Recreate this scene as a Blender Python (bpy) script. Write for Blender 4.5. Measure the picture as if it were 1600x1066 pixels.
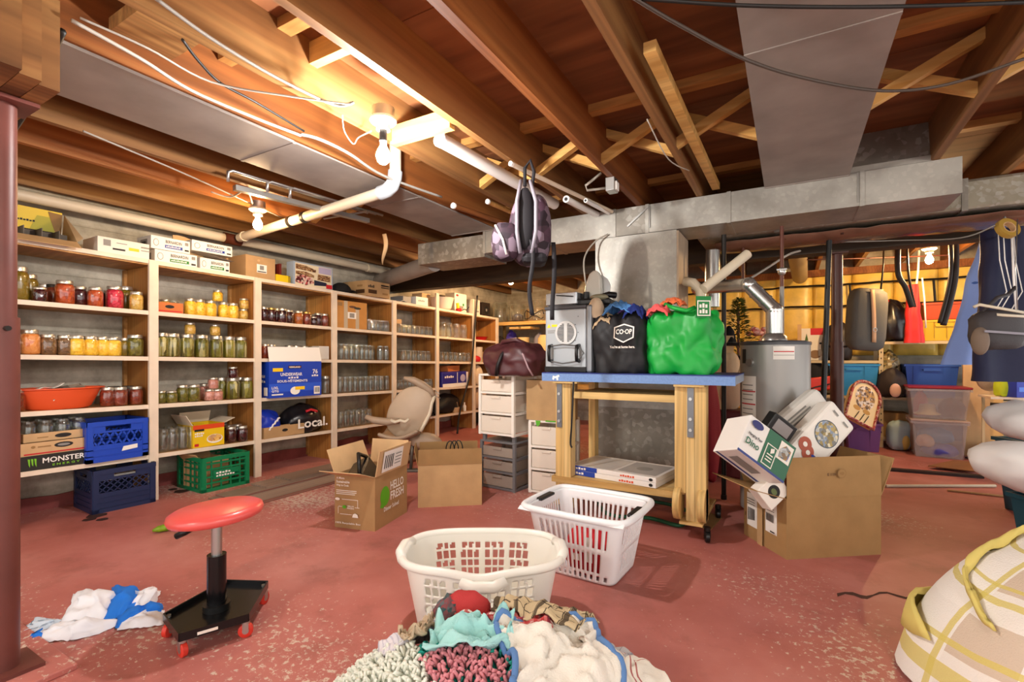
import bpy, bmesh, math, random
from mathutils import Vector, Matrix, noise
for o in list(bpy.data.objects): bpy.data.objects.remove(o)
SC = bpy.context.scene
COL = SC.collection
R = math.radians
random.seed(7)
# ---------------------------------------------------------------- camera
YAW = R(29.8); FPX = 760.0; HOR = 558.0; EYE = 1.0
cam = bpy.data.cameras.new('camera'); camo = bpy.data.objects.new('camera', cam); COL.objects.link(camo)
camo.location = (0, 0, EYE); camo.rotation_euler = (R(90), 0, YAW)
cam.sensor_width = 36; cam.lens = 36 * FPX / 1600; cam.shift_y = (HOR - 533) / 1600; cam.clip_start = .02
SC.camera = camo
# ---------------------------------------------------------------- world, exposure
W = bpy.data.worlds.new('world'); SC.world = W; W.use_nodes = True
W.node_tree.nodes['Background'].inputs[0].default_value = (1, .97, .94, 1)
W.node_tree.nodes['Background'].inputs[1].default_value = 1.15
SC.view_settings.view_transform = 'Standard'; SC.view_settings.look = 'None'
SC.view_settings.gamma = 1; SC.view_settings.use_curve_mapping = False
SC.view_settings.exposure = 0.85
BULB = {'main': 1000.0, 'shelf': 230.0, 'far': 900.0, 'utility': 800.0, 'rear': 850.0}  # 'rear' drives the two fill bulbs added out of view
# ---------------------------------------------------------------- measuring helpers (pixel of the photo -> world point)
SN, CS = math.sin(YAW), math.cos(YAW)
def ray(u, v):
    a = (u - 800) / FPX; return Vector((-SN + a * CS, CS + a * SN, (HOR - v) / FPX))
def fz(u, v, z=0.0):                    # on the horizontal plane at height z
    d = ray(u, v); return d * ((z - EYE) / d.z) + Vector((0, 0, EYE))
def fy(u, v, Y): d = ray(u, v); return d * (Y / d.y) + Vector((0, 0, EYE))
def fx(u, v, X): d = ray(u, v); return d * (X / d.x) + Vector((0, 0, EYE))
def ft(u, v, t): return ray(u, v) * t + Vector((0, 0, EYE))
# ---------------------------------------------------------------- materials
def lin(h):
    if not isinstance(h, str): return tuple(h) + (1,)
    h = h.lstrip('#'); c = [int(h[i:i+2], 16) / 255 for i in (0, 2, 4)]
    return tuple((x / 12.92 if x <= .04045 else ((x + .055) / 1.055) ** 2.4) for x in c) + (1,)
MATS = {}
class NT:
    def __init__(s, name):
        s.m = bpy.data.materials.new(name); s.m.use_nodes = True; s.t = s.m.node_tree; s.b = s.t.nodes['Principled BSDF']
    def n(s, typ, **kw):
        x = s.t.nodes.new(typ)
        for k, v in kw.items():
            if k[0] == '_': x.inputs[k[1:].replace('_', ' ')].default_value = v
            else: setattr(x, k, v)
        return x
    def l(s, a, ao, b, bi): s.t.links.new(a.outputs[ao], b.inputs[bi])
    def coord(s, scale=(1, 1, 1), out='Object', rot=(0, 0, 0)):
        c = s.n('ShaderNodeTexCoord'); m = s.n('ShaderNodeMapping'); m.inputs['Scale'].default_value = scale; m.inputs['Rotation'].default_value = rot
        s.l(c, out, m, 'Vector'); return m
    def ramp(s, stops):
        r = s.n('ShaderNodeValToRGB'); e = r.color_ramp.elements
        while len(e) > 1: e.remove(e[-1])
        e[0].position = stops[0][0]; e[0].color = lin(stops[0][1])
        for p, c in stops[1:]: q = e.new(p); q.color = lin(c)
        return r
    def mix(s, fac, a, b, mode='MIX'):
        x = s.n('ShaderNodeMix', data_type='RGBA', blend_type=mode); x.clamp_factor = True
        for sock, val in ((x.inputs[0], fac), (x.inputs[6], a), (x.inputs[7], b)):
            if isinstance(val, tuple) and len(val) == 2 and hasattr(val[0], 'outputs'): s.t.links.new(val[0].outputs[val[1]], sock)
            elif isinstance(val, str): sock.default_value = lin(val)
            else: sock.default_value = val
        return x
    def col(s, node, out): s.l(node, out, s.b, 'Base Color')
    def set(s, rough=.6, metal=0, spec=.4):
        s.b.inputs['Roughness'].default_value = rough; s.b.inputs['Metallic'].default_value = metal
        s.b.inputs['Specular IOR Level'].default_value = spec
    def bump(s, node, out, strength=.3, dist=.01):
        b = s.n('ShaderNodeBump'); b.inputs['Strength'].default_value = strength; b.inputs['Distance'].default_value = dist
        s.l(node, out, b, 'Height'); s.l(b, 'Normal', s.b, 'Normal')
def mt(name, col, rough=.55, metal=0, var=.0, vs=6, bump=0, bs=120, spec=.4, emit=0, alpha=1):
    if name in MATS: return MATS[name]
    T = NT(name); T.set(rough, metal, spec); T.b.inputs['Base Color'].default_value = lin(col)
    c = T.coord() if (var or bump) else None
    if var:
        nz = T.n('ShaderNodeTexNoise', _Scale=vs, _Detail=4.0); T.l(c, 0, nz, 'Vector')
        L = lin(col); r = T.ramp([(.3, tuple(x * (1 - var) for x in L[:3])), (.7, tuple(min(1, x * (1 + var * .6)) for x in L[:3]))])
        T.l(nz, 0, r, 0); T.col(r, 0)
    if bump:
        nb = T.n('ShaderNodeTexNoise', _Scale=bs, _Detail=3.0); T.l(c, 0, nb, 'Vector'); T.bump(nb, 0, bump, .004)
    if emit:
        T.b.inputs['Emission Color'].default_value = lin(col); T.b.inputs['Emission Strength'].default_value = emit
    if alpha < 1: T.b.inputs['Alpha'].default_value = alpha
    MATS[name] = T.m; return T.m
def wood(name, c0, c1, c2, axis='y', sc=6, rough=.6, knots=True):
    if name in MATS: return MATS[name]
    T = NT(name); T.set(rough, 0, .3)
    s = {'x': (.06, 1, 1), 'y': (1, .06, 1), 'z': (1, 1, .06)}[axis]
    c = T.coord(s); oi = T.n('ShaderNodeObjectInfo'); ad = T.n('ShaderNodeVectorMath', operation='ADD')
    ml = T.n('ShaderNodeMath', operation='MULTIPLY'); ml.inputs[1].default_value = 17.0
    T.l(oi, 'Random', ml, 0); T.l(c, 0, ad, 0); T.l(ml, 0, ad, 1)
    n1 = T.n('ShaderNodeTexNoise', _Scale=sc, _Detail=6.0, _Distortion=1.4); T.l(ad, 0, n1, 'Vector')
    w = T.n('ShaderNodeTexWave', _Scale=sc * 2.2, _Distortion=9.0, _Detail=3.0); w.inputs['Detail Scale'].default_value = 1.2; T.l(ad, 0, w, 'Vector')
    r = T.ramp([(.25, c0), (.5, c1), (.75, c2)]); T.l(n1, 0, r, 0)
    m = T.mix(.22, (r, 0), (w, 0), 'MULTIPLY')
    out = m
    if knots:
        c3 = T.coord({'x': (1.2, 6, 6), 'y': (6, 1.2, 6), 'z': (6, 6, 1.2)}[axis])
        v = T.n('ShaderNodeTexVoronoi', _Scale=1.0); T.l(c3, 0, v, 'Vector'); rr = T.ramp([(.06, (1, 1, 1)), (.13, (0, 0, 0))]); T.l(v, 'Distance', rr, 0)
        out = T.mix((rr, 0), (m, 2), c0)
    T.col(out, 2); T.bump(n1, 0, .15, .003)
    MATS[name] = T.m; return T.m
def galv(name='galvanised', base='#a9a79f', dark='#7f7c74', sc=55, rough=.42, metal=.45):
    if name in MATS: return MATS[name]
    T = NT(name); T.set(rough, metal, .5); c = T.coord()
    v = T.n('ShaderNodeTexVoronoi', _Scale=sc); T.l(c, 0, v, 'Vector')
    n = T.n('ShaderNodeTexNoise', _Scale=3.0, _Detail=6.0); T.l(c, 0, n, 'Vector')
    r = T.ramp([(.0, base), (.6, base), (1, '#b6b3aa')]); T.l(v, 'Color', r, 0)
    r2 = T.ramp([(.3, '#a39d96'), (.6, '#ffffff')]); T.l(n, 0, r2, 0)
    m = T.mix(.7, (r, 0), (r2, 0), 'MULTIPLY'); T.col(m, 2)
    MATS[name] = T.m; return T.m
def glass(name='clear glass', tint='#f4f6f2', rough=.03, haze=.03, edge=.55, base=.06):
    if name in MATS: return MATS[name]
    T = NT(name); t = T.t; tr = T.n('ShaderNodeBsdfTransparent'); tr.inputs[0].default_value = lin(tint)
    gl = T.n('ShaderNodeBsdfGlossy'); gl.inputs['Roughness'].default_value = rough; gl.inputs[0].default_value = (1, 1, 1, 1)
    lw = T.n('ShaderNodeLayerWeight'); lw.inputs[0].default_value = .35
    ma = T.n('ShaderNodeMath', operation='MULTIPLY_ADD'); ma.inputs[1].default_value = edge; ma.inputs[2].default_value = base; ma.use_clamp = True
    T.l(lw, 'Facing', ma, 0); ms = T.n('ShaderNodeMixShader'); T.l(ma, 0, ms, 0); T.l(tr, 0, ms, 1); T.l(gl, 0, ms, 2)
    df = T.n('ShaderNodeBsdfDiffuse'); df.inputs[0].default_value = (.95, .95, .93, 1); m2 = T.n('ShaderNodeMixShader'); m2.inputs[0].default_value = haze; T.l(ms, 0, m2, 1); T.l(df, 0, m2, 2)
    T.l(m2, 0, t.nodes['Material Output'], 'Surface'); MATS[name] = T.m; return T.m
def frosted(name, col, fac=.55):
    if name in MATS: return MATS[name]
    T = NT(name); T.set(.4, 0, .4); T.b.inputs['Base Color'].default_value = lin(col); T.b.inputs['Alpha'].default_value = fac
    MATS[name] = T.m; return T.m
def plaid(name, base, lines, sc=8, rough=.9):
    """woven cloth: list of (colour, axis 'u'/'v', period, width, phase) stripes over a base colour, in the cloth's own UV"""
    if name in MATS: return MATS[name]
    T = NT(name); T.set(rough, 0, .1); uv = T.n('ShaderNodeTexCoord'); sp = T.n('ShaderNodeSeparateXYZ'); T.l(uv, 'UV', sp, 0)
    cur = None
    for col, ax, per, wd, ph in lines:
        a = T.n('ShaderNodeMath', operation='MULTIPLY_ADD'); a.inputs[1].default_value = per; a.inputs[2].default_value = ph; T.l(sp, 'X' if ax == 'u' else 'Y', a, 0)
        f = T.n('ShaderNodeMath', operation='FRACT'); T.l(a, 0, f, 0); g = T.n('ShaderNodeMath', operation='LESS_THAN'); g.inputs[1].default_value = wd; T.l(f, 0, g, 0)
        k = T.n('ShaderNodeMath', operation='MULTIPLY'); k.inputs[1].default_value = .85; T.l(g, 0, k, 0)
        cur = T.mix((k, 0), base if cur is None else (cur, 2), col)
    if cur: T.col(cur, 2)
    else: T.b.inputs['Base Color'].default_value = lin(base)
    c = T.coord(); nb = T.n('ShaderNodeTexNoise', _Scale=220.0, _Detail=2.0); T.l(c, 0, nb, 'Vector'); T.bump(nb, 0, .5, .004)
    MATS[name] = T.m; return T.m
def blotch(name, cols, sc=30, rough=.5, stretch=(1, 1, 1), spec=.4, bump=.3, kind='vor'):
    """chunky contents, foliage print, pictures: voronoi cells coloured from a ramp"""
    if name in MATS: return MATS[name]
    T = NT(name); T.set(rough, 0, spec); c = T.coord(stretch); oi = T.n('ShaderNodeObjectInfo'); ad = T.n('ShaderNodeVectorMath', operation='ADD'); T.l(c, 0, ad, 0); T.l(oi, 'Random', ad, 1)
    v = T.n('ShaderNodeTexVoronoi', _Scale=sc); T.l(ad, 0, v, 'Vector'); se = T.n('ShaderNodeSeparateColor'); T.l(v, 'Color', se, 0)
    n = len(cols); r = T.ramp([(i / max(1, n - 1), k) for i, k in enumerate(cols)]); T.l(se, 0, r, 0); T.col(r, 0)
    if bump: T.bump(v, 'Distance', bump, .01)
    MATS[name] = T.m; return T.m
def card(name='cardboard', col='#b08a5a'): return mt(name, col, .8, var=.10, vs=9, bump=.12, bs=60, spec=.15)
# ---------------------------------------------------------------- mesh builder
class MB:
    def __init__(s): s.v = []; s.f = []; s.m = []; s.k = 0; s.M = Matrix(); s.uv = {}
    def at(s, loc=(0, 0, 0), rz=0, rx=0, ry=0):
        s.M = Matrix.Translation(loc) @ Matrix.Rotation(rz, 4, 'Z') @ Matrix.Rotation(ry, 4, 'Y') @ Matrix.Rotation(rx, 4, 'X'); return s
    def mat(s, k): s.k = k; return s
    def add(s, vs, fs, uvs=None):
        b = len(s.v); s.v += [s.M @ Vector(p) for p in vs]
        for i, f in enumerate(fs):
            if uvs: s.uv[len(s.f)] = [uvs[j] for j in f]
            s.f.append([b + j for j in f]); s.m.append(s.k)
        return s
    def box(s, x0, y0, z0, x1, y1, z1):
        return s.add([(x0, y0, z0), (x1, y0, z0), (x1, y1, z0), (x0, y1, z0), (x0, y0, z1), (x1, y0, z1), (x1, y1, z1), (x0, y1, z1)],
                     [(0, 3, 2, 1), (4, 5, 6, 7), (0, 1, 5, 4), (1, 2, 6, 5), (2, 3, 7, 6), (3, 0, 4, 7)])
    def cb(s, c, d): return s.box(c[0]-d[0]/2, c[1]-d[1]/2, c[2]-d[2]/2, c[0]+d[0]/2, c[1]+d[1]/2, c[2]+d[2]/2)
    def beam(s, p0, p1, w, h, up=(0, 0, 1)):
        p0, p1 = Vector(p0), Vector(p1); d = (p1 - p0).normalized(); u = Vector(up); a = d.cross(u)
        if a.length < 1e-4: a = d.cross(Vector((1, 0, 0)))
        a.normalize(); u = a.cross(d).normalized(); a *= w / 2; u *= h / 2
        P = [p0 - a - u, p0 + a - u, p1 + a - u, p1 - a - u, p0 - a + u, p0 + a + u, p1 + a + u, p1 - a + u]
        return s.add(P, [(0, 3, 2, 1), (4, 5, 6, 7), (0, 1, 5, 4), (1, 2, 6, 5), (2, 3, 7, 6), (3, 0, 4, 7)])
    def tube(s, pts, r, n=8, closed=False):
        pts = [Vector(p) for p in pts]; rs = r if isinstance(r, (list, tuple)) else [r] * len(pts)
        rings = []; nrm = None; N = len(pts)
        for i, p in enumerate(pts):
            a = pts[(i - 1) % N] if (closed or i > 0) else p; b = pts[(i + 1) % N] if (closed or i < N - 1) else p
            t = (b - a).normalized()
            if nrm is None: nrm = t.orthogonal().normalized()
            nrm = (nrm - t * nrm.dot(t)); nrm = nrm.normalized() if nrm.length > 1e-6 else t.orthogonal().normalized(); bn = t.cross(nrm)
            rings.append([p + (nrm * math.cos(2 * math.pi * k / n) + bn * math.sin(2 * math.pi * k / n)) * rs[i] for k in range(n)])
        return s.loft(rings, caps=not closed, loop=closed)
    def cyl(s, p0, p1, r0, r1=None, n=16): return s.tube([p0, p1], [r0, r0 if r1 is None else r1], n)
    def loft(s, rings, caps=True, loop=False):
        n = len(rings[0]); V = [p for r in rings for p in r]; F = []
        for i in range(len(rings) - (0 if loop else 1)):
            j = (i + 1) % len(rings)
            for k in range(n): F.append((i * n + k, i * n + (k + 1) % n, j * n + (k + 1) % n, j * n + k))
        if caps: F.append(tuple(range(n))[::-1]); F.append(tuple((len(rings) - 1) * n + k for k in range(n)))
        return s.add(V, F)
    def lathe(s, prof, n=20, cx=0, cy=0, caps=True, sx=1, sy=1):
        return s.loft([[(cx + r * sx * math.cos(2 * math.pi * k / n), cy + r * sy * math.sin(2 * math.pi * k / n), z) for k in range(n)] for r, z in prof], caps)
    def prism(s, poly, z0, z1):
        return s.loft([[(x, y, z0) for x, y in poly], [(x, y, z1) for x, y in poly]])
    def ell(s, c, r, n=14, m=9, fn=None):
        c = Vector(c); rings = []
        for i in range(1, m):
            ph = math.pi * i / m - math.pi / 2; ring = []
            for k in range(n):
                a = 2 * math.pi * k / n; d = Vector((math.cos(ph) * math.cos(a), math.cos(ph) * math.sin(a), math.sin(ph)))
                q = fn(d) if fn else 1.0
                ring.append(c + Vector((d.x * r[0], d.y * r[1], d.z * r[2])) * q)
            rings.append(ring)
        q0 = fn(Vector((0, 0, -1))) if fn else 1; q1 = fn(Vector((0, 0, 1))) if fn else 1
        V = [p for g in rings for p in g] + [c - Vector((0, 0, r[2] * q0)), c + Vector((0, 0, r[2] * q1))]; F = []
        for i in range(m - 2):
            for k in range(n): F.append((i * n + k, i * n + (k + 1) % n, (i + 1) * n + (k + 1) % n, (i + 1) * n + k))
        b, t = len(V) - 2, len(V) - 1
        for k in range(n): F.append((b, (k + 1) % n, k)); F.append((t, (m - 2) * n + k, (m - 2) * n + (k + 1) % n))
        return s.add(V, F)
    def grid(s, nx, ny, fn, thick=0.0):
        V = []; UV = []
        for j in range(ny + 1):
            for i in range(nx + 1): V.append(Vector(fn(i / nx, j / ny))); UV.append((i / nx, j / ny))
        w = nx + 1; F = [(j * w + i, j * w + i + 1, (j + 1) * w + i + 1, (j + 1) * w + i) for j in range(ny) for i in range(nx)]
        if thick:
            N = len(V); nr = [Vector() for _ in V]
            for f in F:
                q = (V[f[1]] - V[f[0]]).cross(V[f[3]] - V[f[0]])
                for k in f: nr[k] += q
            V = V + [p - (nr[i].normalized() * thick if nr[i].length > 0 else Vector((0, 0, thick))) for i, p in enumerate(V)]; UV = UV + UV
            F2 = F + [tuple(N + k for k in f[::-1]) for f in F]
            edge = [i for i in range(nx + 1)] + [j * w + nx for j in range(1, ny + 1)] + [ny * w + i for i in range(nx - 1, -1, -1)] + [j * w for j in range(ny - 1, 0, -1)]
            for a, b in zip(edge, edge[1:] + edge[:1]): F2.append((b, a, N + a, N + b))
            F = F2
        return s.add(V, F, UV)
    def build(s, name, mats, parent=None, label=None, cat=None, group=None, kind=None, loc=None, rz=0, smooth=False, bevel=0, subd=0, auto=None, mesh=None, plabel=None):
        if mesh is None:
            me = bpy.data.meshes.new(name); me.from_pydata([tuple(p) for p in s.v], [], s.f)
            for m in (mats if isinstance(mats, (list, tuple)) else [mats]): me.materials.append(m)
            me.polygons.foreach_set('material_index', s.m)
            if s.uv:
                ul = me.uv_layers.new(name='UVMap')
                for pi, p in enumerate(me.polygons):
                    q = s.uv.get(pi)
                    if q:
                        for li, c in zip(p.loop_indices, q): ul.data[li].uv = c
            if smooth or auto: me.shade_smooth()
            if auto: me.set_sharp_from_angle(angle=R(auto))
        else: me = mesh
        o = bpy.data.objects.new(name, me); COL.objects.link(o)
        if parent: o.parent = parent
        if loc is not None: o.location = loc
        if rz: o.rotation_euler = (0, 0, rz)
        if bevel:
            b = o.modifiers.new('bevel', 'BEVEL'); b.width = bevel; b.segments = 2; b.limit_method = 'ANGLE'; b.angle_limit = R(40)
        if subd: q = o.modifiers.new('subdivision', 'SUBSURF'); q.levels = subd; q.render_levels = subd
        tag(o, label, cat, group, kind)
        if plabel: o['label'] = plabel
        return o
def tag(o, label=None, cat=None, group=None, kind=None):
    for k, v in (('label', label), ('category', cat), ('group', group), ('kind', kind)):
        if v: o[k] = v
    return o
def thing(name, label, cat, loc=(0, 0, 0), rz=0, group=None, rot=None):
    o = bpy.data.objects.new(name, None); COL.objects.link(o); o.empty_display_size = .05; o.location = loc; o.rotation_euler = rot or (0, 0, rz)
    return tag(o, label, cat, group)
def dup(o, parent=None, loc=None, rz=None, label=None):
    c = o.copy(); COL.objects.link(c); c.parent = parent
    if loc is not None: c.location = loc
    if rz is not None: c.rotation_euler = (0, 0, rz)
    if label: c['label'] = label
    for ch in o.children: dup(ch, c)
    return c
def inst(name, mesh, parent, loc, rot=(0, 0, 0), scale=None):
    o = bpy.data.objects.new(name, mesh); COL.objects.link(o); o.parent = parent; o.location = loc; o.rotation_euler = rot
    if scale: o.scale = scale
    return o
# ---------------------------------------------------------------- flat print on packages
TXT = {}
def glyphs(s, bold=False):
    if s in TXT: return TXT[s]
    cu = bpy.data.curves.new('t', 'FONT'); cu.body = s; cu.size = 1; cu.resolution_u = 2
    if bold: cu.offset = .02
    o = bpy.data.objects.new('t', cu); me = o.to_mesh(); V = [v.co.copy() for v in me.vertices]; F = [tuple(p.vertices) for p in me.polygons]
    o.to_mesh_clear(); bpy.data.objects.remove(o); bpy.data.curves.remove(cu)
    if V:
        x0 = min(v.x for v in V); x1 = max(v.x for v in V); y0 = min(v.y for v in V); y1 = max(v.y for v in V)
    else: x0 = y0 = 0; x1 = y1 = 1
    TXT[s] = (V, F, x0, y0, x1, y1); return TXT[s]
def prints(parent, name, origin, xd, yd, items, lift=.0012, label=None):
    """flat print in the plane origin + x*xd + y*yd; items: ('r',x0,y0,x1,y1,mat) ('e',cx,cy,rx,ry,mat) ('p',pts,mat) ('t',x,y,w,h,text,mat)"""
    if 1 < len(items) <= 6 and label is None:
        return [prints(parent, name if k == 0 else {'t': 'lettering', 'r': 'printed_patch', 'e': 'printed_oval', 'p': 'printed_shape', 'w': 'small_print'}[it[0]], origin, xd, yd, [it], lift + k * .0005, '') for k, it in enumerate(items)][0]
    b = MB(); mats = []; xd = Vector(xd).normalized(); yd = Vector(yd).normalized(); n = xd.cross(yd); o = Vector(origin)
    def P(x, y, k): return o + xd * x + yd * y + n * (lift + k * .0005)
    for k, it in enumerate(items):
        m = it[-1]
        if m not in mats: mats.append(m)
        b.mat(mats.index(m))
        if it[0] == 'r': x0, y0, x1, y1 = it[1:5]; b.add([P(x0, y0, k), P(x1, y0, k), P(x1, y1, k), P(x0, y1, k)], [(0, 1, 2, 3)])
        elif it[0] == 'e': b.add([P(it[1] + it[3] * math.cos(i * math.pi / 12), it[2] + it[4] * math.sin(i * math.pi / 12), k) for i in range(24)], [tuple(range(24))])
        elif it[0] == 'p': b.add([P(x, y, k) for x, y in it[1]], [tuple(range(len(it[1])))])
        elif it[0] == 'w':                 # wording too small to read: a row of ink blocks
            x, y, w, h, nn = it[1:6]; q = w / nn
            for i in range(nn): b.add([P(x + q * i, y, k), P(x + q * (i + .72), y, k), P(x + q * (i + .72), y + h * (.75 + .25 * (i % 2)), k), P(x + q * i, y + h * (.75 + .25 * (i % 2)), k)], [(0, 1, 2, 3)])
        elif it[0] == 't':
            V, F, x0, y0, x1, y1 = glyphs(it[5], True); x, y, w, h = it[1:5]; sx = w / (x1 - x0); sy = h / (y1 - y0)
            b.add([P(x + (v.x - x0) * sx, y + (v.y - y0) * sy, k) for v in V], F)
    return b.build(name, mats, parent, plabel=label)
def wob(p, s=1.0, seed=0): return noise.noise(Vector((p[0] * s + seed * 3.1, p[1] * s - seed * 1.7, (p[2] if len(p) > 2 else 0) * s + seed)))
# common materials
WHITE = mt('white plastic', '#f1efea', .35, spec=.5); BLACK = mt('black plastic', '#131313', .4); STEEL = mt('steel', '#b9b9b6', .3, .9)
PAPER = mt('white paper', '#eeebe4', .7); INK = mt('black ink', '#1c1a19', .6); GLASS = glass(); GLASSF = glass('filled jar glass', '#ffffff', .04, .0); CARD = card('cardboard', '#bb986c'); CARDD = card('brown cardboard', '#9c7a50'); CARDL = card('pale cardboard', '#cfab7e')
RED = mt('red print', '#c4202a', .5); BLUEP = mt('blue print', '#1e3f9e', .5); YELP = mt('yellow print', '#f2c81e', .5); GREENP = mt('green print', '#1f7a3a', .5); GREYP = mt('grey print', '#8b8984', .6)
BRASS = mt('brown paint', '#5a2c1c', .45); DARKM = mt('dark metal', '#2a2623', .45, .6)
# ================================================================ SETTING
def floor_mat():
    T = NT('red painted concrete'); T.set(.5, 0, .35); c = T.coord()
    n1 = T.n('ShaderNodeTexNoise', _Scale=1.1, _Detail=5.0, _Roughness=.62); T.l(c, 0, n1, 'Vector')
    r1 = T.ramp([(.3, '#a25a51'), (.5, '#b66e65'), (.72, '#c8877d')]); T.l(n1, 0, r1, 0)
    n2 = T.n('ShaderNodeTexNoise', _Scale=42.0, _Detail=8.0, _Roughness=.7); T.l(c, 0, n2, 'Vector')
    n3 = T.n('ShaderNodeTexNoise', _Scale=.75, _Detail=2.0); T.l(c, 0, n3, 'Vector')
    # flaked-off paint: fine flakes, only where the slow noise allows it
    add = T.n('ShaderNodeMath', operation='MULTIPLY_ADD'); add.inputs[1].default_value = .75; T.l(n3, 0, add, 0); T.l(n2, 0, add, 2)
    dv_ = T.n('ShaderNodeMath', operation='MULTIPLY'); dv_.inputs[1].default_value = .8; T.l(add, 0, dv_, 0)
    r2 = T.ramp([(.795, (0, 0, 0)), (.83, (1, 1, 1))]); T.l(dv_, 0, r2, 0)
    m1 = T.mix((r2, 0), (r1, 0), '#cdb9a8')
    n4 = T.n('ShaderNodeTexNoise', _Scale=2.6, _Detail=8.0, _Roughness=.7); c4 = T.coord((1, 1, 1), rot=(0, 0, .6)); T.l(c4, 0, n4, 'Vector')
    r4 = T.ramp([(.52, (0, 0, 0)), (.75, (.65, .65, .65))]); T.l(n4, 0, r4, 0)
    m2 = T.mix((r4, 0), (m1, 2), '#7b4638')
    n5 = T.n('ShaderNodeTexNoise', _Scale=90.0, _Detail=2.0); T.l(c, 0, n5, 'Vector'); r5 = T.ramp([(.74, (0, 0, 0)), (.78, (1, 1, 1))]); T.l(n5, 0, r5, 0)
    m3 = T.mix((r5, 0), (m2, 2), '#c9b4a2'); T.col(m3, 2); T.bump(n2, 0, .12, .006)
    return T.m
def concrete_mat():
    T = NT('board-formed concrete'); T.set(.9, 0, .2); c = T.coord()
    n = T.n('ShaderNodeTexNoise', _Scale=4.0, _Detail=8.0, _Roughness=.65); T.l(c, 0, n, 'Vector')
    cs = T.coord((.25, .25, 5.0)); n2 = T.n('ShaderNodeTexNoise', _Scale=1.6, _Detail=3.0); T.l(cs, 0, n2, 'Vector')
    r = T.ramp([(.3, '#989082'), (.52, '#c6bfae'), (.75, '#e4ddcc')]); T.l(n, 0, r, 0)
    r2 = T.ramp([(.35, '#9c9582'), (.6, '#ffffff')]); T.l(n2, 0, r2, 0); m = T.mix(.65, (r, 0), (r2, 0), 'MULTIPLY')
    T.col(m, 2); T.bump(n, 0, .5, .01); return T.m
FLOORM = floor_mat(); CONC = concrete_mat()
JW = wood('joist fir', '#613f22', '#8d6238', '#b08650', 'y', 5); JW2 = wood('joist cedar', '#6d3c1c', '#94582a', '#b0743e', 'y', 5)
PLY = wood('plywood', '#6c4024', '#8a5632', '#a26c42', 'x', 3.0, .75); BRW = wood('spruce brace', '#b4823f', '#cf9f58', '#e0b873', 'x', 7); STRIP = wood('strip wood', '#9c6a34', '#b78245', '#cb9a5c', 'x', 7)
fl = MB().box(-4.3, -2.2, -.1, 3.2, 7.3, 0).build('floor', FLOORM, kind='structure')
cr = MB().grid(26, 1, lambda a, b: (.18 + .66 * a + .02 * wob((a * 9, 0), 1, 2), 2.42 + .5 * a + .09 * wob((a * 7, 3), 1, 1) + (b - .5) * (.012 + .045 * abs(wob((a * 14, 1), 1, 5))), .0012))
cr.build('crack', mt('dark crack', '#4e3126', .9), fl)
stn = MB()
for (u, v, r) in ((140, 812, .035), (152, 806, .05), (285, 768, .05), (270, 765, .03), (160, 812, .03)):
    p = fz(u, v); stn.add([(p.x + r * math.cos(k) * (1 + .5 * wob((k, r * 50), 1, 2)), p.y + r * 1.3 * math.sin(k) * (1 + .5 * wob((k, 3), 1, 4)), .0012 + .0002 * r) for k in [i * math.pi / 8 for i in range(16)]], [tuple(range(16))])
stn.build('stain', mt('oil stain', '#3a2420', .6), fl)
wl = MB().box(-4.45, -2.2, 0, -4.25, 7.3, 2.36).build('wall_left', CONC, kind='structure')
jl = MB()
for k, z in enumerate((.38, .78, 1.17, 1.55, 1.9)): jl.box(-4.252, -2.2, z, -4.243, 7.2, z + .012)
jl.build('form_ridge', CONC, wl)
MB().grid(120, 1, lambda a, b: (-4.235 + .006 * b, -2.0 + 9.2 * a, .0 + b * (.10 + .03 * wob((a * 40, 0), 1, 8))), .01).build('red_skirting', mt('red skirting paint', '#8c4743', .7, var=.3, vs=8), wl)
ceil = MB().box(-4.45, -2.2, 2.332, 3.2, 7.5, 2.40).build('ceiling', PLY, kind='structure')
for i in range(4):
    for j in range(8):
        x0 = -4.44 + i * 1.905; y0 = -2.2 + j * 1.215
        MB().box(x0, y0, 2.317, x0 + 1.9, min(7.45, y0 + 1.21), 2.332).build('plywood_sheet', PLY, ceil)
JX = [-.143 + .406 * k for k in range(-10, 8)]
jm = MB().box(0, -2.15, 2.08, .038, 7.25, 2.317).build('joist', JW, ceil, loc=(JX[0], 0, 0))
for i, x in enumerate(JX[1:]):
    me = jm.data
    jo = inst('joist', me, ceil, (x, 0, 0))
    if i % 3 == 1: jo.material_slots[0].link = 'OBJECT'; jo.material_slots[0].material = JW2
for y in (-.03, 1.185, 2.40, 3.62, 4.83, 6.05):     # cleats under the plywood edges
    for i, x in enumerate(JX[:-1]):
        if i == 0 and y == -.03: cl = MB().box(.038, 0, 2.277, .406, .06, 2.317).build('edge_cleat', STRIP, ceil, loc=(x, y, 0)).data
        else: inst('edge_cleat', cl, ceil, (x, y, 0))
bA = MB().beam((.03, 0, 2.105), (.414, 0, 2.29), .042, .045).build('bridging_brace', BRW, ceil, loc=(JX[0], 2.62, 0)).data
bB = MB().beam((.414, 0, 2.105), (.03, 0, 2.29), .042, .045).build('bridging_brace', BRW, ceil, loc=(JX[0], 2.72, 0)).data
for y in (.0, 2.62, 5.5):
    for i, x in enumerate(JX[:-1]):
        if y == 2.62 and (i == 0 or i == 10): continue
        if i in (5,) : continue
        if i != 10: inst('bridging_brace', bA, ceil, (x, y, 0)); inst('bridging_brace', bB, ceil, (x, y + .09, 0))
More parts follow.
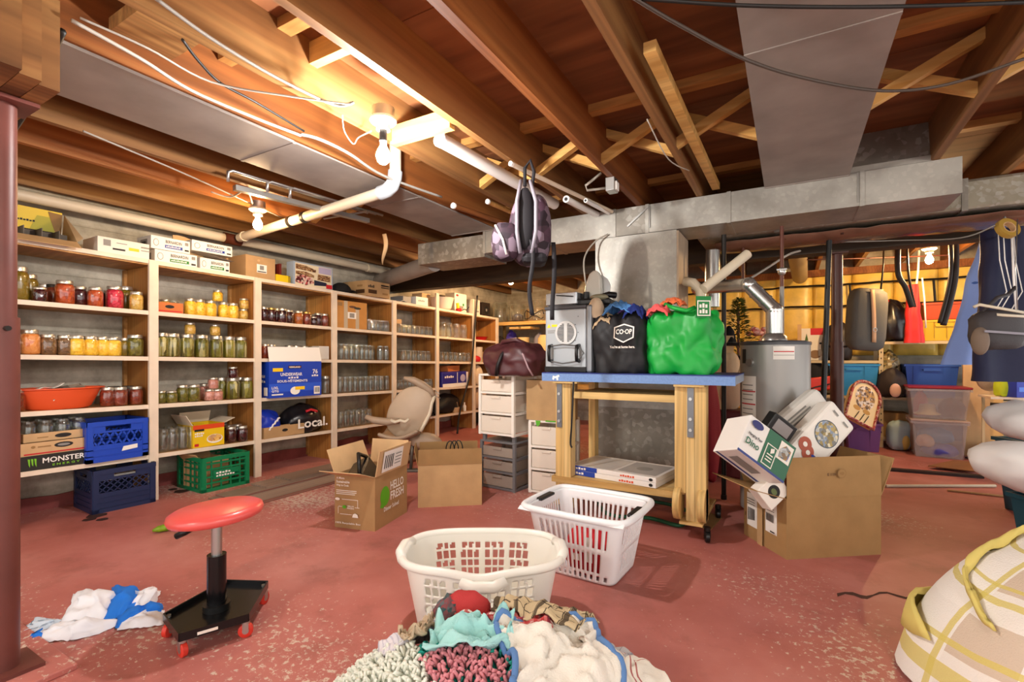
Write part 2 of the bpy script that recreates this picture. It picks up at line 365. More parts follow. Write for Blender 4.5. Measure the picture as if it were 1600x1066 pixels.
# timber laid against a joist, short blocks by the lamp
MB().beam((-.435, 1.745, 2.105), (-.425, 3.44, 2.12), .045, .04).build('loose_batten', BRW, label='long pale batten wedged against a joist above the workbench', cat='batten')
for p, q in (((-1.78, 1.35, 2.26), (-1.37, 1.35, 2.26)), ((-1.74, 1.83, 2.11), (-1.37, 1.83, 2.11))):
    MB().beam(p, q, .04, .09).build('blocking', BRW, ceil)
MB().beam((-2.14, .9, 2.2), (-1.8, .9, 2.2), .2, .05).build('blocking', JW, ceil)
# ---- back wall: concrete below, insulation batts under plastic above
wb = MB().box(-4.45, 7.25, 0, 3.2, 7.45, 2.36).build('wall_back', CONC, kind='structure')
INS = mt('insulation under film', '#f2cc60', .35, var=.2, vs=7, bump=.6, bs=14, spec=.6)
for i in range(12):
    x0 = -2.6 + i * .406
    MB().grid(8, 14, lambda a, b, x0=x0: (x0 + .404 * a, 7.225 - .045 * (math.sin(math.pi * a) ** .5) * (math.sin(math.pi * min(1, max(0, b))) ** .3) - .012 * wob((x0 + a * 2, b * 9, 2), 1.5, i), 1.02 + 1.06 * b), .01).build('insulation_batt', INS, wb, smooth=True)
TAPE = mt('black tape', '#1b1712', .5)
tp = MB()
for z in (1.62, 1.88): tp.tube([(x * .1 - 2.6, 7.12 - .01 * wob((x * .7, z), 1, 1), z + .02 * wob((x * .4, z, 2), 1, 3)) for x in range(0, 48)], .012, 5)
for x in (-1.0, .62, 1.4): tp.tube([(x, 7.13, 1.2), (x + .02, 7.12, 1.5), (x, 7.13, 1.88)], .012, 5)
tp.build('seam_tape', TAPE, wb)
MB().box(-2.6, 7.1, 2.0, 2.4, 7.24, 2.08).build('sill_plate', JW2, wb)
# ---- main beam, posts
DKW = wood('dark beam wood', '#2b2019', '#40301f', '#57432c', 'x', 5)
bm = thing('support_beam', 'dark built-up timber beam running crosswise behind the main duct', 'beam', (0, 4.42, 1.8))
for k in range(3): MB().box(-4.24, k * .05, 0, 3.1, k * .05 + .048, .278).build('ply', DKW, bm)
bm2 = thing('support_beam', 'short timber beam on the maroon post in the near left corner', 'beam', (0, .45, 1.802))
for k in range(3): MB().box(-4.24, k * .05, 0, -1.86 - .03 * k, k * .05 + .048, .276).build('ply', JW, bm2)
def post(loc, top, r, label, mat, plate=True):
    t = thing('support_post', label, 'post', loc)
    MB().cyl((0, 0, .012), (0, 0, top * .62), r, n=20).build('outer_tube', mat, t, auto=40)
    MB().cyl((0, 0, top * .62), (0, 0, top - .012), r * .84, n=20).build('inner_tube', mat, t, auto=40)
    MB().cb((0, 0, .006), (.16, .16, .012)).build('base_plate', mat, t); MB().cb((0, 0, top - .006), (.14, .14, .012)).build('head_plate', mat, t)
    MB().cyl((-r - .02, 0, top * .60), (r + .02, 0, top * .60), .008, n=8).build('pin', DARKM, t)
    return t
POSTM = mt('maroon post paint', '#6b3a32', .45, var=.25, vs=5); POSTB = mt('brown post paint', '#4a241a', .4, var=.2, vs=5)
post((-2.135, .525, .02), 1.78, .042, 'maroon steel support post in the near left corner', POSTM)
MB().box(-2.5, .38, 0, -1.98, .66, .02).build('concrete_pad', FLOORM, label='thin raised concrete pad under the maroon corner post', cat='pad', bevel=.004)
post((.31, 4.5, 0), 1.8, .045, 'brown steel support post behind the big cardboard box', POSTB)
# ---- ducts
GV = galv(); GV2 = galv('aged galvanised', '#8f8a80', '#6b665d', 34, .5); PAN = mt('dull sheet metal', '#958c84', .5, .15, var=.22, vs=4)
md = thing('main_duct', 'long galvanised rectangular duct running crosswise over the workbench', 'duct', (0, 3.46, 1.88))
xs = [-2.98, -2.25, -1.66, -1.12, -.88, -.35, .36, .80]
for k, (a, b) in enumerate(zip(xs, xs[1:])):
    z0 = -.03 if k == 0 else 0
    MB().box(a + .001, 0, z0, b - .001, .37, .197 if k else .16).build('duct_section', GV2 if k in (0, 3) else GV, md)
    if k: MB().box(a - .012, -.006, z0 - .004, a + .012, .376, .2).build('seam_cleat', GV, md)
MB().beam((-.86, -.008, .19), (-.86, -.008, .03), .012, .004).build('hanger_strap', STEEL, md)
MB().beam((-.87, -.009, .18), (-1.02, -.009, .06), .004, .012).build('hanger_wire', STEEL, md)
MB().beam((.34, -.008, .19), (.34, -.008, .02), .004, .022, (0, 1, 0)).build('hanger_strap', STEEL, md)
bt = thing('duct_boot', 'galvanised boot rising from the main duct between two joists', 'duct', (.305, 3.47, 2.081))
MB().add([(0, 0, 0), (.365, 0, 0), (.365, .3, 0), (0, .3, 0), (0, .05, .235), (.365, .05, .235), (.365, .3, .235), (0, .3, .235)], [(0, 3, 2, 1), (4, 5, 6, 7), (0, 1, 5, 4), (1, 2, 6, 5), (2, 3, 7, 6), (3, 0, 4, 7)]).build('boot_body', GV2, bt)
MB().box(-.004, -.008, -.002, .37, .0, .03).build('flange', GV, bt)
sd = thing('second_duct', 'weathered galvanised duct running behind the main duct to the right', 'duct', (0, 3.92, 1.89))
MB().box(-.62, 0, 0, 3.0, .44, .188).build('duct_body', galv('mottled galvanised', '#9c9684', '#6e6a5c', 45, .45), sd, bevel=.02)
for x in (-.1, .9, 1.7): MB().box(x, -.008, -.006, x + .03, .448, .19).build('seam_cleat', GV2, sd)
FILM = mt('creased plastic film', '#6d4a3a', .2, var=.3, vs=6, bump=.6, bs=9, spec=.8)
MB().grid(40, 4, lambda a, b: (-.5 + 3.4 * a, 4.38 - .40 * (1 - b) ** 1.0 + .0, 1.868 - .05 * math.sin(b * 3.14) + .012 * wob((a * 30, b * 3), 1, 3)), .003).build('plastic_film', FILM, label='sheet of creased plastic film sagging under the second duct', cat='plastic film', smooth=True)
cd = thing('return_duct', 'tall galvanised return duct column standing behind the workbench', 'duct', (-1.265, 3.462, 0))
for k, (a, b) in enumerate(((.0, .62), (.62, 1.30), (1.30, 1.878))):
    MB().box(.02 if k == 0 else 0, 0.001, a, .60 if k == 0 else .585, .36, b - .001).build('duct_section', GV2 if k == 0 else GV, cd)
MB().box(-.008, -.006, 1.29, .593, .366, 1.312).build('seam_cleat', GV2, cd); MB().box(-.008, -.006, .61, .60, .366, .632).build('seam_cleat', GV2, cd)
MB().box(.586, .0, 0, .598, .36, 1.87).build('side_panel', mt('pale side panel', '#b8a48c', .6, .2, var=.2), cd)
def panning(x0, x1, y0, y1, lab):
    t = thing('joist_panning', lab, 'sheet metal', (x0, y0, 2.066)); n = 3; L = (y1 - y0) / n
    for k in range(n): MB().box(0, k * L + .001, 0, x1 - x0, (k + 1) * L - .001, .012 - .003 * (k % 2)).build('sheet', PAN, t); MB().box(0, (k + 1) * L - .008, -.004, x1 - x0, (k + 1) * L + .008, .0).build('lap_seam', PAN, t)
panning(-2.585, -2.145, .62, 3.45, 'dark sheet metal panning nailed under joists above the left aisle')
panning(-.143, .300, -1.2, 3.455, 'wide grey sheet metal panning under joists at upper right')
ex = MB().cyl((-2.95, 3.66, 1.90), (-4.15, 4.15, 1.88), .085, n=22).build('round_duct', PAN, label='dull round duct running from the main duct end to the wall', cat='duct', auto=40)
# ---- drain pipes
PVC = mt('cream pvc', '#d8cbb2', .4, var=.08, vs=4); PVCG = mt('grey pvc', '#aab0b4', .4)
dp = thing('drain_pipe', 'cream plastic drain pipe sloping under the joists with grey elbow', 'pipe', (0, 0, 0))
MB().tube([(-3.95, 2.37, 1.985), (-2.12, 2.16, 1.995)], .034, 16).build('pipe', PVC, dp, auto=40)
MB().tube([(-2.16, 2.165, 1.995), (-2.10, 2.158, 1.998), (-2.055, 2.155, 2.02), (-2.035, 2.155, 2.06), (-2.03, 2.155, 2.10)], .042, 16).build('elbow', PVCG, dp, auto=40)
MB().cyl((-2.03, 2.155, 2.09), (-2.03, 2.155, 2.30), .034).build('riser', PVC, dp, auto=40)
for a in (.03, .42, .52): MB().cyl((-3.95 + 1.83 * a, 2.37 - .21 * a, 1.985 + .01 * a), (-3.95 + 1.83 * (a + .018), 2.37 - .21 * (a + .018), 1.985 + .01 * a), .040).build('coupling', PVC if a < .1 else DARKM, dp, auto=40)
wp = thing('wall_pipe', 'long cream drain pipe running along the left wall above shelving', 'pipe', (-4.06, 0, 1.985))
for a, b in ((.2, 2.32), (2.42, 3.9), (3.9, 5.0)): MB().cyl((0, a, 0), (0, b, .0), .036).build('pipe', PVC, wp, auto=40)
MB().cyl((0, 2.3, 0), (0, 2.44, 0), .046).build('tee', BRASS, wp, auto=40); MB().cyl((0, 3.86, 0), (0, 3.94, 0), .044).build('coupling', PVC, wp, auto=40); MB().cyl((0, 4.98, 0), (0, 5.1, -.02), .046).build('end_cap', BLACK, wp, auto=40)
# ---- bulbs in porcelain lamp holders
def lamp(loc, key, label, col, drop=.0, r=.030):
    t = thing('ceiling_lamp', label, 'lamp', loc)
    MB().lathe([(.0, 0), (.055, 0), (.058, -.012), (.05, -.02), (.032, -.03), (.03, -.05), (.0, -.05)], 20).build('lamp_holder', mt('porcelain', '#e8e0d0', .3), t, auto=40)
    MB().cyl((0, 0, 0), (0, 0, .045), .05, n=12).build('junction_box', STEEL, t, auto=40)
    z = -.05 - drop
    if drop: MB().cyl((0, 0, -.048), (0, 0, z), .017, n=10).build('socket_extender', BLACK, t, auto=40)
    MB().lathe([(.013, z), (.014, z - .02), (.022, z - .035), (r, z - .055), (r * 1.02, z - .068), (r * .85, z - .086), (r * .5, z - .097), (.004, z - .10)], 14).build('bulb', mt('lit bulb ' + key, col, .4, emit=BULB[key]), t, smooth=True)
    return t
lamp((-1.55, 1.57, 2.045), 'main', 'bright white bulb in round porcelain holder between the joists', '#fffaf6', .05)
lamp((-3.22, 2.06, 2.035), 'shelf', 'warm bulb in porcelain holder in front of the jar shelves', '#ffd29a')
lamp((-3.05, 5.3, 2.06), 'far', 'small warm bulb in the far left corner above the glass jars', '#ffcf98')
lamp((1.10, 5.75, 2.0), 'utility', 'warm glaring bulb over the metal shelves at right rear', '#ffcf90')
lamp((1.25, -.45, 2.03), 'rear', 'bulb in porcelain holder behind the viewer to the right', '#fff0de')  # added lamp out of view, brightens the right foreground
lamp((-1.95, -1.2, 2.03), 'rear', 'bulb in porcelain holder behind the viewer to the left', '#fff0de')  # also added out of view, lights the jar shelves from the front
# ---- wiring
def cable(pts, r, mat, name, label, cat='cable', n=6):
    P = [Vector(p) for p in pts]; out = []
    for i in range(len(P) - 1):
        a, b, c, d = P[max(0, i - 1)], P[i], P[i + 1], P[min(len(P) - 1, i + 2)]
        for k in range(6):
            t = k / 6; out.append(.5 * ((2 * b) + (c - a) * t + (2 * a - 5 * b + 4 * c - d) * t * t + (3 * b - a - 3 * c + d) * t ** 3))
    out.append(P[-1]); return MB().tube(out, r, n).build(name, mat, label=label, cat=cat, smooth=True)
CBW = mt('white cable', '#aaa498', .5); CBG = mt('grey cable', '#8c8880', .5); CBB = mt('black cable', '#1b1917', .5)
Q = lambda L, z: [fz(u, v, z) for u, v in L]
cable(Q([(980, -10), (1060, 38), (1170, 95), (1270, 125), (1380, 142), (1480, 132), (1600, 92)], 2.035), .006, mt('dark brown cable', '#4a4038', .5), 'hanging_cable', 'dark cable drooping across the wide grey panning at upper right')
cable(Q([(1000, -2), (1150, 8), (1300, 11), (1450, 9), (1640, 2)], 2.04), .006, CBB, 'ceiling_cable', 'black cable running along the very top right of the ceiling')
cable(Q([(112, 32), (220, 92), (300, 142), (400, 185), (470, 212)], 2.03), .0065, CBW, 'conduit', 'white conduit clipped along the left joist edge', 'conduit')
cable(Q([(125, 28), (230, 75), (330, 128), (450, 150), (548, 163)], 2.05), .004, CBW, 'loose_cable', 'white cable sagging between joists above the left panning')
cable(Q([(240, -5), (330, 60), (430, 120), (520, 163), (552, 160)], 2.055), .006, CBG, 'armoured_cable', 'grey armoured cable following the joist to the bright bulb')
cable(Q([(470, 210), (500, 218), (545, 240), (600, 275), (690, 308)], 2.04), .008, CBG, 'feed_cable', 'grey feed cable dipping past the bright bulb')
cable(Q([(285, 62), (310, 95), (345, 130), (400, 160), (475, 205)], 2.06), .005, CBB, 'thin_wire', 'thin black wire looping down from a joist hole')
cable(Q([(535, 180), (538, 205), (552, 225), (560, 215), (580, 205)], 2.03), .003, CBW, 'pull_string', 'white pull string dangling beside the bright bulb', 'string')
cable([fz(98, 48, 2.03), fz(70, 110, 1.97), fz(48, 160, 1.9), fz(20, 205, 1.86)], .010, CBB, 'drop_cable', 'black cable dropping beside the maroon corner post')
cable(Q([(0, 205), (130, 205), (250, 255), (330, 290), (440, 340)], 2.06)[1:], .005, CBW, 'staple_wire', 'pale thin wire stapled along the orange joists above the shelves')
cable(Q([(330, 300), (360, 308), (385, 298), (395, 320)], 2.05), .005, CBW, 'lamp_wire', 'short pale wire curling into the warm shelf bulb')
cable([(-.56, 2.2, 2.07), (-.53, 2.5, 1.99), (-.5, 2.9, 2.06)], .003, CBW, 'web_wire', 'thin pale wire hanging from a joist above the duct')
# electrical box, tubes and rods tucked overhead
eb = thing('electrical_box', 'small steel electrical box with bent conduit on a joist bottom', 'electrical box', (-.94, 2.86, 2.0))
MB().cb((0, 0, .04), (.055, .08, .08)).build('box', STEEL, eb, bevel=.003); MB().cb((.03, 0, .03), (.012, .05, .05)).build('cover', PAPER, eb)
MB().tube([(-.03, 0, .03), (-.14, -.05, .02), (-.15, -.05, .05), (-.06, -.02, .12)], .008, 8).build('conduit', CBW, eb, smooth=True)
def rod(name, a, b, r, mat, lab, cat='tube', hollow=False):
    t = thing(name, lab, cat, a); d = Vector(b) - Vector(a)
    MB().cyl((0, 0, 0), d, r, n=16).build('tube', mat, t, auto=40)
    MB().cyl(d * -.004, d * .012, r * 1.04, n=16).build('end_cap', PAPER, t, auto=40)
    if hollow: MB().cyl(d * -.0055, d * -.003, r * .55, n=12).build('end_hole', INK, t)
rod('roll_tube', (-1.56, 1.98, 2.115), (-1.50, 3.25, 2.12), .037, PAPER, 'thick white cardboard tube lying across braces beside the bright bulb')
rod('thin_rod', (-1.325, 2.30, 2.055), (-1.13, 3.44, 2.06), .013, mt('cream rod', '#d9c8b0', .5), 'thin cream rod hung under a joist just right of the backpack', 'rod')
rod('white_pipe', (-1.27, 2.93, 2.03), (-1.24, 3.9, 2.09), .022, WHITE, 'white pipe with two end holes poking over the main duct', 'pipe', True)
rod('narrow_pipe', (-1.17, 3.02, 2.03), (-1.15, 3.9, 2.09), .014, WHITE, 'narrower white pipe beside the one with end holes', 'pipe', True)
rod('wooden_pole', (-2.05, 2.75, 2.06), (-2.0, 3.7, 2.10), .02, JW2, 'round wooden pole end sticking out left of the backpack', 'pole')
rod('wooden_pole', (-1.86, 2.9, 2.10), (-1.85, 3.8, 2.13), .018, STRIP, 'shorter wooden pole end nearest the backpack', 'pole')
cr_ = thing('chrome_rack', 'set of bent chrome rods stored under the joists over the aisle', 'rack', (-2.72, 1.6, 2.04))
for k, (dx, y0) in enumerate(((0, 0), (.03, .22), (.05, .36))):
    MB().tube([(-.06 + dx, y0, -.04), (-.06 + dx, y0, .015), (-.05 + dx, y0 + .02, .025), (.05 + dx, .95 + .05 * k, .01)], .009, 8).build('chrome_rod', STEEL, cr_, smooth=True)
MB().beam((-.10, .06, -.05), (.0, 1.0, -.03), .04, .03).build('rail', STEEL, cr_); MB().beam((-.18, .75, -.05), (.10, .90, .0), .02, .008).build('cross_bar', STEEL, cr_)
ps = MB().grid(3, 16, lambda a, b: (-2.95 + (a - .5) * (.035 + .02 * abs(b - .5)) * math.cos(b * 2), 3.0 + .02 * math.sin(b * 5) + (a - .5) * .03 * math.sin(b * 2), 2.03 - .26 * b), .001)
ps.build('paper_strip', CARDL, label='brown paper strip dangling from a joist over the shelves', cat='paper strip', smooth=True)
# ================================================================ LEFT WALL SHELVING
SHW = wood('shelf pine', '#9a6a38', '#b98a52', '#cfa368', 'x', 6); SIDW = wood('side plank pine', '#935c29', '#b67b3c', '#cf9750', 'z', 5)
PNT = mt('cream shelf paint', '#e6d6c0', .55, var=.10, vs=7); PNTU = mt('painted shelf top', '#d8c9b2', .6, var=.1)
PY = [.955, 1.70, 2.465, 3.25, 4.075, 4.84, 5.66, 6.28]; LV = [1.662, 1.318, 1.0, .667, .318]
def zs(l, y): return LV[l] - .018 * (y - 1.7)
SH = thing('built_in_shelving', 'long built-in pine shelving with cream edges along the concrete wall', 'shelving', (0, 0, 0))
for i, y in enumerate(PY):
    top = 1.80 if i in (5, 6) else zs(0, y) + .012
    MB().box(-3.868, y - .028, 0, -3.846, y + .028, top).build('upright', PNT, SH)
    MB().box(-4.235, y - .011, 0, -3.869, y + .011, zs(0, y) - .026).build('side_plank', SIDW, SH)
    if i: MB().box(-4.235, y - .032, 0.02, -4.205, y - .012, zs(0, y) - .03).build('wall_cleat', STRIP, SH)
for b in range(7):
    for l in range(5):
        y0, y1 = PY[b] + .012, PY[b + 1] - .012
        za, zb = zs(l, y0), zs(l, y1)
        if l == 0: y0 -= .011; y1 += .011
        def sl(x0, x1, th): return MB().add([(x0, y0, za - th), (x1, y0, za - th), (x1, y1, zb - th), (x0, y1, zb - th), (x0, y0, za), (x1, y0, za), (x1, y1, zb), (x0, y1, zb)], [(0, 3, 2, 1), (4, 5, 6, 7), (0, 1, 5, 4), (1, 2, 6, 5), (2, 3, 7, 6), (3, 0, 4, 7)])
        s = sl(-4.235, -3.87, .024).build('shelf', SHW, SH)
        y0, y1 = PY[b] + .028, PY[b + 1] - .028; za, zb = zs(l, y0) + .002, zs(l, y1) + .002
        if l == 0: y0 -= .03; y1 += .03; za += .012; zb += .012
        sl(-3.869, -3.856, .028).build('edge_strip', PNT, s)
BAYN = ['leftmost bay', 'second bay', 'third bay', 'fourth bay', 'fifth bay', 'sixth bay', 'corner bay']
SHN = ['top board', 'second shelf down', 'third shelf down', 'fourth shelf down', 'bottom shelf']
# ---- jars
CONT = {
 'olive': (mt('jar olive', '#8a7420', .3, var=.3, vs=30), 'olive green relish'), 'salsa': (blotch('jar salsa', ['#5e1c0c', '#8a3214', '#6e2410'], 60), 'brown-red sauce'),
 'tomato': (blotch('jar tomato', ['#a33c12', '#c4541c', '#8f300e'], 60), 'orange-red sauce'), 'beet': (blotch('jar beet', ['#a80f2c', '#d8314c', '#c41a3a'], 70), 'bright red beets'),
 'mustard': (blotch('jar mustard', ['#c8a040', '#dcb95a', '#b48c34'], 80), 'mustard-coloured relish'), 'brown': (blotch('jar brown', ['#6a4a2c', '#8a6842', '#523820'], 70), 'brown preserves'),
 'peach': (blotch('jar peach', ['#e08a3c', '#f0a860', '#d07028'], 40), 'orange peaches'), 'yellow': (blotch('jar yellow', ['#f2c01c', '#ffd84a', '#e8b010'], 80), 'bright yellow preserves'),
 'pickle': (blotch('jar pickle', ['#5c6012', '#9a9438', '#34380a', '#dcd494', '#787622', '#484c10'], 60, stretch=(1, 1, .10)), 'dill pickles'),
 'berry': (blotch('jar berry', ['#2c0a10', '#48121a', '#1e080c'], 60, .2), 'dark berry jam'), 'pink': (blotch('jar pink', ['#c08070', '#d89c8c', '#b07060'], 70), 'pink preserves'),
 'green': (blotch('jar green', ['#5c5a14', '#7c7824', '#46460e'], 60), 'green relish'), 'amber': (blotch('jar amber', ['#9c4c14', '#b8661e', '#84400e'], 60), 'amber jelly'), None: (None, '')}
KIND = {'N': (.0365, .165, 'quart'), 'Q': (.050, .174, 'quart'), 'W': (.050, .150, 'wide'), 'P': (.042, .127, 'pint'), 'S': (.038, .088, 'small'), 'T': (.034, .140, 'tall'), 'G': (.036, .112, 'glass'), 'L': (.052, .20, 'large')}
LIDM = mt('jar lid silver', '#c9c4b8', .35, .8); LIDG = mt('jar lid gold', '#b99a58', .35, .8); LIDD = mt('jar lid dark', '#3a3430', .4, .6)
JM = {}
def jarmesh(k):
    if k in JM: return JM[k]
    r, h, _ = KIND[k]; n = 14
    pr = [(r * .86, 0), (r, .008), (r, h * .70), (r * .93, h * .79), (r * .80, h * .85), (r * .80, h * .93)]
    g = MB().lathe(pr + [(r * .80, h * .985), (r * .74, h * .985), (r * .74, h * .86), (r * .86, h * .78), (r * .93, h * .68), (r * .93, .012), (.004, .010)], n, caps=True)
    c = MB().lathe([(r * .82, .004), (r * .965, .012), (r * .965, h * .69), (r * .88, h * .78), (r * .76, h * .84)], n)
    ld = MB().lathe([(r * .83, h * .86), (r * .84, h * .97), (r * .79, h), (.004, h)], n)
    def me(b, nm):
        m = bpy.data.meshes.new(nm); m.from_pydata([tuple(p) for p in b.v], [], b.f); m.shade_smooth(); m.set_sharp_from_angle(angle=R(50)); m.materials.append(None); return m
    JM[k] = (me(g, 'jar_glass'), me(c, 'jar_contents'), me(ld, 'jar_lid')); return JM[k]
JARS = []
def matobj(name, mesh, mat, parent=None, loc=None):
    o = bpy.data.objects.new(name, mesh); COL.objects.link(o); o.parent = parent
    if loc: o.location = loc
    o.material_slots[0].link = 'OBJECT'; o.material_slots[0].material = mat; return o
def jar(k, cont, loc, where, lid='s', word=None):
    g, c, l = jarmesh(k); o = matobj('jar', g, GLASSF if cont else GLASS, None, loc); o.rotation_euler = (0, 0, random.random() * 6)
    if cont: matobj('contents', c, CONT[cont][0], o)
    if lid: matobj('lid', l, {'s': LIDM, 'g': LIDG, 'd': LIDD}[lid], o)
    desc = (KIND[k][2] + ' jar of ' + CONT[cont][1]) if cont else ('empty ' + {'N': 'quart', 'Q': 'quart', 'W': 'wide', 'P': 'pint', 'S': 'small', 'T': 'narrow', 'G': 'clear glass', 'L': 'large clear'}[k] + ' jar')
    JARS.append((o, word or desc, where)); return o
def row(b, l, items, X=-3.94, note=''):
    for it in items:
        u, k, c = it[:3]; lid = it[3] if len(it) > 3 else 's'; dz = it[4] if len(it) > 4 else 0; dx = it[5] if len(it) > 5 else 0
        p = fx(u, 558, X + dx); jar(k, c, (X + dx, p.y, zs(l, p.y) + .001 + dz), SHN[l] + ', ' + BAYN[b] + note, lid)
row(0, 1, [(28, 'L', 'olive'), (44, 'Q', 'olive', 's', 0, -.10), (62, 'S', 'berry', 's', 0, .03), (68, 'P', 'salsa', 's', 0, -.12), (84, 'P', 'salsa', 'd', 0, -.08), (101, 'W', 'tomato'), (124, 'P', 'berry', 's', 0, -.03), (149, 'P', 'tomato', 's', 0, .02), (160, 'P', 'berry', 's', 0, -.1), (179, 'W', 'beet'), (196, 'Q', 'olive', 's', 0, -.12), (213, 'P', 'mustard', 's', 0, .03)])
row(0, 2, [(20, 'P', 'brown'), (46, 'W', 'peach'), (75, 'P', 'brown'), (101, 'P', 'brown'), (120, 'P', 'yellow', 's', 0, .02), (141, 'P', 'yellow', 's', 0, .01), (160, 'P', 'yellow'), (178, 'P', 'yellow', 's', 0, .02), (193, 'P', 'olive', 's', 0, -.03), (211, 'W', 'green', 's', 0, .01)])
row(0, 2, [(62, 'P', 'brown', 'd'), (130, 'P', 'yellow', 'd'), (168, 'P', 'olive', 'd'), (215, 'P', 'green', 'd')], -4.08, ', back row')
row(0, 3, [(25, 'P', 'salsa'), (168, 'P', 'salsa'), (188, 'P', 'salsa', 's', 0, .02), (212, 'P', 'salsa', 's', 0, .01)])
row(0, 3, [(178, 'P', 'salsa', 'd'), (200, 'P', 'salsa', 'd')], -4.06, ', back row')
row(1, 1, [(297, 'P', 'yellow'), (312, 'P', 'yellow'), (329, 'P', 'yellow', 's', 0, .01), (349, 'P', 'yellow'), (364, 'P', 'yellow', 's', 0, .01), (380, 'S', 'mustard', 's', 0, .01)])
row(1, 1, [(340, 'S', 'yellow', 's', .128), (381, 'S', 'mustard', 's', .09)], -3.945, ', stacked on another')
row(1, 1, [(305, 'P', 'yellow', 'd'), (357, 'P', 'yellow', 'd')], -4.07, ', back row')
row(1, 2, [(252, 'Q', 'pickle'), (270, 'Q', 'pickle'), (292, 'Q', 'pickle'), (315, 'Q', 'pickle'), (338, 'Q', 'pickle'), (358, 'Q', 'pickle'), (376, 'Q', 'pickle', 's', 0, .01)])
row(1, 2, [(297, 'S', 'mustard', 's', .174), (336, 'S', 'mustard', 's', .174)], -3.945, ', stacked on pickles')
row(1, 3, [(251, 'S', 'green'), (268, 'S', 'green', 's', 0, .03), (285, 'P', 'green', 's', 0, 0), (303, 'P', 'green', 's', 0, .02), (327, 'S', 'pink', 's', 0, .03), (340, 'S', 'pink', 's', 0, .04), (364, 'Q', 'pickle', 's', 0, .0), (386, 'Q', 'pickle')])
row(1, 3, [(320, 'P', 'pink'), (346, 'Q', 'pickle'), (375, 'Q', 'pickle')], -4.05, ', back row')
row(1, 3, [(333, 'S', 'pink', 's', .09), (364, 'S', 'berry', 's', .174)], -3.92, ', stacked on another')
row(1, 4, [(255, 'N', None, 0), (270, 'N', None, 0), (286, 'N', None, 0), (300, 'N', None, 0)], -3.93)
row(1, 4, [(263, 'N', None, 0), (280, 'N', None, 0), (296, 'N', None, 0)], -4.05, ', back row')
row(1, 4, [(361, 'P', 'berry'), (379, 'P', 'berry', 's', 0, .02)], -3.93)
row(1, 4, [(357, 'P', 'berry'), (371, 'P', 'berry')], -4.05, ', back row')
row(2, 1, [(412, 'P', 'berry'), (424, 'P', 'berry', 'g'), (434, 'P', 'berry'), (441, 'P', 'berry', 's', 0, .05), (451, 'P', 'berry'), (466, 'P', 'amber'), (479, 'P', 'salsa', 'g'), (490, 'S', 'berry'), (497, 'P', 'berry'), (507, 'P', 'salsa', 's', 0, .01)])
row(2, 1, [(418, 'P', 'berry'), (446, 'P', 'berry'), (474, 'P', 'salsa'), (493, 'P', 'berry')], -4.05, ', back row')
row(2, 2, [(414, 'P', 'salsa'), (424, 'P', 'salsa', 's', 0, -.05)])
row(2, 2, [(452, 'P', 'amber'), (463, 'P', None), (476, 'P', None), (489, 'P', 'amber'), (499, 'P', 'amber', 'g', 0, .08)], -4.02, ', back row')
row(2, 3, [(508, 'Q', None, 's')], -3.93)
row(3, 1, [(576, 'P', None, 0), (583, 'P', None, 0), (590, 'P', None, 0), (597, 'P', None, 0), (603, 'P', None, 0, 0, .03)], -3.95)
row(3, 1, [(579, 'P', None, 0), (587, 'P', None, 0), (594, 'P', None, 0)], -4.06, ', back row')
for l, us in ((2, (533, 541, 549, 557, 565, 572, 578, 594, 603)), (3, (531, 539, 547, 555, 563, 571, 579, 587, 595, 604)), (4, (532, 540, 549, 558, 567, 576))):
    row(3, l, [(u, 'N', None, 0) for u in us], -3.93); row(3, l, [(u + 3, 'N', None, 0) for u in us[1:-1]], -4.05, ', back row')
row(4, 1, [(u, 'G', None, 0) for u in (624, 631, 638, 645, 652, 659, 666, 672)], -3.93); row(4, 1, [(u, 'G', None, 0) for u in (628, 636, 648, 663)], -4.04, ', back row')
row(4, 2, [(u, 'P', None, 0) for u in (630, 638, 646, 654, 661, 668)], -3.93); row(4, 2, [(u, 'P', None, 0) for u in (626, 642, 657)], -4.04, ', back row')
row(4, 3, [(u, 'G', None, 0) for u in (622, 627, 633, 639, 645, 666, 672)], -3.93); row(4, 3, [(u, 'P', None, 0) for u in (629, 636, 643)], -4.04, ', back row')
row(5, 1, [(u, 'L', None, 0) for u in (692, 702, 713, 724)], -3.95)
row(5, 2, [(u, 'P', None, 0) for u in (689, 696, 704, 711, 718, 724, 731)], -3.93); row(5, 2, [(u, 'P', None, 0) for u in (693, 708, 722)], -4.04, ', back row')
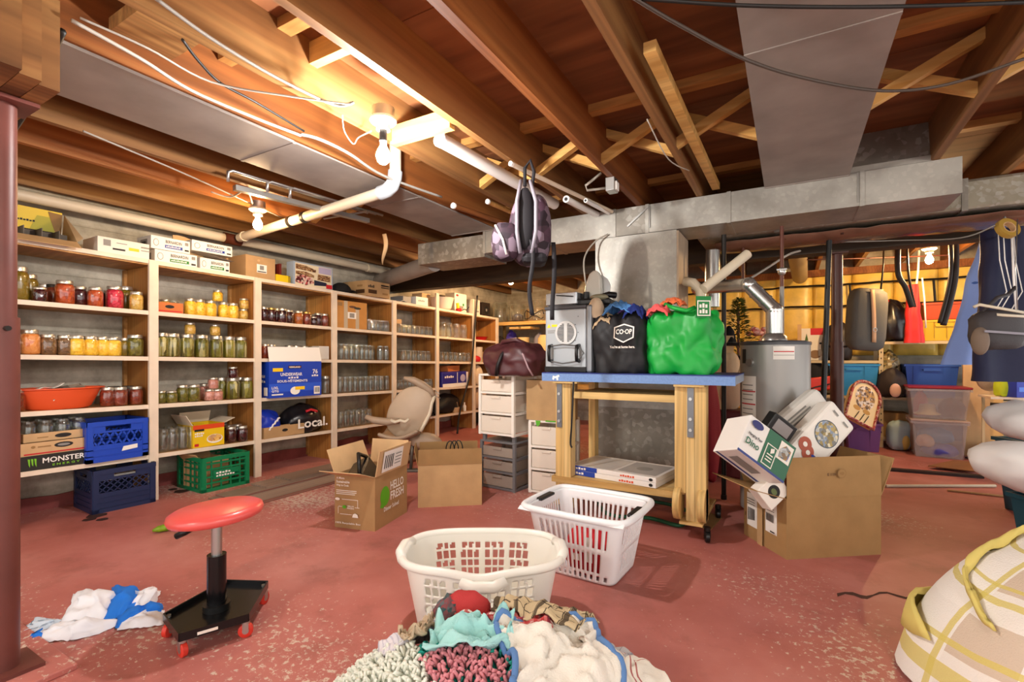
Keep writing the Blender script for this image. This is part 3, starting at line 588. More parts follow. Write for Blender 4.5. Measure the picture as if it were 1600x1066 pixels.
# ---- packages
def pack(name, label, cat, w, d, h, loc, rz, mat, bevel=.002, group=None):
    t = thing(name, label, cat, loc, rz, group); t['_'] = 0; del t['_']
    MB().box(-w/2, -d/2, 0, w/2, d/2, h).build('body', mat, t, bevel=bevel); return t
def carton(name, label, w, d, h, loc, rz, mat, flaps={}, cat='box', inner=None, th=.006, rot=None, fl=None, crush=0):
    t = thing(name, label, cat, loc, rz, rot=rot); b = MB(); i = MB()
    b.box(-w/2, -d/2, 0, w/2, d/2, th); b.box(-w/2, -d/2, th, w/2, -d/2 + th, h); b.box(-w/2, d/2 - th, th, w/2, d/2, h); b.box(-w/2, -d/2 + th, th, -w/2 + th, d/2 - th, h); b.box(w/2 - th, -d/2 + th, th, w/2, d/2 - th, h)
    b.build('body', mat, t)
    for k, a in flaps.items():
        a = R(a); L = fl or (min(w, d) / 2); e = .004
        o, xd, ln = {'f': ((0, -d/2, h), (0, -1), w), 'b': ((0, d/2, h), (0, 1), w), 'l': ((-w/2, 0, h), (-1, 0), d), 'r': ((w/2, 0, h), (1, 0), d)}[k]
        m = MB(); ox, oy = xd; tx, ty = -oy, ox
        ca, sa = math.cos(a), math.sin(a)
        def P(s, q, nn): return (o[0] + ox * (q * sa + nn * ca) + tx * s, o[1] + oy * (q * sa + nn * ca) + ty * s, o[2] + .001 + q * ca - nn * sa)
        sw = ln / 2; V = []
        for nn in (0, e):
            V += [P(-sw, 0, nn), P(sw, 0, nn), P(sw * .985, L, nn), P(-sw * .985, L, nn)]
        m.add(V, [(0, 3, 2, 1), (4, 5, 6, 7), (0, 1, 5, 4), (1, 2, 6, 5), (2, 3, 7, 6), (3, 0, 4, 7)]); m.build('flap', inner or mat, t)
    return t
def FR(w, d): return dict(origin=(-w/2, -d/2, 0), xd=(1, 0, 0), yd=(0, 0, 1))
def shelfbox(u0, u1, l, X): y0 = fx(u0, 558, X).y; y1 = fx(u1, 558, X).y; return (y0 + y1) / 2, y1 - y0
HP = R(90)
# bay 1
y, w = 1.125, .32
t = carton('divided_case', 'opened yellow drinks case with dividers on the leftmost top board', w, .26, .03, (-3.99, y, zs(0, y) + .013), HP, CARDD, {'f': 122}, fl=.085, inner=CARD)
DKC = mt('dark case inside', '#2a211c', .8); DVM = mt('grey divider', '#6b6258', .8)
MB().box(-w/2, .122, .03, w/2, .13, .115).build('back_wall', DKC, t); MB().add([(-w/2, .122, .115), (w/2, .122, .115), (w/2, .10, .245), (-w/2, .10, .245), (-w/2, .128, .115), (w/2, .128, .115), (w/2, .106, .245), (-w/2, .106, .245)], [(0, 1, 2, 3), (7, 6, 5, 4), (0, 4, 5, 1), (1, 5, 6, 2), (2, 6, 7, 3), (3, 7, 4, 0)]).build('lid', mt('yellow case print', '#e8c92c', .5), t)
MB().add([(w/2, -.13, .03), (w/2, .12, .03), (w/2 + .01, .10, .235), (w/2 + .03, -.13, .06)], [(0, 1, 2, 3), (3, 2, 1, 0)]).build('side_flap', CARDL, t); MB().box(-w/2 - .006, -.10, .03, -w/2, .12, .22).build('side_flap', mt('olive case print', '#a89a30', .5), t)
for k in (-.08, 0, .08): MB().box(k - .002, -.115, .006, k + .002, .12, .085).build('divider', DVM, t)
MB().box(-w/2 + .008, -.002, .006, w/2 - .008, .002, .085).build('divider', DVM, t)
prints(t, 'lid_print', (-w/2, .1212, .115), (1, 0, 0), (0, -.022, .13), [('p', [(.17, .0), (.29, 0), (.26, .09), (.20, .09)], mt('olive print', '#b0a81c', .5)), ('p', [(.29, 0), (.32, 0), (.32, .12), (.25, .125)], CARDD), ('w', .11, .045, .085, .012, 6, INK), ('e', .02, .11, .010, .008, INK)])
y, w = shelfbox(153, 234, 0, -3.87); t = pack('white_carton', 'low white carton with small print beside the opened yellow case', 'box', w, .22, .105, (-3.985, y, zs(0, y) + .013), HP, mt('cream carton', '#e9e3d6', .6))
prints(t, 'front_print', **FR(w, .22), items=[('r', .03, .05, .07, .09, GREYP), ('r', .08, .03, .15, .042, INK), ('r', .17, .04, .23, .06, YELP), ('r', .24, .07, .29, .08, GREYP), ('r', .24, .05, .29, .056, GREYP), ('r', .10, .075, .16, .08, GREYP)])
def bern(u0, u1, dz, col, label, h=.092, X=-3.88, open_=False, xt=0, rz=HP):
    y, w = shelfbox(u0, u1, 0, X); c = (X - .11 + xt, y, zs(0, y) + .013 + dz)
    t = pack('jar_lid_carton', label, 'box', w, .2, h, c, rz, mt('white carton', '#ece9e2', .55)); pm = {'b': BLUEP, 'g': GREENP, 'n': INK}[col]
    prints(t, 'front_print', **FR(w, .2), items=[('t', w * .36, h * .56, w * .42, h * .24, 'BERNARDIN', INK), ('r', w * .34, h * .18, w * .80, h * .42, pm), ('w', w * .37, h * .25, w * .38, h * .11, 8, PAPER), ('e', w * .12, h * .5, w * .07, h * .28, GREYP), ('e', w * .12, h * .5, w * .055, h * .23, PAPER), ('r', w * .86, h * .6, w * .95, h * .85, GREYP), ('r', w * .85, h * .15, w * .96, h * .28, INK)])
    prints(t, 'side_print', (-w/2, .1, 0), (0, -1, 0), (0, 0, 1), [('r', .05, .02, .15, .07, GREYP), ('r', .07, .035, .13, .055, INK)])
    if open_:
        MB().add([(-w/2 - .02, -.13, h + .035), (w/2 + .02, -.13, h + .005), (w/2 + .02, .0, h + .004), (-w/2 - .02, .0, h + .04)], [(0, 1, 2, 3), (3, 2, 1, 0)]).build('lid_flap', mt('grey flap', '#a8a29a', .6), t)
bern(243, 309, 0, 'g', 'lower white canning carton with green band, left stack')
bern(237, 298, .094, 'b', 'upper white canning carton with blue band, left stack')
bern(314, 360, 0, 'g', 'lower white canning carton with grey flap, right stack', open_=True)
bern(301, 364, .135, 'b', 'upper white canning carton with blue heading, right stack', h=.08)
y = 1.98; MB().box(-4.05, 1.86, zs(0, y) + .013, -3.98, 2.1, 1.80).build('packing_block', CARDL, label='tan cardboard block propping the right canning carton', cat='box')
MB().grid(10, 4, lambda a, b: (-4.08, 1.93 + .42 * a, 1.84 + .09 * b - .05 * a + .012 * math.sin(a * 9)), .008).build('paper_sheet', CARDL, label='tan paper with holes standing behind the canning cartons', cat='paper')
y, w = shelfbox(384, 430, 0, -3.88); t = pack('plain_carton', 'plain brown carton with small white label on the top board', 'box', w, .27, .185, (-4.015, y, zs(0, y) + .013), HP, CARD)
prints(t, 'label', **FR(w, .27), items=[('r', w * .36, .05, w * .70, .12, PAPER), ('r', w * .46, .075, w * .6, .11, GREYP), ('r', w * .38, .055, w * .68, .063, INK), ('e', w * .42, .15, .012, .01, CARDL)])
t = pack('yellow_carton', 'small yellow box beside the plain brown carton up top', 'box', .14, .1, .065, (-3.93, 2.72, zs(0, 2.72) + .013), HP, mt('bright yellow', '#e8c818', .5)); prints(t, 'edge_print', **FR(.14, .1), items=[('r', .115, .008 + .012 * k, .135, .014 + .012 * k, INK) for k in range(5)])
t = pack('red_book', 'dark red book leaning behind the small yellow box', 'book', .02, .2, .17, (-4.02, 2.72, zs(0, 2.72) + .013), HP, mt('dark red cover', '#6e2018', .5)); MB().box(-.008, -.098, .004, .008, .096, .168).build('pages', PAPER, t)
y, w = shelfbox(459, 520, 0, -3.875); t = pack('train_puzzle_box', 'pale blue toy train box with locomotive pictures on top board', 'box', w, .10, .215, (-3.927, y, zs(0, y) + .013), HP, mt('pale blue box', '#9fb0c4', .5))
TR1 = blotch('train picture', ['#3a2418', '#7a4a2a', '#c9a878', '#5a3020'], 60, stretch=(1, 1, 3)); TR2 = blotch('red train picture', ['#c02030', '#e8d8c8', '#701018', '#2a1a1a'], 55)
prints(t, 'front_print', **FR(w, .10), items=[('r', .015, .005, w - .015, .205, mt('cream print', '#e6d8b8', .5)), ('r', w * .62, .14, w - .02, .20, mt('lilac print', '#b8b0cc', .5)), ('p', [(.02, .15), (w * .55, .14), (w * .55, .165), (w * .3, .19), (.02, .195)], TR1), ('p', [(.02, .10), (w * .5, .09), (w * .5, .115), (w * .3, .135), (.02, .13)], TR1), ('p', [(w * .58, .075), (w - .03, .07), (w - .03, .125), (w * .6, .13)], TR1), ('p', [(.01, .03), (w * .3, .01), (w * .5, .04), (w * .45, .085), (w * .2, .105), (.02, .08)], TR2), ('p', [(w * .5, .02), (w - .06, .03), (w - .08, .06), (w * .5, .07)], mt('navy print', '#20243c', .5)), ('r', w - .08, .006, w - .01, .045, RED)])
# bay 1 below: carton of jars, black tray, basin, crates
y = 1.20; zb = zs(4, y) + .003
t = carton('energy_drink_tray', 'black energy drink tray under the jar cartons, bottom shelf', .36, .26, .085, (-4.0, y, zb), HP, mt('black tray print', '#26231f', .6))
MG = mt('lime print', '#7ac028', .5)
prints(t, 'front_print', **FR(.36, .26), items=[('p', [(.04 + .014 * k, .07), (.05 + .014 * k, .068), (.05 + .014 * k, .02 + .006 * (k == 1)), (.044 + .014 * k, .035)], MG) for k in range(3)] + [('t', .105, .036, .20, .032, 'MONSTER', PAPER), ('t', .15, .014, .13, .012, 'E N E R G Y', MG)])
t = carton('jar_carton', 'lower tan jar carton with dark oval and red line', .35, .25, .075, (-4.0, y, zb + .087), HP, CARDL); prints(t, 'front_print', **FR(.35, .25), items=[('e', .20, .048, .045, .016, INK), ('e', .20, .048, .03, .008, GREYP), ('r', .02, .006, .33, .014, RED), ('e', .06, .05, .01, .008, CARDD), ('r', .08, .045, .14, .052, CARDD)])
t = carton('jar_carton', 'upper tan jar carton holding empty jars', .32, .24, .05, (-4.02, y + .01, zb + .164), HP, CARDL); prints(t, 'front_print', **FR(.32, .24), items=[('e', .18, .025, .04, .013, INK), ('r', .06, .02, .11, .026, CARDD)])
for j in range(4):
    for i in range(2): jar('G', None, (-3.955 - .10 * i, y - .115 + .08 * j, zb + .172), 'upper tan carton, ' + ('front' if i == 0 else 'rear') + ' row', 0)
ORG = mt('orange basin plastic', '#e2582c', .4, spec=.5)
bs_ = thing('wash_basin', 'orange oval plastic basin on the fourth shelf of leftmost bay', 'basin', (-3.99, 1.235, zs(3, 1.235) + .002), HP)
MB().lathe([(.001, .004), (.15, 0), (.165, .012), (.215, .12), (.235, .125), (.235, .131), (.213, .131), (.16, .02), (.001, .012)], 36, caps=False, sx=1, sy=.58).build('bowl', ORG, bs_, auto=50)
mg = thing('magazine', 'folded glossy magazine sticking out of the orange basin', 'magazine', (-3.97, 1.27, zs(3, 1.2) + .10), rot=(R(24), R(-8), HP + .2))
MB().box(-.11, -.07, 0, .11, .07, .008).build('pages', PAPER, mg); MB().box(-.11, -.07, .008, .11, .07, .0095).build('cover', blotch('magazine picture', ['#4a3a30', '#8c7a68', '#c8b8a4', '#2c2420'], 22, .25, bump=0), mg)
MB().grid(8, 4, lambda a, b: (-4.0 + .06 * b, 1.12 + .13 * a, zs(3, 1.2) + .12 + .035 * a + .01 * math.sin(a * 7)), .002).build('crumpled_paper', PAPER, label='creased white paper beside the magazine in the basin', cat='paper', smooth=True)
def crate(name, label, w, d, h, loc, rz, mat, style, tagm=None):
    t = thing(name, label, 'crate', loc, rz); th = .012
    MB().box(-w/2 + .01, -d/2 + .01, 0, w/2 - .01, d/2 - .01, .01).build('bottom', mat, t)
    for side, (L, off, ang) in {'front': (w, -d/2, 0), 'back': (w, -d/2, math.pi), 'left': (d, -w/2, -HP), 'right': (d, -w/2, HP)}.items():
        b = MB(); b.at(rz=ang); a = L/2
        def S(x0, x1, z0, z1, dd=0): b.box(x0, off + dd, z0, x1, off + th, z1)
        S(-a, -a + .03, 0, h, -.004); S(a - .03, a, 0, h, -.004); S(-a, a, h - .03, h, -.006); S(-a, a, 0, .025, -.004)
        if style == 'hex':
            S(-a + .03, a - .03, .025, h * .42); S(-a + .03, a - .03, h - .075, h - .062); S(-a + .03, -.07, h - .062, h - .03); S(.07, a - .03, h - .062, h - .03)
            n = max(4, int((2 * a - .06) / .045)); st = (2 * a - .06) / n; z0, z1 = h * .42, h - .075; zm = (z0 + z1) / 2
            for i in range(n + 1):
                x = -a + .03 + i * st
                b.beam((x - st / 2 if i else x, off + .006, z0), (x, off + .006, zm - .012), .011, .011); b.beam((x + st / 2 if i < n else x, off + .006, z0), (x, off + .006, zm - .012), .011, .011)
                b.beam((x, off + .006, zm - .012), (x, off + .006, zm + .012), .011, .011); b.beam((x, off + .006, zm + .012), (x - st / 2 if i else x, off + .006, z1), .011, .011); b.beam((x, off + .006, zm + .012), (x + st / 2 if i < n else x, off + .006, z1), .011, .011)
            for z in (h * .15, h * .30): S(-a, a, z, z + .006, -.004)
        elif style == 'diamond':
            S(-a + .03, a - .03, .025, h * .46); S(-a + .03, -.06, h * .74, h - .03); S(.06, a - .03, h * .74, h - .03); S(-.06, .06, h * .74, h * .80)
            n = int((2 * a - .06) / .038); st = (2 * a - .06) / n
            for i in range(n):
                x = -a + .03 + i * st
                for (p, q) in ((0, 1), (1, 0)): b.beam((x + st * p, off + .006, h * .46), (x + st * q, off + .006, h * .60), .005, .006); b.beam((x + st * p, off + .006, h * .60), (x + st * q, off + .006, h * .74), .005, .006)
            for z in (h * .10, h * .22, h * .34): S(-a, a, z, z + .004, -.005)
        else:
            for z in (h * .22, h * .40, h * .62, h * .78): S(-a, a, z, z + .012)
            n = int(2 * a / .06)
            for i in range(1, n): x = -a + 2 * a * i / n; S(x - .005, x + .005, .02, h - .02, .003)
            if side == 'front': S(-a * .55, a * .55, h * .34, h * .60)
        b.build(side + '_wall', mat, t)
    return t
t = crate('milk_crate', 'bright blue plastic milk crate on the bottom shelf, leftmost bay', .33, .30, .26, (-3.985, 1.49, zs(4, 1.49) + .003), HP, mt('blue crate plastic', '#1c46b8', .4), 'hex')
prints(t, 'paper_tag', (-.165, -.154, 0), (1, 0, 0), (0, 0, 1), [('p', [(.18, .055), (.27, .065), (.27, .092), (.19, .085)], PAPER)])
nav = mt('navy crate plastic', '#1d2a4e', .4)
t = crate('milk_crate', 'dark navy plastic crate on the floor under the leftmost bay', .34, .33, .275, (-3.985, 1.53, 0), HP - .05, nav, 'diamond')
MB().box(-.14, -.10, .19, .10, .12, .20).build('folded_paper', PAPER, label='folded papers lying inside the dark navy crate', cat='paper', loc=(-3.985, 1.53, 0))
t = crate('produce_crate', 'green plastic crate with white lettering on floor, second bay', .35, .36, .255, (-3.91, 2.14, 0), HP - .03, mt('green crate plastic', '#0f7a4c', .4), 'bars')
prints(t, 'lettering', (-.175, -.180, 0), (1, 0, 0), (0, 0, 1), [('w', .10, .123, .11, .016, 5, PAPER), ('w', .10, .102, .14, .014, 7, PAPER)])
carton('small_carton', 'small tan carton with raised flap inside the green crate', .22, .20, .21, (-3.92, 2.09, .012), HP + .15, CARD, {'b': 25, 'l': 40}, fl=.07)
# bay 2 others
y = 1.80; t = carton('jar_tray', 'orange cardboard jar tray on the second shelf, second bay', .19, .2, .072, (-3.97, 1.805, zs(1, y) + .003), HP, mt('orange cardboard', '#c8743c', .7)); prints(t, 'front_print', **FR(.19, .2), items=[('e', .10, .042, .03, .012, INK), ('r', .01, .006, .18, .014, RED)])
for i in range(6): jar('S', None if i != 2 else 'mustard', (-3.93 - .085 * (i % 2), 1.745 + .062 * (i // 2), zs(1, y) + .011), 'orange cardboard jar tray, second bay', 's' if i == 2 else 0)
YW = mt('yellow waffle carton', '#e8c21a', .45)
y, w = shelfbox(302, 351, 4, -3.875); t = carton('waffle_carton', 'opened yellow frozen waffle carton on bottom shelf, second bay', w, .22, .17, (-3.99, y, zs(4, y) + .003), HP, YW, {'l': 30, 'b': -20, 'r': 70}, fl=.09, inner=mt('pale flap', '#d8ccb4', .6))
WF = blotch('waffle picture', ['#d89a3c', '#f0c878', '#b87428', '#f0e0c0'], 50, bump=0)
prints(t, 'front_print', **FR(w, .22), items=[('r', 0, .135, w, .17, mt('orange print', '#d84818', .5)), ('r', .01, .122, .08, .138, INK), ('e', w * .68, .055, w * .26, .035, PAPER), ('e', w * .68, .06, w * .23, .028, WF), ('w', .012, .10, .07, .014, 5, PAPER), ('w', .012, .082, .06, .013, 4, PAPER), ('r', .01, .01, .04, .03, RED)])
# bay 3
y = 2.83; KB = mt('deep blue carton', '#1840b4', .4)
t = carton('underwear_carton', 'big blue underwear carton with raised white flap, third bay', .49, .33, .31, (-3.955, 2.80, zs(3, y) + .003), HP - .10, KB, {'b': -18, 'f': -14}, fl=.13, inner=PAPER)
LB = mt('light blue print', '#4c7ce0', .4)
prints(t, 'front_print', origin=(-.245, -.165, 0), xd=(1, 0, 0), yd=(0, 0, 1), items=[('r', 0, .05, .49, .12, mt('mid blue print', '#2a58d0', .4)), ('t', .10, .185, .20, .028, 'UNDERWEAR', PAPER), ('w', .17, .162, .10, .016, 4, PAPER), ('t', .07, .13, .28, .026, 'SOUS-VÊTEMENTS', PAPER), ('r', .17, .25, .29, .275, INK), ('r', .17, .262, .29, .266, RED), ('t', .18, .255, .10, .014, 'KIRKLAND', PAPER), ('r', .03, .225, .12, .255, YELP), ('t', .40, .20, .05, .04, '76', PAPER), ('w', .39, .175, .07, .018, 3, PAPER), ('t', .02, .075, .06, .022, 'L/XL', PAPER), ('t', .02, .048, .06, .02, 'G/TG', PAPER), ('r', .02, .022, .12, .034, PAPER), ('e', .23, .055, .045, .035, PAPER), ('r', .23, .062, .32, .09, YELP), ('r', .41, .015, .47, .085, PAPER)] + [('r', .418 + .008 * k, .03, .422 + .008 * k, .075, INK) for k in range(6)])
prints(t, 'side_print', (-.245, .165, 0), (0, -1, 0), (0, 0, 1), [('t', .12, .17, .15, .025, 'UNDERWEAR', PAPER), ('w', .1, .13, .18, .022, 5, PAPER), ('r', .25, .02, .31, .09, PAPER), ('e', .08, .06, .04, .03, YELP)])
BG = mt('black bag plastic', '#17161a', .3, bump=.8, bs=9, spec=.7)
def sack(name, label, loc, r, mat, seed, neck=.25, amp=.16, cat='bag', rz=0, n=28, m=16, sq=.0, fold=.0):
    def fn(d):
        f = (1 - sq) + sq * .93 * (abs(d.x) ** 4 + abs(d.y) ** 4 + abs(d.z) ** 4 + 1e-6) ** -.25
        f *= 1 + amp * wob(d, 2.2, seed) + amp * .45 * wob(d, 5.5, seed + 3) + .05 * abs(math.sin(6 * math.atan2(d.y, d.x) + 4 * d.z))
        if fold:
            w1 = wob((d.x * 1.6, d.y * 1.6, d.z * .7), 2.1, seed + 7); w2 = wob((d.x, d.y, d.z * 1.4), 3.7, seed + 11)
            f -= fold * (max(0, 1 - abs(w1) * 5) ** 1.5) * (.4 + .6 * (d.z > -.3)) + fold * .7 * max(0, 1 - abs(w2) * 6) ** 1.5
        if d.z < -.55: f *= .55 / max(.55, -d.z) * .98
        if d.z > .6: f *= 1 - neck * (d.z - .6)
        return f
    t = thing(name, label, cat, loc, rz); o = MB().ell((0, 0, r[2] * .57), r, n, m, fn).build('body', mat, t, smooth=True, subd=1); return t
t = sack('drawstring_bag', 'bright blue drawstring bag beside the black bag, third bay', (-3.97, 2.60, zs(4, 2.6) + .012), (.11, .13, .15), mt('blue bag nylon', '#1838b8', .4, bump=.4, bs=20), 3)
MB().tube([(.115, .02 + .012 * i - .05, .06 + .012 * i + .012 * (i % 2)) for i in range(9)], .008, 6).build('white_lettering', PAPER, t)
t = sack('shopping_bag', 'black shopping bag lettered local in white, third bay', (-3.99, 2.98, zs(4, 2.98) + .004), (.14, .20, .17), BG, 5, .1)
prints(t, 'lettering', (.158, -.15, .055), (0, 1, 0), (0, 0, 1), [('t', 0, 0, .32, .085, 'Local.', PAPER)], lift=.003)
MB().tube([(.12, -.04, .20), (.14, 0, .215), (.13, .05, .20), (.14, .07, .19)], .012, 6).build('red_tie', RED, t, smooth=True)
y, w = shelfbox(412, 475, 4, -3.86); t = carton('cardboard_tray', 'low cardboard tray with hand hole on bottom shelf, third bay', w, .06, .095, (-3.885, y, zs(4, y) + .004), HP, CARD); prints(t, 'hand_hole', **FR(w, .06), items=[('e', w * .5, .055, .028, .013, INK)])
MB().box(-3.98, 3.09, zs(2, 3.15) + .003, -3.875, 3.205, zs(2, 3.15) + .13).build('white_tub', mt('pale grey carton', '#d8d4cc', .6), label='pale square carton at the right end of third shelf, third bay', cat='box', bevel=.004)
t = carton('jar_tray', 'small printed tray of amber jars, third shelf, third bay', .14, .1, .06, (-3.93, 2.99, zs(2, 3) + .003), HP, mt('orange cardboard', '#c8743c', .7)); prints(t, 'front_print', **FR(.14, .1), items=[('r', .01, .01, .13, .03, RED)])
# bay 4
y = 3.72; t = carton('printed_carton', 'brown lettered carton on the top board, fourth bay', .33, .36, .16, (-4.0, 3.80, zs(0, y) + .014), HP, CARD); MB().box(-.163, -.178, .154, .163, .178, .162).build('lid', CARD, t)
prints(t, 'front_print', **FR(.33, .36), items=[('w', .02, .09, .09, .03, 4, INK), ('r', .02, .03, .14, .07, mt('brown ink', '#4a2f18', .6)), ('r', .2, .12, .32, .135, INK), ('r', .2, .10, .32, .11, INK), ('r', .22, .03, .30, .05, CARDD)]); prints(t, 'side_print', (-.165, .18, 0), (0, -1, 0), (0, 0, 1), [('r', .20, .03, .33, .07, mt('brown ink', '#4a2f18', .6)), ('r', .22, .10, .30, .12, CARDD)])
c = thing('cap', 'black cap lying on the top board between cartons', 'cap', (-3.96, 3.42, zs(0, 3.4) + .014), .3)
MB().ell((0, 0, 0), (.11, .115, .11), 18, 10, lambda d: 1 if d.z > 0 else .999 if d.z > -.05 else .3).build('crown', mt('black cloth', '#1a1818', .9), c, smooth=True); MB().grid(8, 4, lambda a, b: (.04 + .10 * b, (a - .5) * .17 * (1 - .2 * b), .012 + .01 * math.sin(a * 3.14)), .005).build('brim', mt('black cloth', '#1a1818', .9), c, smooth=True)
y, w = shelfbox(527, 574, 1, -3.865); t = pack('taped_carton', 'brown carton with grey tape strips on second shelf, fourth bay', 'box', w, .30, .275, (-4.02, y, zs(1, y) + .003), HP, card('orange cardboard box', '#c08a4c'))
prints(t, 'tape', **FR(w, .30), items=[('r', w * .22, 0, w * .34, .275, mt('grey tape', '#b8aa94', .4)), ('r', w * .60, 0, w * .72, .22, mt('grey tape', '#b8aa94', .4)), ('r', w * .34, .10, w * .62, .165, PAPER), ('r', w * .40, .11, w * .56, .155, GREYP), ('e', w * .5, .22, w * .12, .012, BRASS), ('e', w * .66, .21, w * .12, .012, INK), ('r', w * .02, .22, w * .16, .255, CARDD)])
# bay 5
MB().grid(10, 6, lambda a, b: (-4.12 + .24 * b, 4.13 + .22 * a, zs(0, 4.2) + .02 + .05 * a * (1 - b) + .015 * math.sin(a * 8 + b * 3)), .002).build('crumpled_paper', PAPER, label='crumpled white paper on the top board, fifth bay', cat='paper', smooth=True)
t = pack('white_lettered_box', 'white box with grey lettering on the top board, fifth bay', 'box', .22, .16, .10, (-3.96, 4.58, zs(0, 4.5) + .014), HP, mt('white carton', '#ece9e2', .55)); prints(t, 'front_print', **FR(.22, .16), items=[('w', .04, .045, .12, .02, 5, GREYP)])
pack('tan_box', 'plain tan box behind the tall cream post, top board', 'box', .16, .16, .17, (-4.03, 4.74, zs(0, 4.7) + .014), HP, CARDL)
pack('grey_case', 'small grey case beside crumpled paper, fifth bay', 'box', .14, .2, .085, (-4.02, 4.36, zs(0, 4.4) + .014), HP, mt('grey case', '#8c8884', .5))
t = carton('jar_flat', 'tan jar carton sitting on glasses, second shelf, fifth bay', .17, .14, .05, (-4.02, 4.21, zs(1, 4.2) + .116), HP, CARDL)
dc = crate('folding_crate', 'black folding crate packed full behind the beige chair', .66, .30, .22, (-3.99, 4.45, zs(4, 4.5) + .003), HP, BLACK, 'bars')
MB().ell((0, 0, .11), (.13, .29, .12), 20, 10, lambda d: 1 + .3 * wob(d, 4, 2)).build('crate_stuffing', blotch('dark oddments', ['#14141a', '#2a2a30', '#1c3a24', '#3a2a30', '#20202a'], 30, .5), label='jumble of dark cloth and green bits in the black crate', cat='oddments', loc=(-3.99, 4.45, zs(4, 4.5) + .02))
# bay 6
MB().lathe([(.001, .004), (.10, 0), (.13, .03), (.165, .16), (.175, .165), (.165, .165), (.12, .035), (.001, .012)], 28).build('mixing_bowl', mt('white ceramic', '#efe6d8', .25), label='upturned-looking large white bowl on top board, sixth bay', cat='bowl', loc=(-4.01, 5.12, zs(0, 5.1) + .014), auto=50)
t = pack('milk_carton_box', 'tall white printed carton standing on top board, sixth bay', 'box', .28, .16, .27, (-4.05, 5.5, zs(0, 5.5) + .014), HP, mt('cream carton', '#e9e3d6', .6)); prints(t, 'front_print', **FR(.28, .16), items=[('e', .06, .24, .03, .015, RED), ('r', .06, .06, .2, .10, GREYP), ('e', .2, .12, .02, .02, GREENP)])
tg = thing('toy_gadget', 'small red and yellow toy with black cord on top board edge', 'toy', (-3.90, 5.36, zs(0, 5.4) + .014)); MB().ell((0, 0, .03), (.04, .05, .03), 12, 8).build('body', RED, tg, smooth=True); MB().cyl((0, -.02, .05), (0, -.03, .12), .022, n=10).build('cap', YELP, tg); MB().tube([(0, .05, .02), (.01, .12, .05), (.0, .18, .04), (0, .24, .09)], .006, 6).build('cord', BLACK, tg, smooth=True)
t = pack('white_jar_box', 'cream printed box by the corner post on the top board', 'box', .18, .16, .23, (-4.03, 5.86, zs(0, 5.86) + .014), HP, mt('cream carton', '#e9e3d6', .6)); prints(t, 'front_print', **FR(.18, .16), items=[('r', .03, .05, .15, .07, GREYP), ('r', .03, .1, .15, .15, mt('cream print', '#e6d8b8', .5))])
t = pack('dark_speaker', 'dark speaker box at the corner of the top board', 'speaker', .2, .2, .21, (-4.02, 6.08, zs(0, 6.1) + .014), HP, mt('dark brown veneer', '#2a201a', .5)); prints(t, 'cone', **FR(.2, .2), items=[('e', .1, .1, .06, .06, INK), ('e', .1, .1, .02, .02, GREYP)])
y, w = shelfbox(688, 734, 3, -3.88); t = pack('diaper_pack', 'blue and purple wrapped tissue pack on fourth shelf, sixth bay', 'package', w * .9, .25, .20, (-4.0, y - .01, zs(3, y) + .003), HP, mt('purple wrap', '#2c2a86', .3), .02)
prints(t, 'front_print', origin=(-w * .45, -.125, 0), xd=(1, 0, 0), yd=(0, 0, 1), items=[('r', .02, .0, w * .88, .045, PAPER), ('r', w * .50, .05, w * .52, .19, PAPER), ('w', .06, .12, .2, .03, 5, PAPER), ('e', w * .7, .11, .06, .05, mt('lilac print', '#b8b0cc', .5)), ('r', w * .82, .03, w * .89, .19, PAPER)])
carton('orange_tray', 'open orange carton lying on the blue tissue pack', .30, .16, .075, (-4.0, 5.27, zs(3, 5.2) + .205), HP + .1, mt('orange cardboard', '#e08a34', .6), {'r': 60}, fl=.06)
sack('black_duffel', 'black duffel bag on the bottom shelf, sixth bay', (-4.02, 5.2, zs(4, 5.2) + .003), (.13, .27, .17), mt('black nylon', '#141316', .5), 9)
tb = thing('tan_basket', 'small tan basket with handle before the black duffel', 'basket', (-3.91, 5.3, zs(4, 5.3) + .003)); MB().lathe([(.04, 0), (.06, .07), (.055, .07), (.035, .008)], 14).build('body', CARDL, tb, auto=40); MB().tube([(0, -.055, .065), (0, -.03, .13), (0, .03, .13), (0, .055, .065)], .006, 6).build('handle', CARDL, tb, smooth=True)
MB().lathe([(.022, 0), (.024, .07), (.010, .09), (.010, .12), (.002, .12)], 12).build('spray_bottle', WHITE, label='small white bottle at the right of the bottom shelf, sixth bay', cat='bottle', loc=(-3.92, 5.52, zs(4, 5.5) + .003), auto=40)
# corner bay
MB().lathe([(.001, .01), (.09, 0), (.12, .05), (.13, .055), (.115, .05), (.085, .012), (.001, .016)], 26).build('red_bowl', mt('red enamel', '#c01c22', .25), label='shallow red bowl on second shelf of the corner bay', cat='bowl', loc=(-4.0, 6.02, zs(1, 6) + .003), auto=50)
MB().lathe([(.001, 0), (.085, 0), (.09, .14), (.085, .14), (.08, .01), (.001, .008)], 20).build('tin_canister', mt('tan tin', '#a88a68', .5, .3), label='tan canister behind the shallow red bowl', cat='canister', loc=(-4.12, 5.92, zs(1, 6) + .003), auto=50)
t = thing('glass_vase', 'frosted cylinder vase on third shelf of the corner bay', 'vase', (-3.99, 5.93, zs(2, 6) + .003)); MB().lathe([(.001, .002), (.08, 0), (.085, .22), (.08, .22), (.075, .01), (.001, .01)], 20).build('vase', frosted('frosted plastic', '#e8dcc8', .6), t, auto=50)
MB().lathe([(.001, 0), (.05, 0), (.05, .13), (.03, .15), (.001, .15)], 16).build('tan_tumbler', CARDL, label='tan tumbler right of the frosted vase', cat='tumbler', loc=(-3.98, 6.12, zs(2, 6) + .003), auto=50)
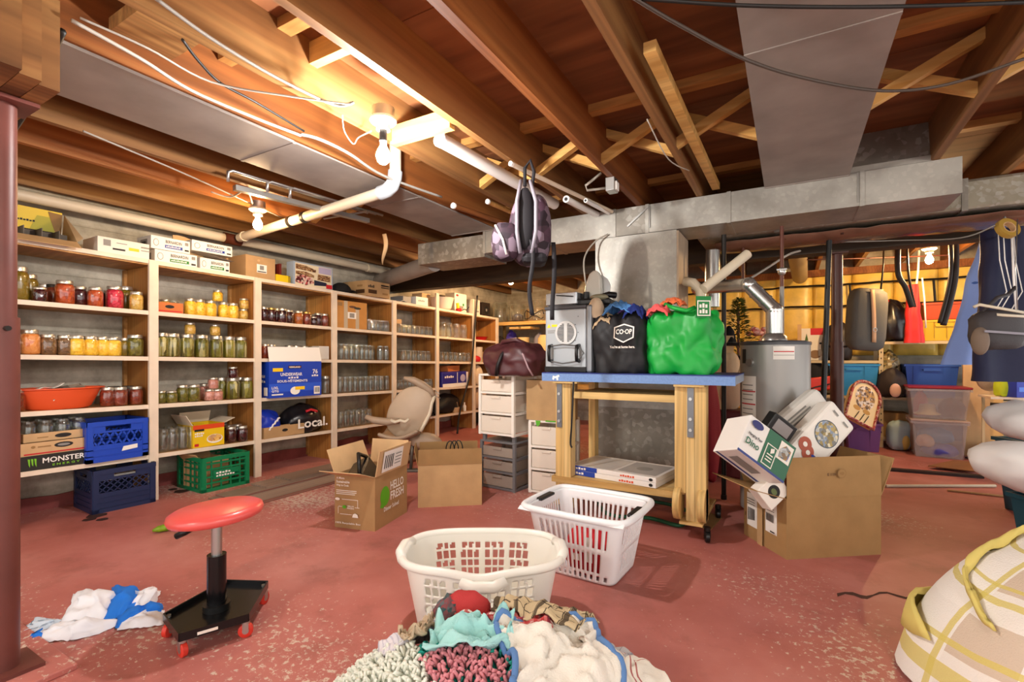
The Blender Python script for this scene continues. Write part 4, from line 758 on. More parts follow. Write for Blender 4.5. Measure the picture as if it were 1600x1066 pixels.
sack('red_cloth', 'red rag by the frosted vase on the corner shelf', (-3.92, 5.82, zs(2, 5.8) + .003), (.05, .07, .06), RED, 11, cat='cloth')
sack('pale_plush', 'pale stuffed toy squeezed on the fourth shelf, corner bay', (-3.98, 5.86, zs(3, 5.9) + .003), (.12, .13, .20), mt('cream plush', '#d8c4a8', .9, bump=.5), 14, cat='toy')
sack('tan_plush', 'tan stuffed toy on the bottom shelf of the corner bay', (-3.96, 5.9, zs(4, 5.9) + .003), (.13, .15, .22), mt('tan plush', '#caa888', .9, bump=.5), 15, cat='toy')
MB().box(-4.22, 5.70, .02, -4.05, 6.24, .30).build('black_tote', BLACK, label='black tote pushed to the back under the corner bay', cat='tote', bevel=.01)
cable([(-3.80, 5.66, 1.86), (-3.82, 5.60, 1.2), (-3.80, 5.50, .8), (-3.76, 5.2, .3), (-3.7, 5.05, .02)], .012, CBB, 'hanging_cable', 'thick black cable hanging down in front of the sixth bay')
# yellow corner shelf on the back wall
YP = wood('yellow pine', '#c0924a', '#d8ae66', '#e8c88a', 'z', 5); YPX = wood('yellow pine board', '#c0924a', '#d8ae66', '#e8c88a', 'x', 5)
ys = thing('back_shelving', 'yellow pine shelf rack on the back wall beyond the duffel', 'shelving', (-4.1, 6.34, 0))
for x in (0.0, 1.15, 2.3): MB().box(x - .04, 0, 0, x + .04, .04, 1.80).build('upright', YP, ys); MB().box(x - .02, .55, 0, x + .02, .59, 1.80).build('upright', YP, ys)
for z in (1.53, .99, .60): MB().box(-.08, .0, z - .05, 2.4, .02, z).build('shelf_edge', YPX, ys); MB().box(-.08, .02, z - .02, 2.4, .6, z).build('shelf', YPX, ys)
for x in (.42, .62): MB().box(x, -.0, 1.42, x + .16, .3, 1.45).build('batten', YPX, ys)
def big(name, label, x, r, h, mat, cat='jar', z=1.53, y=.16, lid=None):
    t = thing(name, label, cat, (-4.1 + x, 6.34 + y, z + .002)); MB().lathe([(.001, .004), (r * .9, 0), (r, .02), (r, h * .85), (r * .82, h * .95), (r * .82, h), (r * .78, h), (r * .78, h * .94), (r * .95, h * .84), (r * .95, .025), (.001, .015)], 24).build('body', mat, t, auto=50)
    if lid: MB().lathe([(.001, h + .02), (r * .86, h + .02), (r * .88, h - .02), (r * .84, h - .03)], 24).build('lid', lid, t, auto=40)
    return t
big('glass_crock', 'leftmost big clear glass jar on the yellow corner shelf', .16, .125, .32, GLASS); big('glass_crock', 'middle big clear glass jar with dark contents, yellow shelf', .48, .14, .27, GLASS); big('glass_crock', 'third big glass jar, wrapped in black wire, yellow shelf', .84, .15, .31, GLASS)
MB().lathe([(.001, 0), (.10, 0), (.09, .08), (.03, .11), (.001, .11)], 18).build('dark_filling', mt('dark brown filling', '#3a241a', .7), label='dark mound inside the middle big glass jar', cat='contents', loc=(-3.62, 6.5, 1.55), auto=40)
MB().tube([(-3.26 + .16 * math.cos(a) , 6.34, 1.62 + .04 * math.sin(3 * a) + .05 * math.sin(a)) for a in [k * .5 for k in range(13)]], .007, 6).build('wire_tangle', BLACK, label='tangle of black wire on the third big glass jar', cat='wire', smooth=True)
t = big('red_basin', 'red plastic tub under a white lid, middle yellow shelf', .55, .16, .16, mt('red plastic', '#c83018', .4), 'tub', .992, .18, WHITE)
MB().lathe([(.001, 0), (.085, 0), (.09, .12), (.001, .12)], 22).build('cream_tub', mt('cream plastic', '#e2c88c', .5), label='short cream tub standing on the lidded red tub', cat='tub', loc=(-3.53, 6.52, 1.178), auto=50)
big('cream_bucket', 'tall cream bucket with ridged rings on the yellow shelf', .98, .15, .33, mt('cream plastic', '#e2c88c', .5), 'bucket', .992, .18)
sack('purple_bag', 'crumpled purple bag behind the short cream tub', (-3.80, 6.62, .994), (.10, .10, .28), mt('purple foil', '#4a3c9a', .3), 21)
sack('dark_bag', 'dark bag beside the yellow upright on the middle shelf', (-3.97, 6.55, .994), (.09, .12, .22), mt('dark cloth', '#2a2420', .8), 22)
sack('grey_bag', 'grey bag between the two cream containers', (-3.33, 6.66, .994), (.09, .1, .25), mt('grey foil', '#8a8894', .4), 23)
pack('tan_back_carton', 'tan carton standing behind the big glass jars', 'box', .4, .2, .22, (-3.5, 6.82, 1.532), 0, CARDL)
# ================================================================ MIDDLE OF THE ROOM
def corner_box(near, w, d, rz):      # centre of a box whose near right/front corner stands at 'near'
    c, s = math.cos(rz), math.sin(rz); return lambda lx, ly: (near[0] - (lx * c - ly * s), near[1] - (lx * s + ly * c), 0)
# flooring planks stacked on the floor
LAM = wood('laminate grey brown', '#7a6658', '#917c6c', '#a89484', 'y', 4, .4, False); LAMR = mt('laminate core', '#8a5a4c', .7)
fs = thing('flooring_planks', 'low stack of grey-brown laminate planks on the floor by shelving', 'planks', (-3.33, 2.75, 0))
for c_, n_ in ((0, 2), (1, 3)):
    for k in range(n_):
        b = MB(); b.box(.215 - .2 * c_ - .19, -.92 + .05 * k, .012 * k + .0005, .215 - .2 * c_, 1.0 - .04 * k, .012 * k + .009); b.mat(1).box(.215 - .2 * c_ - .19, -.92 + .05 * k, .012 * k + .009, .215 - .2 * c_, 1.0 - .04 * k, .012 * k + .0115); b.build('plank', [LAMR, LAM], fs)
for k in range(2): MB().box(-.20, -.55 + .2 * k, .036 + .012 * k, .0, 1.15, .047 + .012 * k).build('plank', LAM, fs)
# meal kit box
rz = R(13); f = corner_box((-2.064, 2.026), .27, .37, rz)
HFC = card('meal kit cardboard', '#a9855a')
t = carton('meal_kit_box', 'brown meal kit box with green leaf mark and open flaps', .27, .37, .31, f(.135, -.185), rz, HFC, {'l': 22, 'b': 8, 'r': 10, 'f': 70}, fl=.15, inner=CARDL)
PW = mt('white print', '#efe8dc', .6); LG = mt('lime green print', '#58a81c', .5)
prints(t, 'front_print', **FR(.27, .37), items=[('t', .012, .285, .055, .013, 'A More', PW), ('t', .012, .263, .09, .015, 'Sustainable', PW), ('t', .012, .241, .085, .015, 'Way to Cook', PW), ('r', .012, .218, .15, .222, PW), ('r', .012, .208, .15, .212, PW), ('r', .012, .198, .14, .202, PW), ('r', .05, .168, .16, .171, PW), ('r', .03, .125, .06, .128, PW), ('r', .14, .125, .17, .128, PW), ('r', .04, .082, .12, .085, PW), ('r', .158, .128, .161, .168, PW), ('r', .027, .085, .03, .125, PW), ('e', .07, .126, .013, .010, LG), ('t', .09, .128, .045, .009, 'HELLO', PW), ('t', .09, .116, .045, .009, 'FRESH', PW), ('e', .025, .170, .016, .008, PW), ('p', [(.125, .07), (.165, .07), (.16, .088), (.145, .095), (.13, .088)], PW), ('t', .012, .025, .17, .014, '100% Recyclable Box', PW)])
prints(t, 'side_print', (.135, -.185, 0), (0, 1, 0), (0, 0, 1), [('e', .105, .175, .05, .058, LG), ('p', [(.05, .12), (.08, .11), (.12, .13), (.07, .15)], LG), ('t', .165, .195, .155, .052, 'HELLO', PW), ('t', .165, .135, .155, .052, 'FRESH', PW), ('t', .09, .085, .17, .026, 'Dinner Solved', PW)])
lb = prints(t, 'shipping_label', (.148, -.14, .325), (0, 1, 0), (.17, 0, .98), [('r', 0, 0, .22, .125, PAPER)] + [('r', .02 + .02 * k, .02, .03 + .02 * k, .10, INK) for k in range(5)] + [('r', .13, .03 + .02 * k, .20, .036 + .02 * k, GREYP) for k in range(4)])
c0 = f(.135, -.185)
dv = thing('black_device', 'black electronic device poking out of the meal kit box', 'device', (c0[0] - .01, c0[1] - .02, .21), rot=(R(18), R(-30), rz + .2)); MB().cb((0, 0, .06), (.13, .24, .16)).build('housing', mt('gloss black', '#101012', .2), dv, bevel=.02); MB().cb((-.068, 0, .07), (.004, .17, .10)).build('screen', mt('dark screen', '#2a3038', .1), dv); MB().tube([(.05, -.1, .13), (.07, 0, .21), (.05, .1, .14)], .012, 8).build('handle', BLACK, dv, smooth=True)
# plain box with cords
rz = R(39); f = corner_box((-1.812, 2.754), .425, .30, rz); c0 = f(.2125, -.15)
t = carton('open_carton', 'plain open cardboard box with raised flaps holding coiled cords', .425, .30, .28, c0, rz, CARD, {'f': 4, 'b': -6, 'l': 12}, fl=.105, inner=CARDD)
ck = thing('coiled_cord', 'black coiled cord looping above the plain open box', 'cord', (c0[0] + .02, c0[1] + .03, .27), rz)
for k in range(3): MB().tube([(.03 * k - .03 + .03 * math.cos(a), .01 * k, .07 + .07 * math.sin(a)) for a in [i * .45 for i in range(14)]], .004, 6, True).build('loop', BLACK, ck, smooth=True)
MB().ell((0, 0, 0), (.06, .05, .04), 12, 8).build('brown_puck', CARDD, label='rounded brown thing at the right of the plain open box', cat='object', loc=(c0[0] + .1, c0[1] + .11, .30), smooth=True)
# beige baby seat
TAU = mt('taupe plastic', '#a58f78', .5, var=.08, vs=5); TAUL = mt('pale taupe plastic', '#b9a48c', .5, var=.08, vs=5)
hc = thing('baby_chair', 'beige plastic baby chair with tilted rounded back before the shelving', 'chair', (-2.90, 3.22, 0), YAW)
def shell(a, b):   # tilted rounded back shell
    x = (a - .5) * 2; y = (b - .5) * 2; r = 1 - .0 * x; px = .205 * x * math.sqrt(max(0, 1 - .5 * y * y)); pz = .25 * y * math.sqrt(max(0, 1 - .5 * x * x))
    return (px * .88 + pz * .42 + .03, -.02 - .06 * (1 - x * x) * (1 - y * y) , .52 + pz * .9 - px * .30)
MB().grid(12, 12, shell, .03).build('back_shell', TAUL, hc, smooth=True, subd=1)
MB().grid(12, 8, lambda a, b: (-.21 + .33 * a, -.16 + .30 * b, .345 + .03 * (2 * b - 1) ** 2 - .05 * math.sin(a * 3.1) + .03 * a), .035).build('seat_pan', TAU, hc, smooth=True, subd=1)
MB().tube([(-.31, -.16, .50), (-.24, -.16, .47), (-.13, -.15, .455), (-.03, -.13, .46)], [.018, .03, .032, .022], 10).build('tray_arm', TAU, hc, smooth=True)
MB().tube([(-.02, -.03, .82), (.06, -.02, .80), (.13, -.01, .76), (.20, 0, .71), (.235, 0, .66)], [.012, .03, .034, .03, .02], 10).build('upper_arm', TAU, hc, smooth=True)
MB().tube([(-.10, -.16, .47), (-.06, -.17, .455), (-.02, -.17, .47), (.02, -.16, .455), (.05, -.15, .48)], .013, 8).build('strap_buckle', mt('cream strap', '#d8ccb4', .6), hc, smooth=True)
MB().tube([(.24, .0, .66), (.22, -.02, .60), (.20, -.03, .50), (.16, -.05, .42), (.13, -.06, .36)], .016, 8).build('hinge_bracket', mt('cream strap', '#d8ccb4', .6), hc, smooth=True)
MB().tube([(.02, .0, .30), (.10, .0, .27), (.22, .0, .27), (.28, .0, .22), (.26, 0, .14)], [.05, .075, .085, .075, .06], 12).build('base_bulge', TAU, hc, smooth=True, subd=1)
for x, dx in ((-.05, -.16), (.05, -.02), (.12, .05), (.2, .16)): MB().tube([(x, .02, .30), (x + dx * .5, .02, .15), (x + dx, .02, .012)], .014, 8).build('leg', mt('grey tube', '#6a665e', .4, .5), hc, smooth=True)
MB().box(-.24, -.02, 0, .39, .06, .02).build('floor_bar', mt('grey tube', '#6a665e', .4, .5), hc, bevel=.005)
MB().tube([(.25, .01, .70), (.285, .01, .68), (.25, .01, .66), (.29, .01, .64)], .005, 6).build('spring', STEEL, hc, smooth=True)
# plastic drawer units
FROST = frosted('frosted drawer plastic', '#fbf1e2', .7); GRFR = frosted('smoky drawer plastic', '#b8aca0', .55); GRF = mt('grey drawer frame', '#6f6f72', .45); WF_ = mt('white drawer frame', '#efeae0', .4)
def drawers(label, w, d, loc, rz, fm, dm, hs, post=False, name='drawer_unit'):
    t = thing(name, label, 'drawers', loc, rz); z = .02; H = sum(hs) + .02 * (len(hs) + 1)
    for sx in (-1, 1):
        for sy in (-1, 1): MB().box(sx * (w/2) - (.022 if sx > 0 else 0), sy * (d/2) - (.022 if sy > 0 else 0), 0, sx * (w/2) + (.022 if sx < 0 else 0), sy * (d/2) + (.022 if sy < 0 else 0), H).build('corner_post', fm, t)
    MB().box(-w/2, -d/2, H, w/2, d/2, H + .014).build('top_panel', fm, t, bevel=.003)
    MB().box(-w/2 + .01, d/2 - .006, .0, w/2 - .01, d/2 - .002, H).build('back_panel', dm, t)
    for k, h in enumerate(hs):
        for sx in (-1, 1): MB().box(sx * (w/2 - .011) - .009, -d/2 + .022, z - .018, sx * (w/2 - .011) + .009, d/2 - .022, z).build('side_rail', fm, t)
        MB().box(-w/2 + .022, -d/2 + .002, z - .016, w/2 - .022, -d/2 + .02, z).build('front_rail', fm, t)
        b = MB(); e = .004; x, y = w/2 - .026, d/2 - .01
        b.box(-x, -y, z + .002, x, y, z + .006); b.box(-x, -y - .004, z + .006, x, -y, z + h - .01); b.box(-x, y - e, z + .006, x, y, z + h - .01); b.box(-x, -y, z + .006, -x + e, y - e, z + h - .01); b.box(x - e, -y, z + .006, x, y - e, z + h - .01)
        dr = b.build('drawer', dm, t); MB().box(-x * .3, -y - .014, z + h - .03, x * .3, -y - .004, z + h - .014).build('pull', dm, dr, bevel=.003)
        z += h + .02
    return t, H + .014
t, h1 = drawers('grey-framed low drawer cart with smoky drawers under the white tower', .33, .30, (-1.905, 3.275, 0), R(-6), GRF, GRFR, [.10, .085, .085])
_, h2 = drawers('white plastic drawer tower standing on the grey drawer cart', .335, .33, (-1.915, 3.29, h1 + .022 + .02), R(-6), WF_, FROST, [.135, .135, .10])
for sx in (-1, 1):
    for sy in (-1, 1): MB().box(sx * .14 - .012, sy * .12 - .012, h1 - .001, sx * .14 + .012, sy * .12 + .012, h1 + .042).build('foot_peg', GRF, t)
t, h3 = drawers('narrow white drawer tower left of the workbench legs', .285, .34, (-1.55, 3.36, 0), R(3), WF_, FROST, [.145, .145, .15])
TGR = mt('green painter tape', '#5cae2c', .6)
prints(t, 'green_tape', (-.1425, -.17, 0), (1, 0, 0), (0, 0, 1), [('p', [(.06, .535), (.10, .535), (.095, .505), (.075, .49), (.065, .51)], TGR), ('r', .14, .53, .25, .54, TGR)], lift=.006)
t = pack('flat_front_carton', 'plain tan carton standing on the narrow white drawer tower', 'box', .33, .20, .295, (-1.545, 3.30, h3 + .001), R(1), CARD)
# burgundy duffel
BUR = mt('burgundy leatherette', '#4c2428', .45, var=.2, vs=8, bump=.5, bs=12, spec=.5)
z0 = h1 + .042 + h2
df = sack('duffel_bag', 'burgundy duffel bag slumped on top of the white drawer tower', (-1.80, 3.20, z0 - .005), (.25, .19, .165), BUR, 31, .1, .14, sq=.35, fold=.07, n=48, m=28)
MB().tube([(-.05, -.20, .0), (-.03, -.21, .08), (-.01, -.19, .15), (.0, -.12, .20), (.0, 0, .22)], .014, 8).build('piping', mt('black piping', '#1a1416', .5), df, smooth=True)
MB().tube([(-.12, -.05, .19), (-.05, -.10, .25), (.06, -.10, .26), (.14, -.05, .22)], .016, 8).build('handle', BUR, df, smooth=True)
MB().tube([(.10, -.12, .20), (.15, -.16, .15), (.19, -.16, .06), (.22, -.14, .0)], .007, 6).build('strap', mt('mauve piping', '#a88a90', .5), df, smooth=True)
# ---- workbench
TW = wood('bench pine', '#c39a5a', '#dab878', '#eacf98', 'z', 5); TWX = wood('bench pine board', '#c39a5a', '#dab878', '#eacf98', 'x', 5)
BLT = mt('speckled blue laminate', '#6d8ec0', .5, var=.12, vs=90); NVY = mt('navy edge', '#22347c', .4)
wbn = thing('workbench', 'pine workbench on casters with blue laminate top', 'workbench', (-1.36, 2.77, 0))
MB().box(0, .0, .853, 1.11, .55, .900).build('tabletop', mt('grey laminate', '#8f96a4', .5, var=.1, vs=40), wbn); MB().box(-.002, -.012, .850, 1.112, -.0005, .897).build('front_edging', BLT, wbn); MB().box(-.002, -.012, .8975, 1.112, .55, .903).build('top_laminate', NVY, wbn)
prints(wbn, 'paint_chip', (0, -.012, .85), (1, 0, 0), (0, 0, 1), [('p', [(.07, .012), (.075, .035), (.09, .03), (.10, .034), (.115, .04), (.12, .03), (.11, .025), (.112, .006), (.10, .005), (.098, .018), (.085, .018), (.08, .006)], PAPER)])
for x in (.13, .86):
    for y, n_ in ((.03, 'leg'), (.46, 'leg')): MB().box(x, y, .10 if x > .5 else .05, x + .045, y + .075, .838).build(n_, TW, wbn)
MB().box(.80, .03, .25, .859, .07, .838).build('leg', TW, wbn); MB().box(.906, .03, .10, .965, .105, .838).build('leg', TW, wbn); MB().box(.075, .03, .05, .129, .07, .838).build('leg', TW, wbn)
for x in (.11, .84): MB().box(x - .04, -.005, .838, x + .12, .53, .852).build('cleat', TWX, wbn)
for x in (.085, .868):
    bk = MB().box(x, .022, .56, x + .034, .0295, .83).build('bracket', mt('zinc plate', '#77797c', .4, .8), wbn)
    for z in (.60, .66, .77): MB().cyl((x + .017, .014, z), (x + .017, .022, z), .009, n=10).build('bolt', STEEL, bk)
MB().box(.19, .035, .745, .85, .075, .785).build('front_rail', TWX, wbn); MB().box(.19, .076, .770, .85, .46, .784).build('upper_shelf', TWX, wbn); MB().box(.19, .461, .72, .85, .50, .784).build('rear_rail', TWX, wbn)
MB().box(.05, .02, .215, .80, .06, .252).build('shelf_rail', TWX, wbn)
for k in range(4): MB().box(.05, .062 + .118 * k, .232, .85, .062 + .118 * k + .114, .252).build('shelf_board', TWX, wbn)
for x in (.06, .83): MB().box(x, .0, .085, x + .12, .55, .10).build('foot_plate', TWX, wbn)
for x in (.80, .93):
    for y in (-.01,): MB().cyl((x + .0, y + .055, .19), (x + .035, y + .055, .19), .09, n=22).build('wooden_wheel', TW, wbn, auto=40)
def caster(parent, x, y, r, wm, fm, rz=0.3):
    c = MB().at((x, y, 0), rz); c.cyl((0, 0, r * 2.0), (0, 0, r * 2.7), r * .55, n=12); c.box(-r * .5, -.4 * r, r * .9, -r * .42, r * .4, r * 2.1); c.box(r * .42, -.4 * r, r * .9, r * .5, r * .4, r * 2.1); f_ = c.build('caster_fork', fm, parent, auto=40)
    w_ = MB().at((x, y, 0), rz); w_.tube([(-r * .4, 0, r), (-r * .3, 0, r), (r * .3, 0, r), (r * .4, 0, r)], [r * .85, r, r, r * .85], 20); w_.build('wheel', wm, f_, auto=40)
    h_ = MB().at((x, y, 0), rz); h_.cyl((-r * .45, 0, r), (r * .45, 0, r), r * .45, n=12); h_.build('hub', fm, f_, auto=40)
for x in (.11, .97):
    for y in (.03, .48): caster(wbn, x, y, .031, BLACK, DARKM)
cable([(-1.14, 2.74, .848), (-1.15, 2.735, .6), (-1.16, 2.74, .48), (-1.15, 2.74, .45)], .006, CBB, 'dangling_plug', 'black cord and plug dangling beside the left bench bracket')
# flat puzzle cartons on the bench shelf
def flatbox(label, loc, rz, w, d, h, top):
    t = pack('flat_carton', label, 'box', w, d, h, loc, rz, mt('white glossy carton', '#e6e2dc', .3)); 
    prints(t, 'front_print', **FR(w, d), items=[('r', 0, 0, w * .35, h, BLUEP), ('w', .015, h * .25, w * .2, h * .45, 6, PW), ('w', w * .62, h * .25, w * .16, h * .4, 6, mt('orange print', '#d84818', .5)), ('e', w - .03, h * .5, .012, h * .3, INK)])
    prints(t, 'top_print', (-w/2, -d/2, h), (1, 0, 0), (0, 1, 0), top); return t
MGY = mt('mid grey print', '#a4a09c', .4)
flatbox('lower flat white carton on the workbench shelf', (-.93, 3.02, .254), R(-9), .60, .36, .030, [('r', .02, .02, .5, .3, MGY)])
flatbox('upper flat white carton with pale picture on the bench shelf', (-.92, 3.02, .285), R(-9), .58, .36, .028, [('r', .02, .02, .30, .33, mt('silver print', '#c4bfb8', .3)), ('r', .32, .04, .56, .32, MGY), ('e', .44, .17, .05, .05, GREYP)])
hz = cable([(-1.2, 3.3, .02), (-1.0, 2.95, .015), (-.75, 3.0, .015), (-.55, 2.95, .02), (-.6, 3.25, .03), (-.95, 3.35, .02)], .012, mt('green hose', '#1c5a3c', .5), 'garden_hose', 'green hose lying on the floor under the workbench', 'hose')
# ---- appliance on the bench
SIL = mt('silver sheet', '#a9b0b4', .4, .35); SILD = mt('dark grey sheet', '#4b4c50', .4, .3)
ov = thing('toaster_oven', 'silver appliance with round fan grille standing on the workbench', 'appliance', (-1.215, 3.0, .904), R(-4))
MB().box(-.165, -.15, .02, .125, .15, .40).build('back_panel', SIL, ov, bevel=.01); MB().box(.126, -.152, .0, .165, .152, .42).build('side_panel', mt('grey side', '#8a8e92', .35, .5), ov, bevel=.012)
MB().box(-.168, -.155, .40, .128, .155, .422).build('top_rim', SILD, ov, bevel=.006); MB().box(-.168, -.156, .0, .128, .15, .035).build('base_strip', BLACK, ov, bevel=.004)
gr = MB(); gr.cyl((-.01, -.152, .25), (-.01, -.160, .25), .075, n=30); gv = gr.build('fan_ring', mt('light grey ring', '#c4c6c4', .4, .3), ov, auto=40)
for k in range(-6, 7):
    hw = math.sqrt(max(0, .06 ** 2 - (k * .009) ** 2))
    for a, b in ((-hw, -.012), (.012, hw)):
        if b - a > .004: MB().box(-.01 + a, -.1622, .25 + k * .009 - .0025, -.01 + b, -.1602, .25 + k * .009 + .0025).build('vent_slot', INK, gv)
for x in (-.115, .08): MB().tube([(x, -.15, .17), (x, -.185, .165), (x, -.19, .12), (x, -.185, .075), (x, -.15, .07)], .011, 8).build('cord_hook', BLACK, ov, smooth=True)
MB().tube([(-.115, -.175, .165), (-.02, -.18, .175), (.08, -.175, .165), (.12, -.17, .12), (.08, -.175, .07), (-.02, -.18, .055), (-.115, -.175, .07)], .005, 6, True).build('power_cord', mt('grey cord', '#5a5a58', .5), ov, smooth=True)
prints(ov, 'warning_label', (-.165, -.15, 0), (1, 0, 0), (0, 0, 1), [('p', [(.015, .285), (.045, .285), (.03, .31)], YELP), ('r', .05, .29, .09, .305, YELP), ('r', .02, .25, .07, .256, GREYP), ('r', .02, .262, .09, .268, GREYP)] + [('e', .22 + .02 * (k % 2), .10 + .05 * k, .003, .003, INK) for k in range(6)])
pn = thing('roasting_pan', 'shallow shiny metal pan on top of the silver appliance', 'pan', (-1.285, 2.98, 1.328), R(-4)); b = MB(); b.box(-.09, -.10, 0, .11, .10, .008); b.box(-.1, -.11, .008, .12, -.1, .085); b.box(-.1, .10, .008, .12, .11, .085); b.box(-.1, -.1, .008, -.09, .1, .085); b.box(.11, -.1, .008, .12, .1, .085); b.build('pan_body', mt('polished steel', '#c8ccd0', .15, .9), pn, bevel=.004)
MB().beam((-.02, -.112, .07), (.10, -.112, .055), .008, .008).build('pan_handle', BLACK, pn)
sl_ = thing('food_slicer', 'pale grey food slicer with tall rounded guard on the appliance', 'slicer', (-1.12, 3.02, 1.328), R(8))
prof = [(-.055, .0), (-.045, .09), (-.02, .16), (.01, .185), (.04, .175), (.055, .13), (.06, 0)]
gb = MB(); gb.at((0, 0, .05)); gb.loft([[(x, -.035, z) for x, z in prof], [(x, .045, z) for x, z in prof]]); gb.build('guard', mt('pale grey enamel', '#c9c8bc', .35), sl_, bevel=.012)
MB().cyl((.02, .05, .13), (.02, .056, .13), .085, n=26).build('blade', STEEL, sl_, auto=40); MB().box(-.12, -.10, .0, .13, .10, .045).build('base', BLACK, sl_, bevel=.012); MB().ell((.06, -.09, .05), (.06, .035, .02), 12, 8).build('food_pusher', mt('olive plastic', '#8a866c', .5), sl_, smooth=True); MB().cyl((-.03, -.06, .045), (-.03, -.06, .09), .02, n=12).build('knob', BLACK, sl_); MB().tube([(.05, -.06, .05), (.12, -.08, .065), (.16, -.06, .06)], .02, 8).build('motor_cord', BLACK, sl_, smooth=True)
t = sack('work_glove', 'tan work glove draped over the appliance corner', (-1.05, 2.88, 1.24), (.05, .035, .085), mt('tan glove', '#c8b498', .8), 41, cat='glove')
# ---- bags
CB = mt('black bag fabric', '#19191c', .6, var=.15, vs=6, bump=.5, bs=10)
cb = sack('carrier_bag', 'black fabric bag with white hexagon badge stuffed with cloths', (-.905, 2.97, .905), (.185, .165, .275), CB, 51, .75, .12, sq=.7, fold=.10, n=60, m=36)
prints(cb, 'badge', (.0, -.178, .205), (1, 0, 0), (0, .18, .98), [('p', [(0, .0), (.06, -.03), (.12, 0), (.12, .065), (.06, .085), (0, .065)], PW), ('p', [(.007, .004), (.06, -.022), (.113, .004), (.113, .06), (.06, .077), (.007, .06)], mt('badge black', '#141416', .6)), ('t', .012, .022, .096, .03, 'CO·OP', PW), ('t', -.02, -.062, .15, .016, "You're at home here.", PW)], lift=.010)
def drape(name, label, loc, mat, w, d, sag, seed, rz=0, parts=None, cat='cloth', thick=.006, nx=20, ny=20):
    t = MB().grid(nx, ny, lambda a, b: ((a - .5) * w, (b - .5) * d, -sag * (((a - .5) * 2) ** 2 + ((b - .5) * 2) ** 2) * .5 + .22 * min(w, d) * wob((a * 3, b * 3), 1, seed) * .5 + .02 * wob((a * 8, b * 8), 1, seed + 2)), thick)
    return t.build(name, mat, label=label, cat=cat, loc=loc, rz=rz, smooth=True)
drape('blue_cloth', 'light blue cloth spilling from the top of the black bag', (-.90, 2.89, 1.335), mt('light blue fleece', '#4f86c4', .9, bump=.4), .17, .17, .08, 3)
drape('navy_cloth', 'navy cloth hanging over the front of the black bag', (-.80, 2.87, 1.31), mt('navy fleece', '#16286c', .9, bump=.4), .12, .13, .09, 8)
drape('purple_cloth', 'purple cloth peeking out behind the light blue cloth', (-.86, 3.0, 1.325), mt('violet fleece', '#9a6ac0', .9), .14, .12, .06, 13)
drape('striped_cloth', 'beige striped cloth at the left top of the black bag', (-.99, 2.9, 1.27), mt('beige knit', '#c8b08c', .9), .13, .14, .10, 18)
GB = mt('green bag fabric', '#12a03c', .45, var=.15, vs=5, bump=.5, bs=9)
gbg = sack('reusable_bag', 'bright green reusable bag bulging on the right of the bench', (-.55, 2.99, .905), (.215, .17, .275), GB, 62, .6, .18, sq=.7, fold=.12, n=60, m=36)
MB().grid(8, 8, lambda a, b: (.10 + .07 * a, -.17 + .05 * a + .0 * b, .31 + .12 * b), .004).build('side_panel', mt('dark green fabric', '#0c7a34', .5), gbg)
prints(gbg, 'lettering', (.105, -.176, .32), (.8, .55, 0), (0, 0, 1), [('r', 0, 0, .075, .085, PW), ('r', .006, .006, .069, .079, GREENP), ('w', .012, .045, .05, .024, 3, PW), ('w', .012, .014, .05, .024, 3, PW)], lift=.004)
MB().tube([(-.08, -.10, .40), (-.02, -.17, .37), (.05, -.18, .35), (.09, -.15, .37)], .012, 8).build('strap', GB, gbg, smooth=True)
drape('coral_cloth', 'coral cloth poking from the green bag mouth', (-.66, 2.86, 1.30), mt('coral fleece', '#e05858', .9), .12, .10, .06, 23); drape('orange_cloth', 'orange cloth along the top of the green bag', (-.60, 2.96, 1.345), mt('orange fleece', '#d86a3c', .9), .14, .10, .05, 27)
# ---- backpack hanging from the joists
PKM = blotch('mauve plaid nylon', ['#2e1c28', '#4a3040', '#7a6a78', '#221620', '#3c2834'], 22, .7, bump=.1); PKB = mt('black webbing', '#17151a', .7)
bp = thing('backpack', 'mauve plaid backpack hanging from the joists above the appliance', 'backpack', (-1.27, 2.36, 1.52), YAW)
def bpf(d): return 1 + .05 * wob(d, 3, 4)
MB().ell((.03, .0, .20), (.125, .10, .235), 22, 16, lambda d: (1 / max(abs(d.x) ** 3 + abs(d.y) ** 3 + abs(d.z) ** 3, 1e-3) ** (1 / 3)) * .93 * (1 - .22 * max(0, d.z)) * bpf(d)).build('main_body', PKM, bp, smooth=True)
MB().ell((-.105, -.05, .10), (.085, .07, .115), 18, 12, lambda d: (1 / max(abs(d.x) ** 3 + abs(d.y) ** 3 + abs(d.z) ** 3, 1e-3) ** (1 / 3)) * .9 * bpf(d)).build('front_pocket', PKM, bp, smooth=True)
MB().ell((.0, -.075, .22), (.055, .035, .17), 14, 10).build('mesh_panel', PKB, bp, smooth=True); MB().box(-.02, -.1, -.02, .12, .06, .04).build('bottom_panel', PKB, bp, bevel=.03)
for x in (-.045, .055): MB().tube([(x * .5, -.06, .43), (x, -.118, .30), (x, -.118, .14), (x * .6, -.10, .03)], .010, 8).build('zip', mt('grey zip', '#8a8690', .5), bp, smooth=True)
MB().grid(2, 14, lambda a, b: (.02 + .022 * a + .01 * math.sin(b * 7), -.11 + .004 * math.sin(b * 9), .10 - .40 * b), .003).build('strap', PKB, bp, smooth=True); MB().grid(2, 14, lambda a, b: (.14 + .024 * a + .006 * math.sin(b * 5), -.05, .10 - .42 * b), .003).build('strap', PKB, bp, smooth=True)
MB().tube([(.0, 0, .42), (.0, 0, .52), (.03, 0, .565), (.05, 0, .50), (.04, 0, .42)], .010, 8).build('grab_loop', PKB, bp, smooth=True)
MB().tube([(-.16, -.10, .18), (-.12, -.12, .10), (-.10, -.12, .02)], .006, 6).build('trim', WHITE, bp, smooth=True)
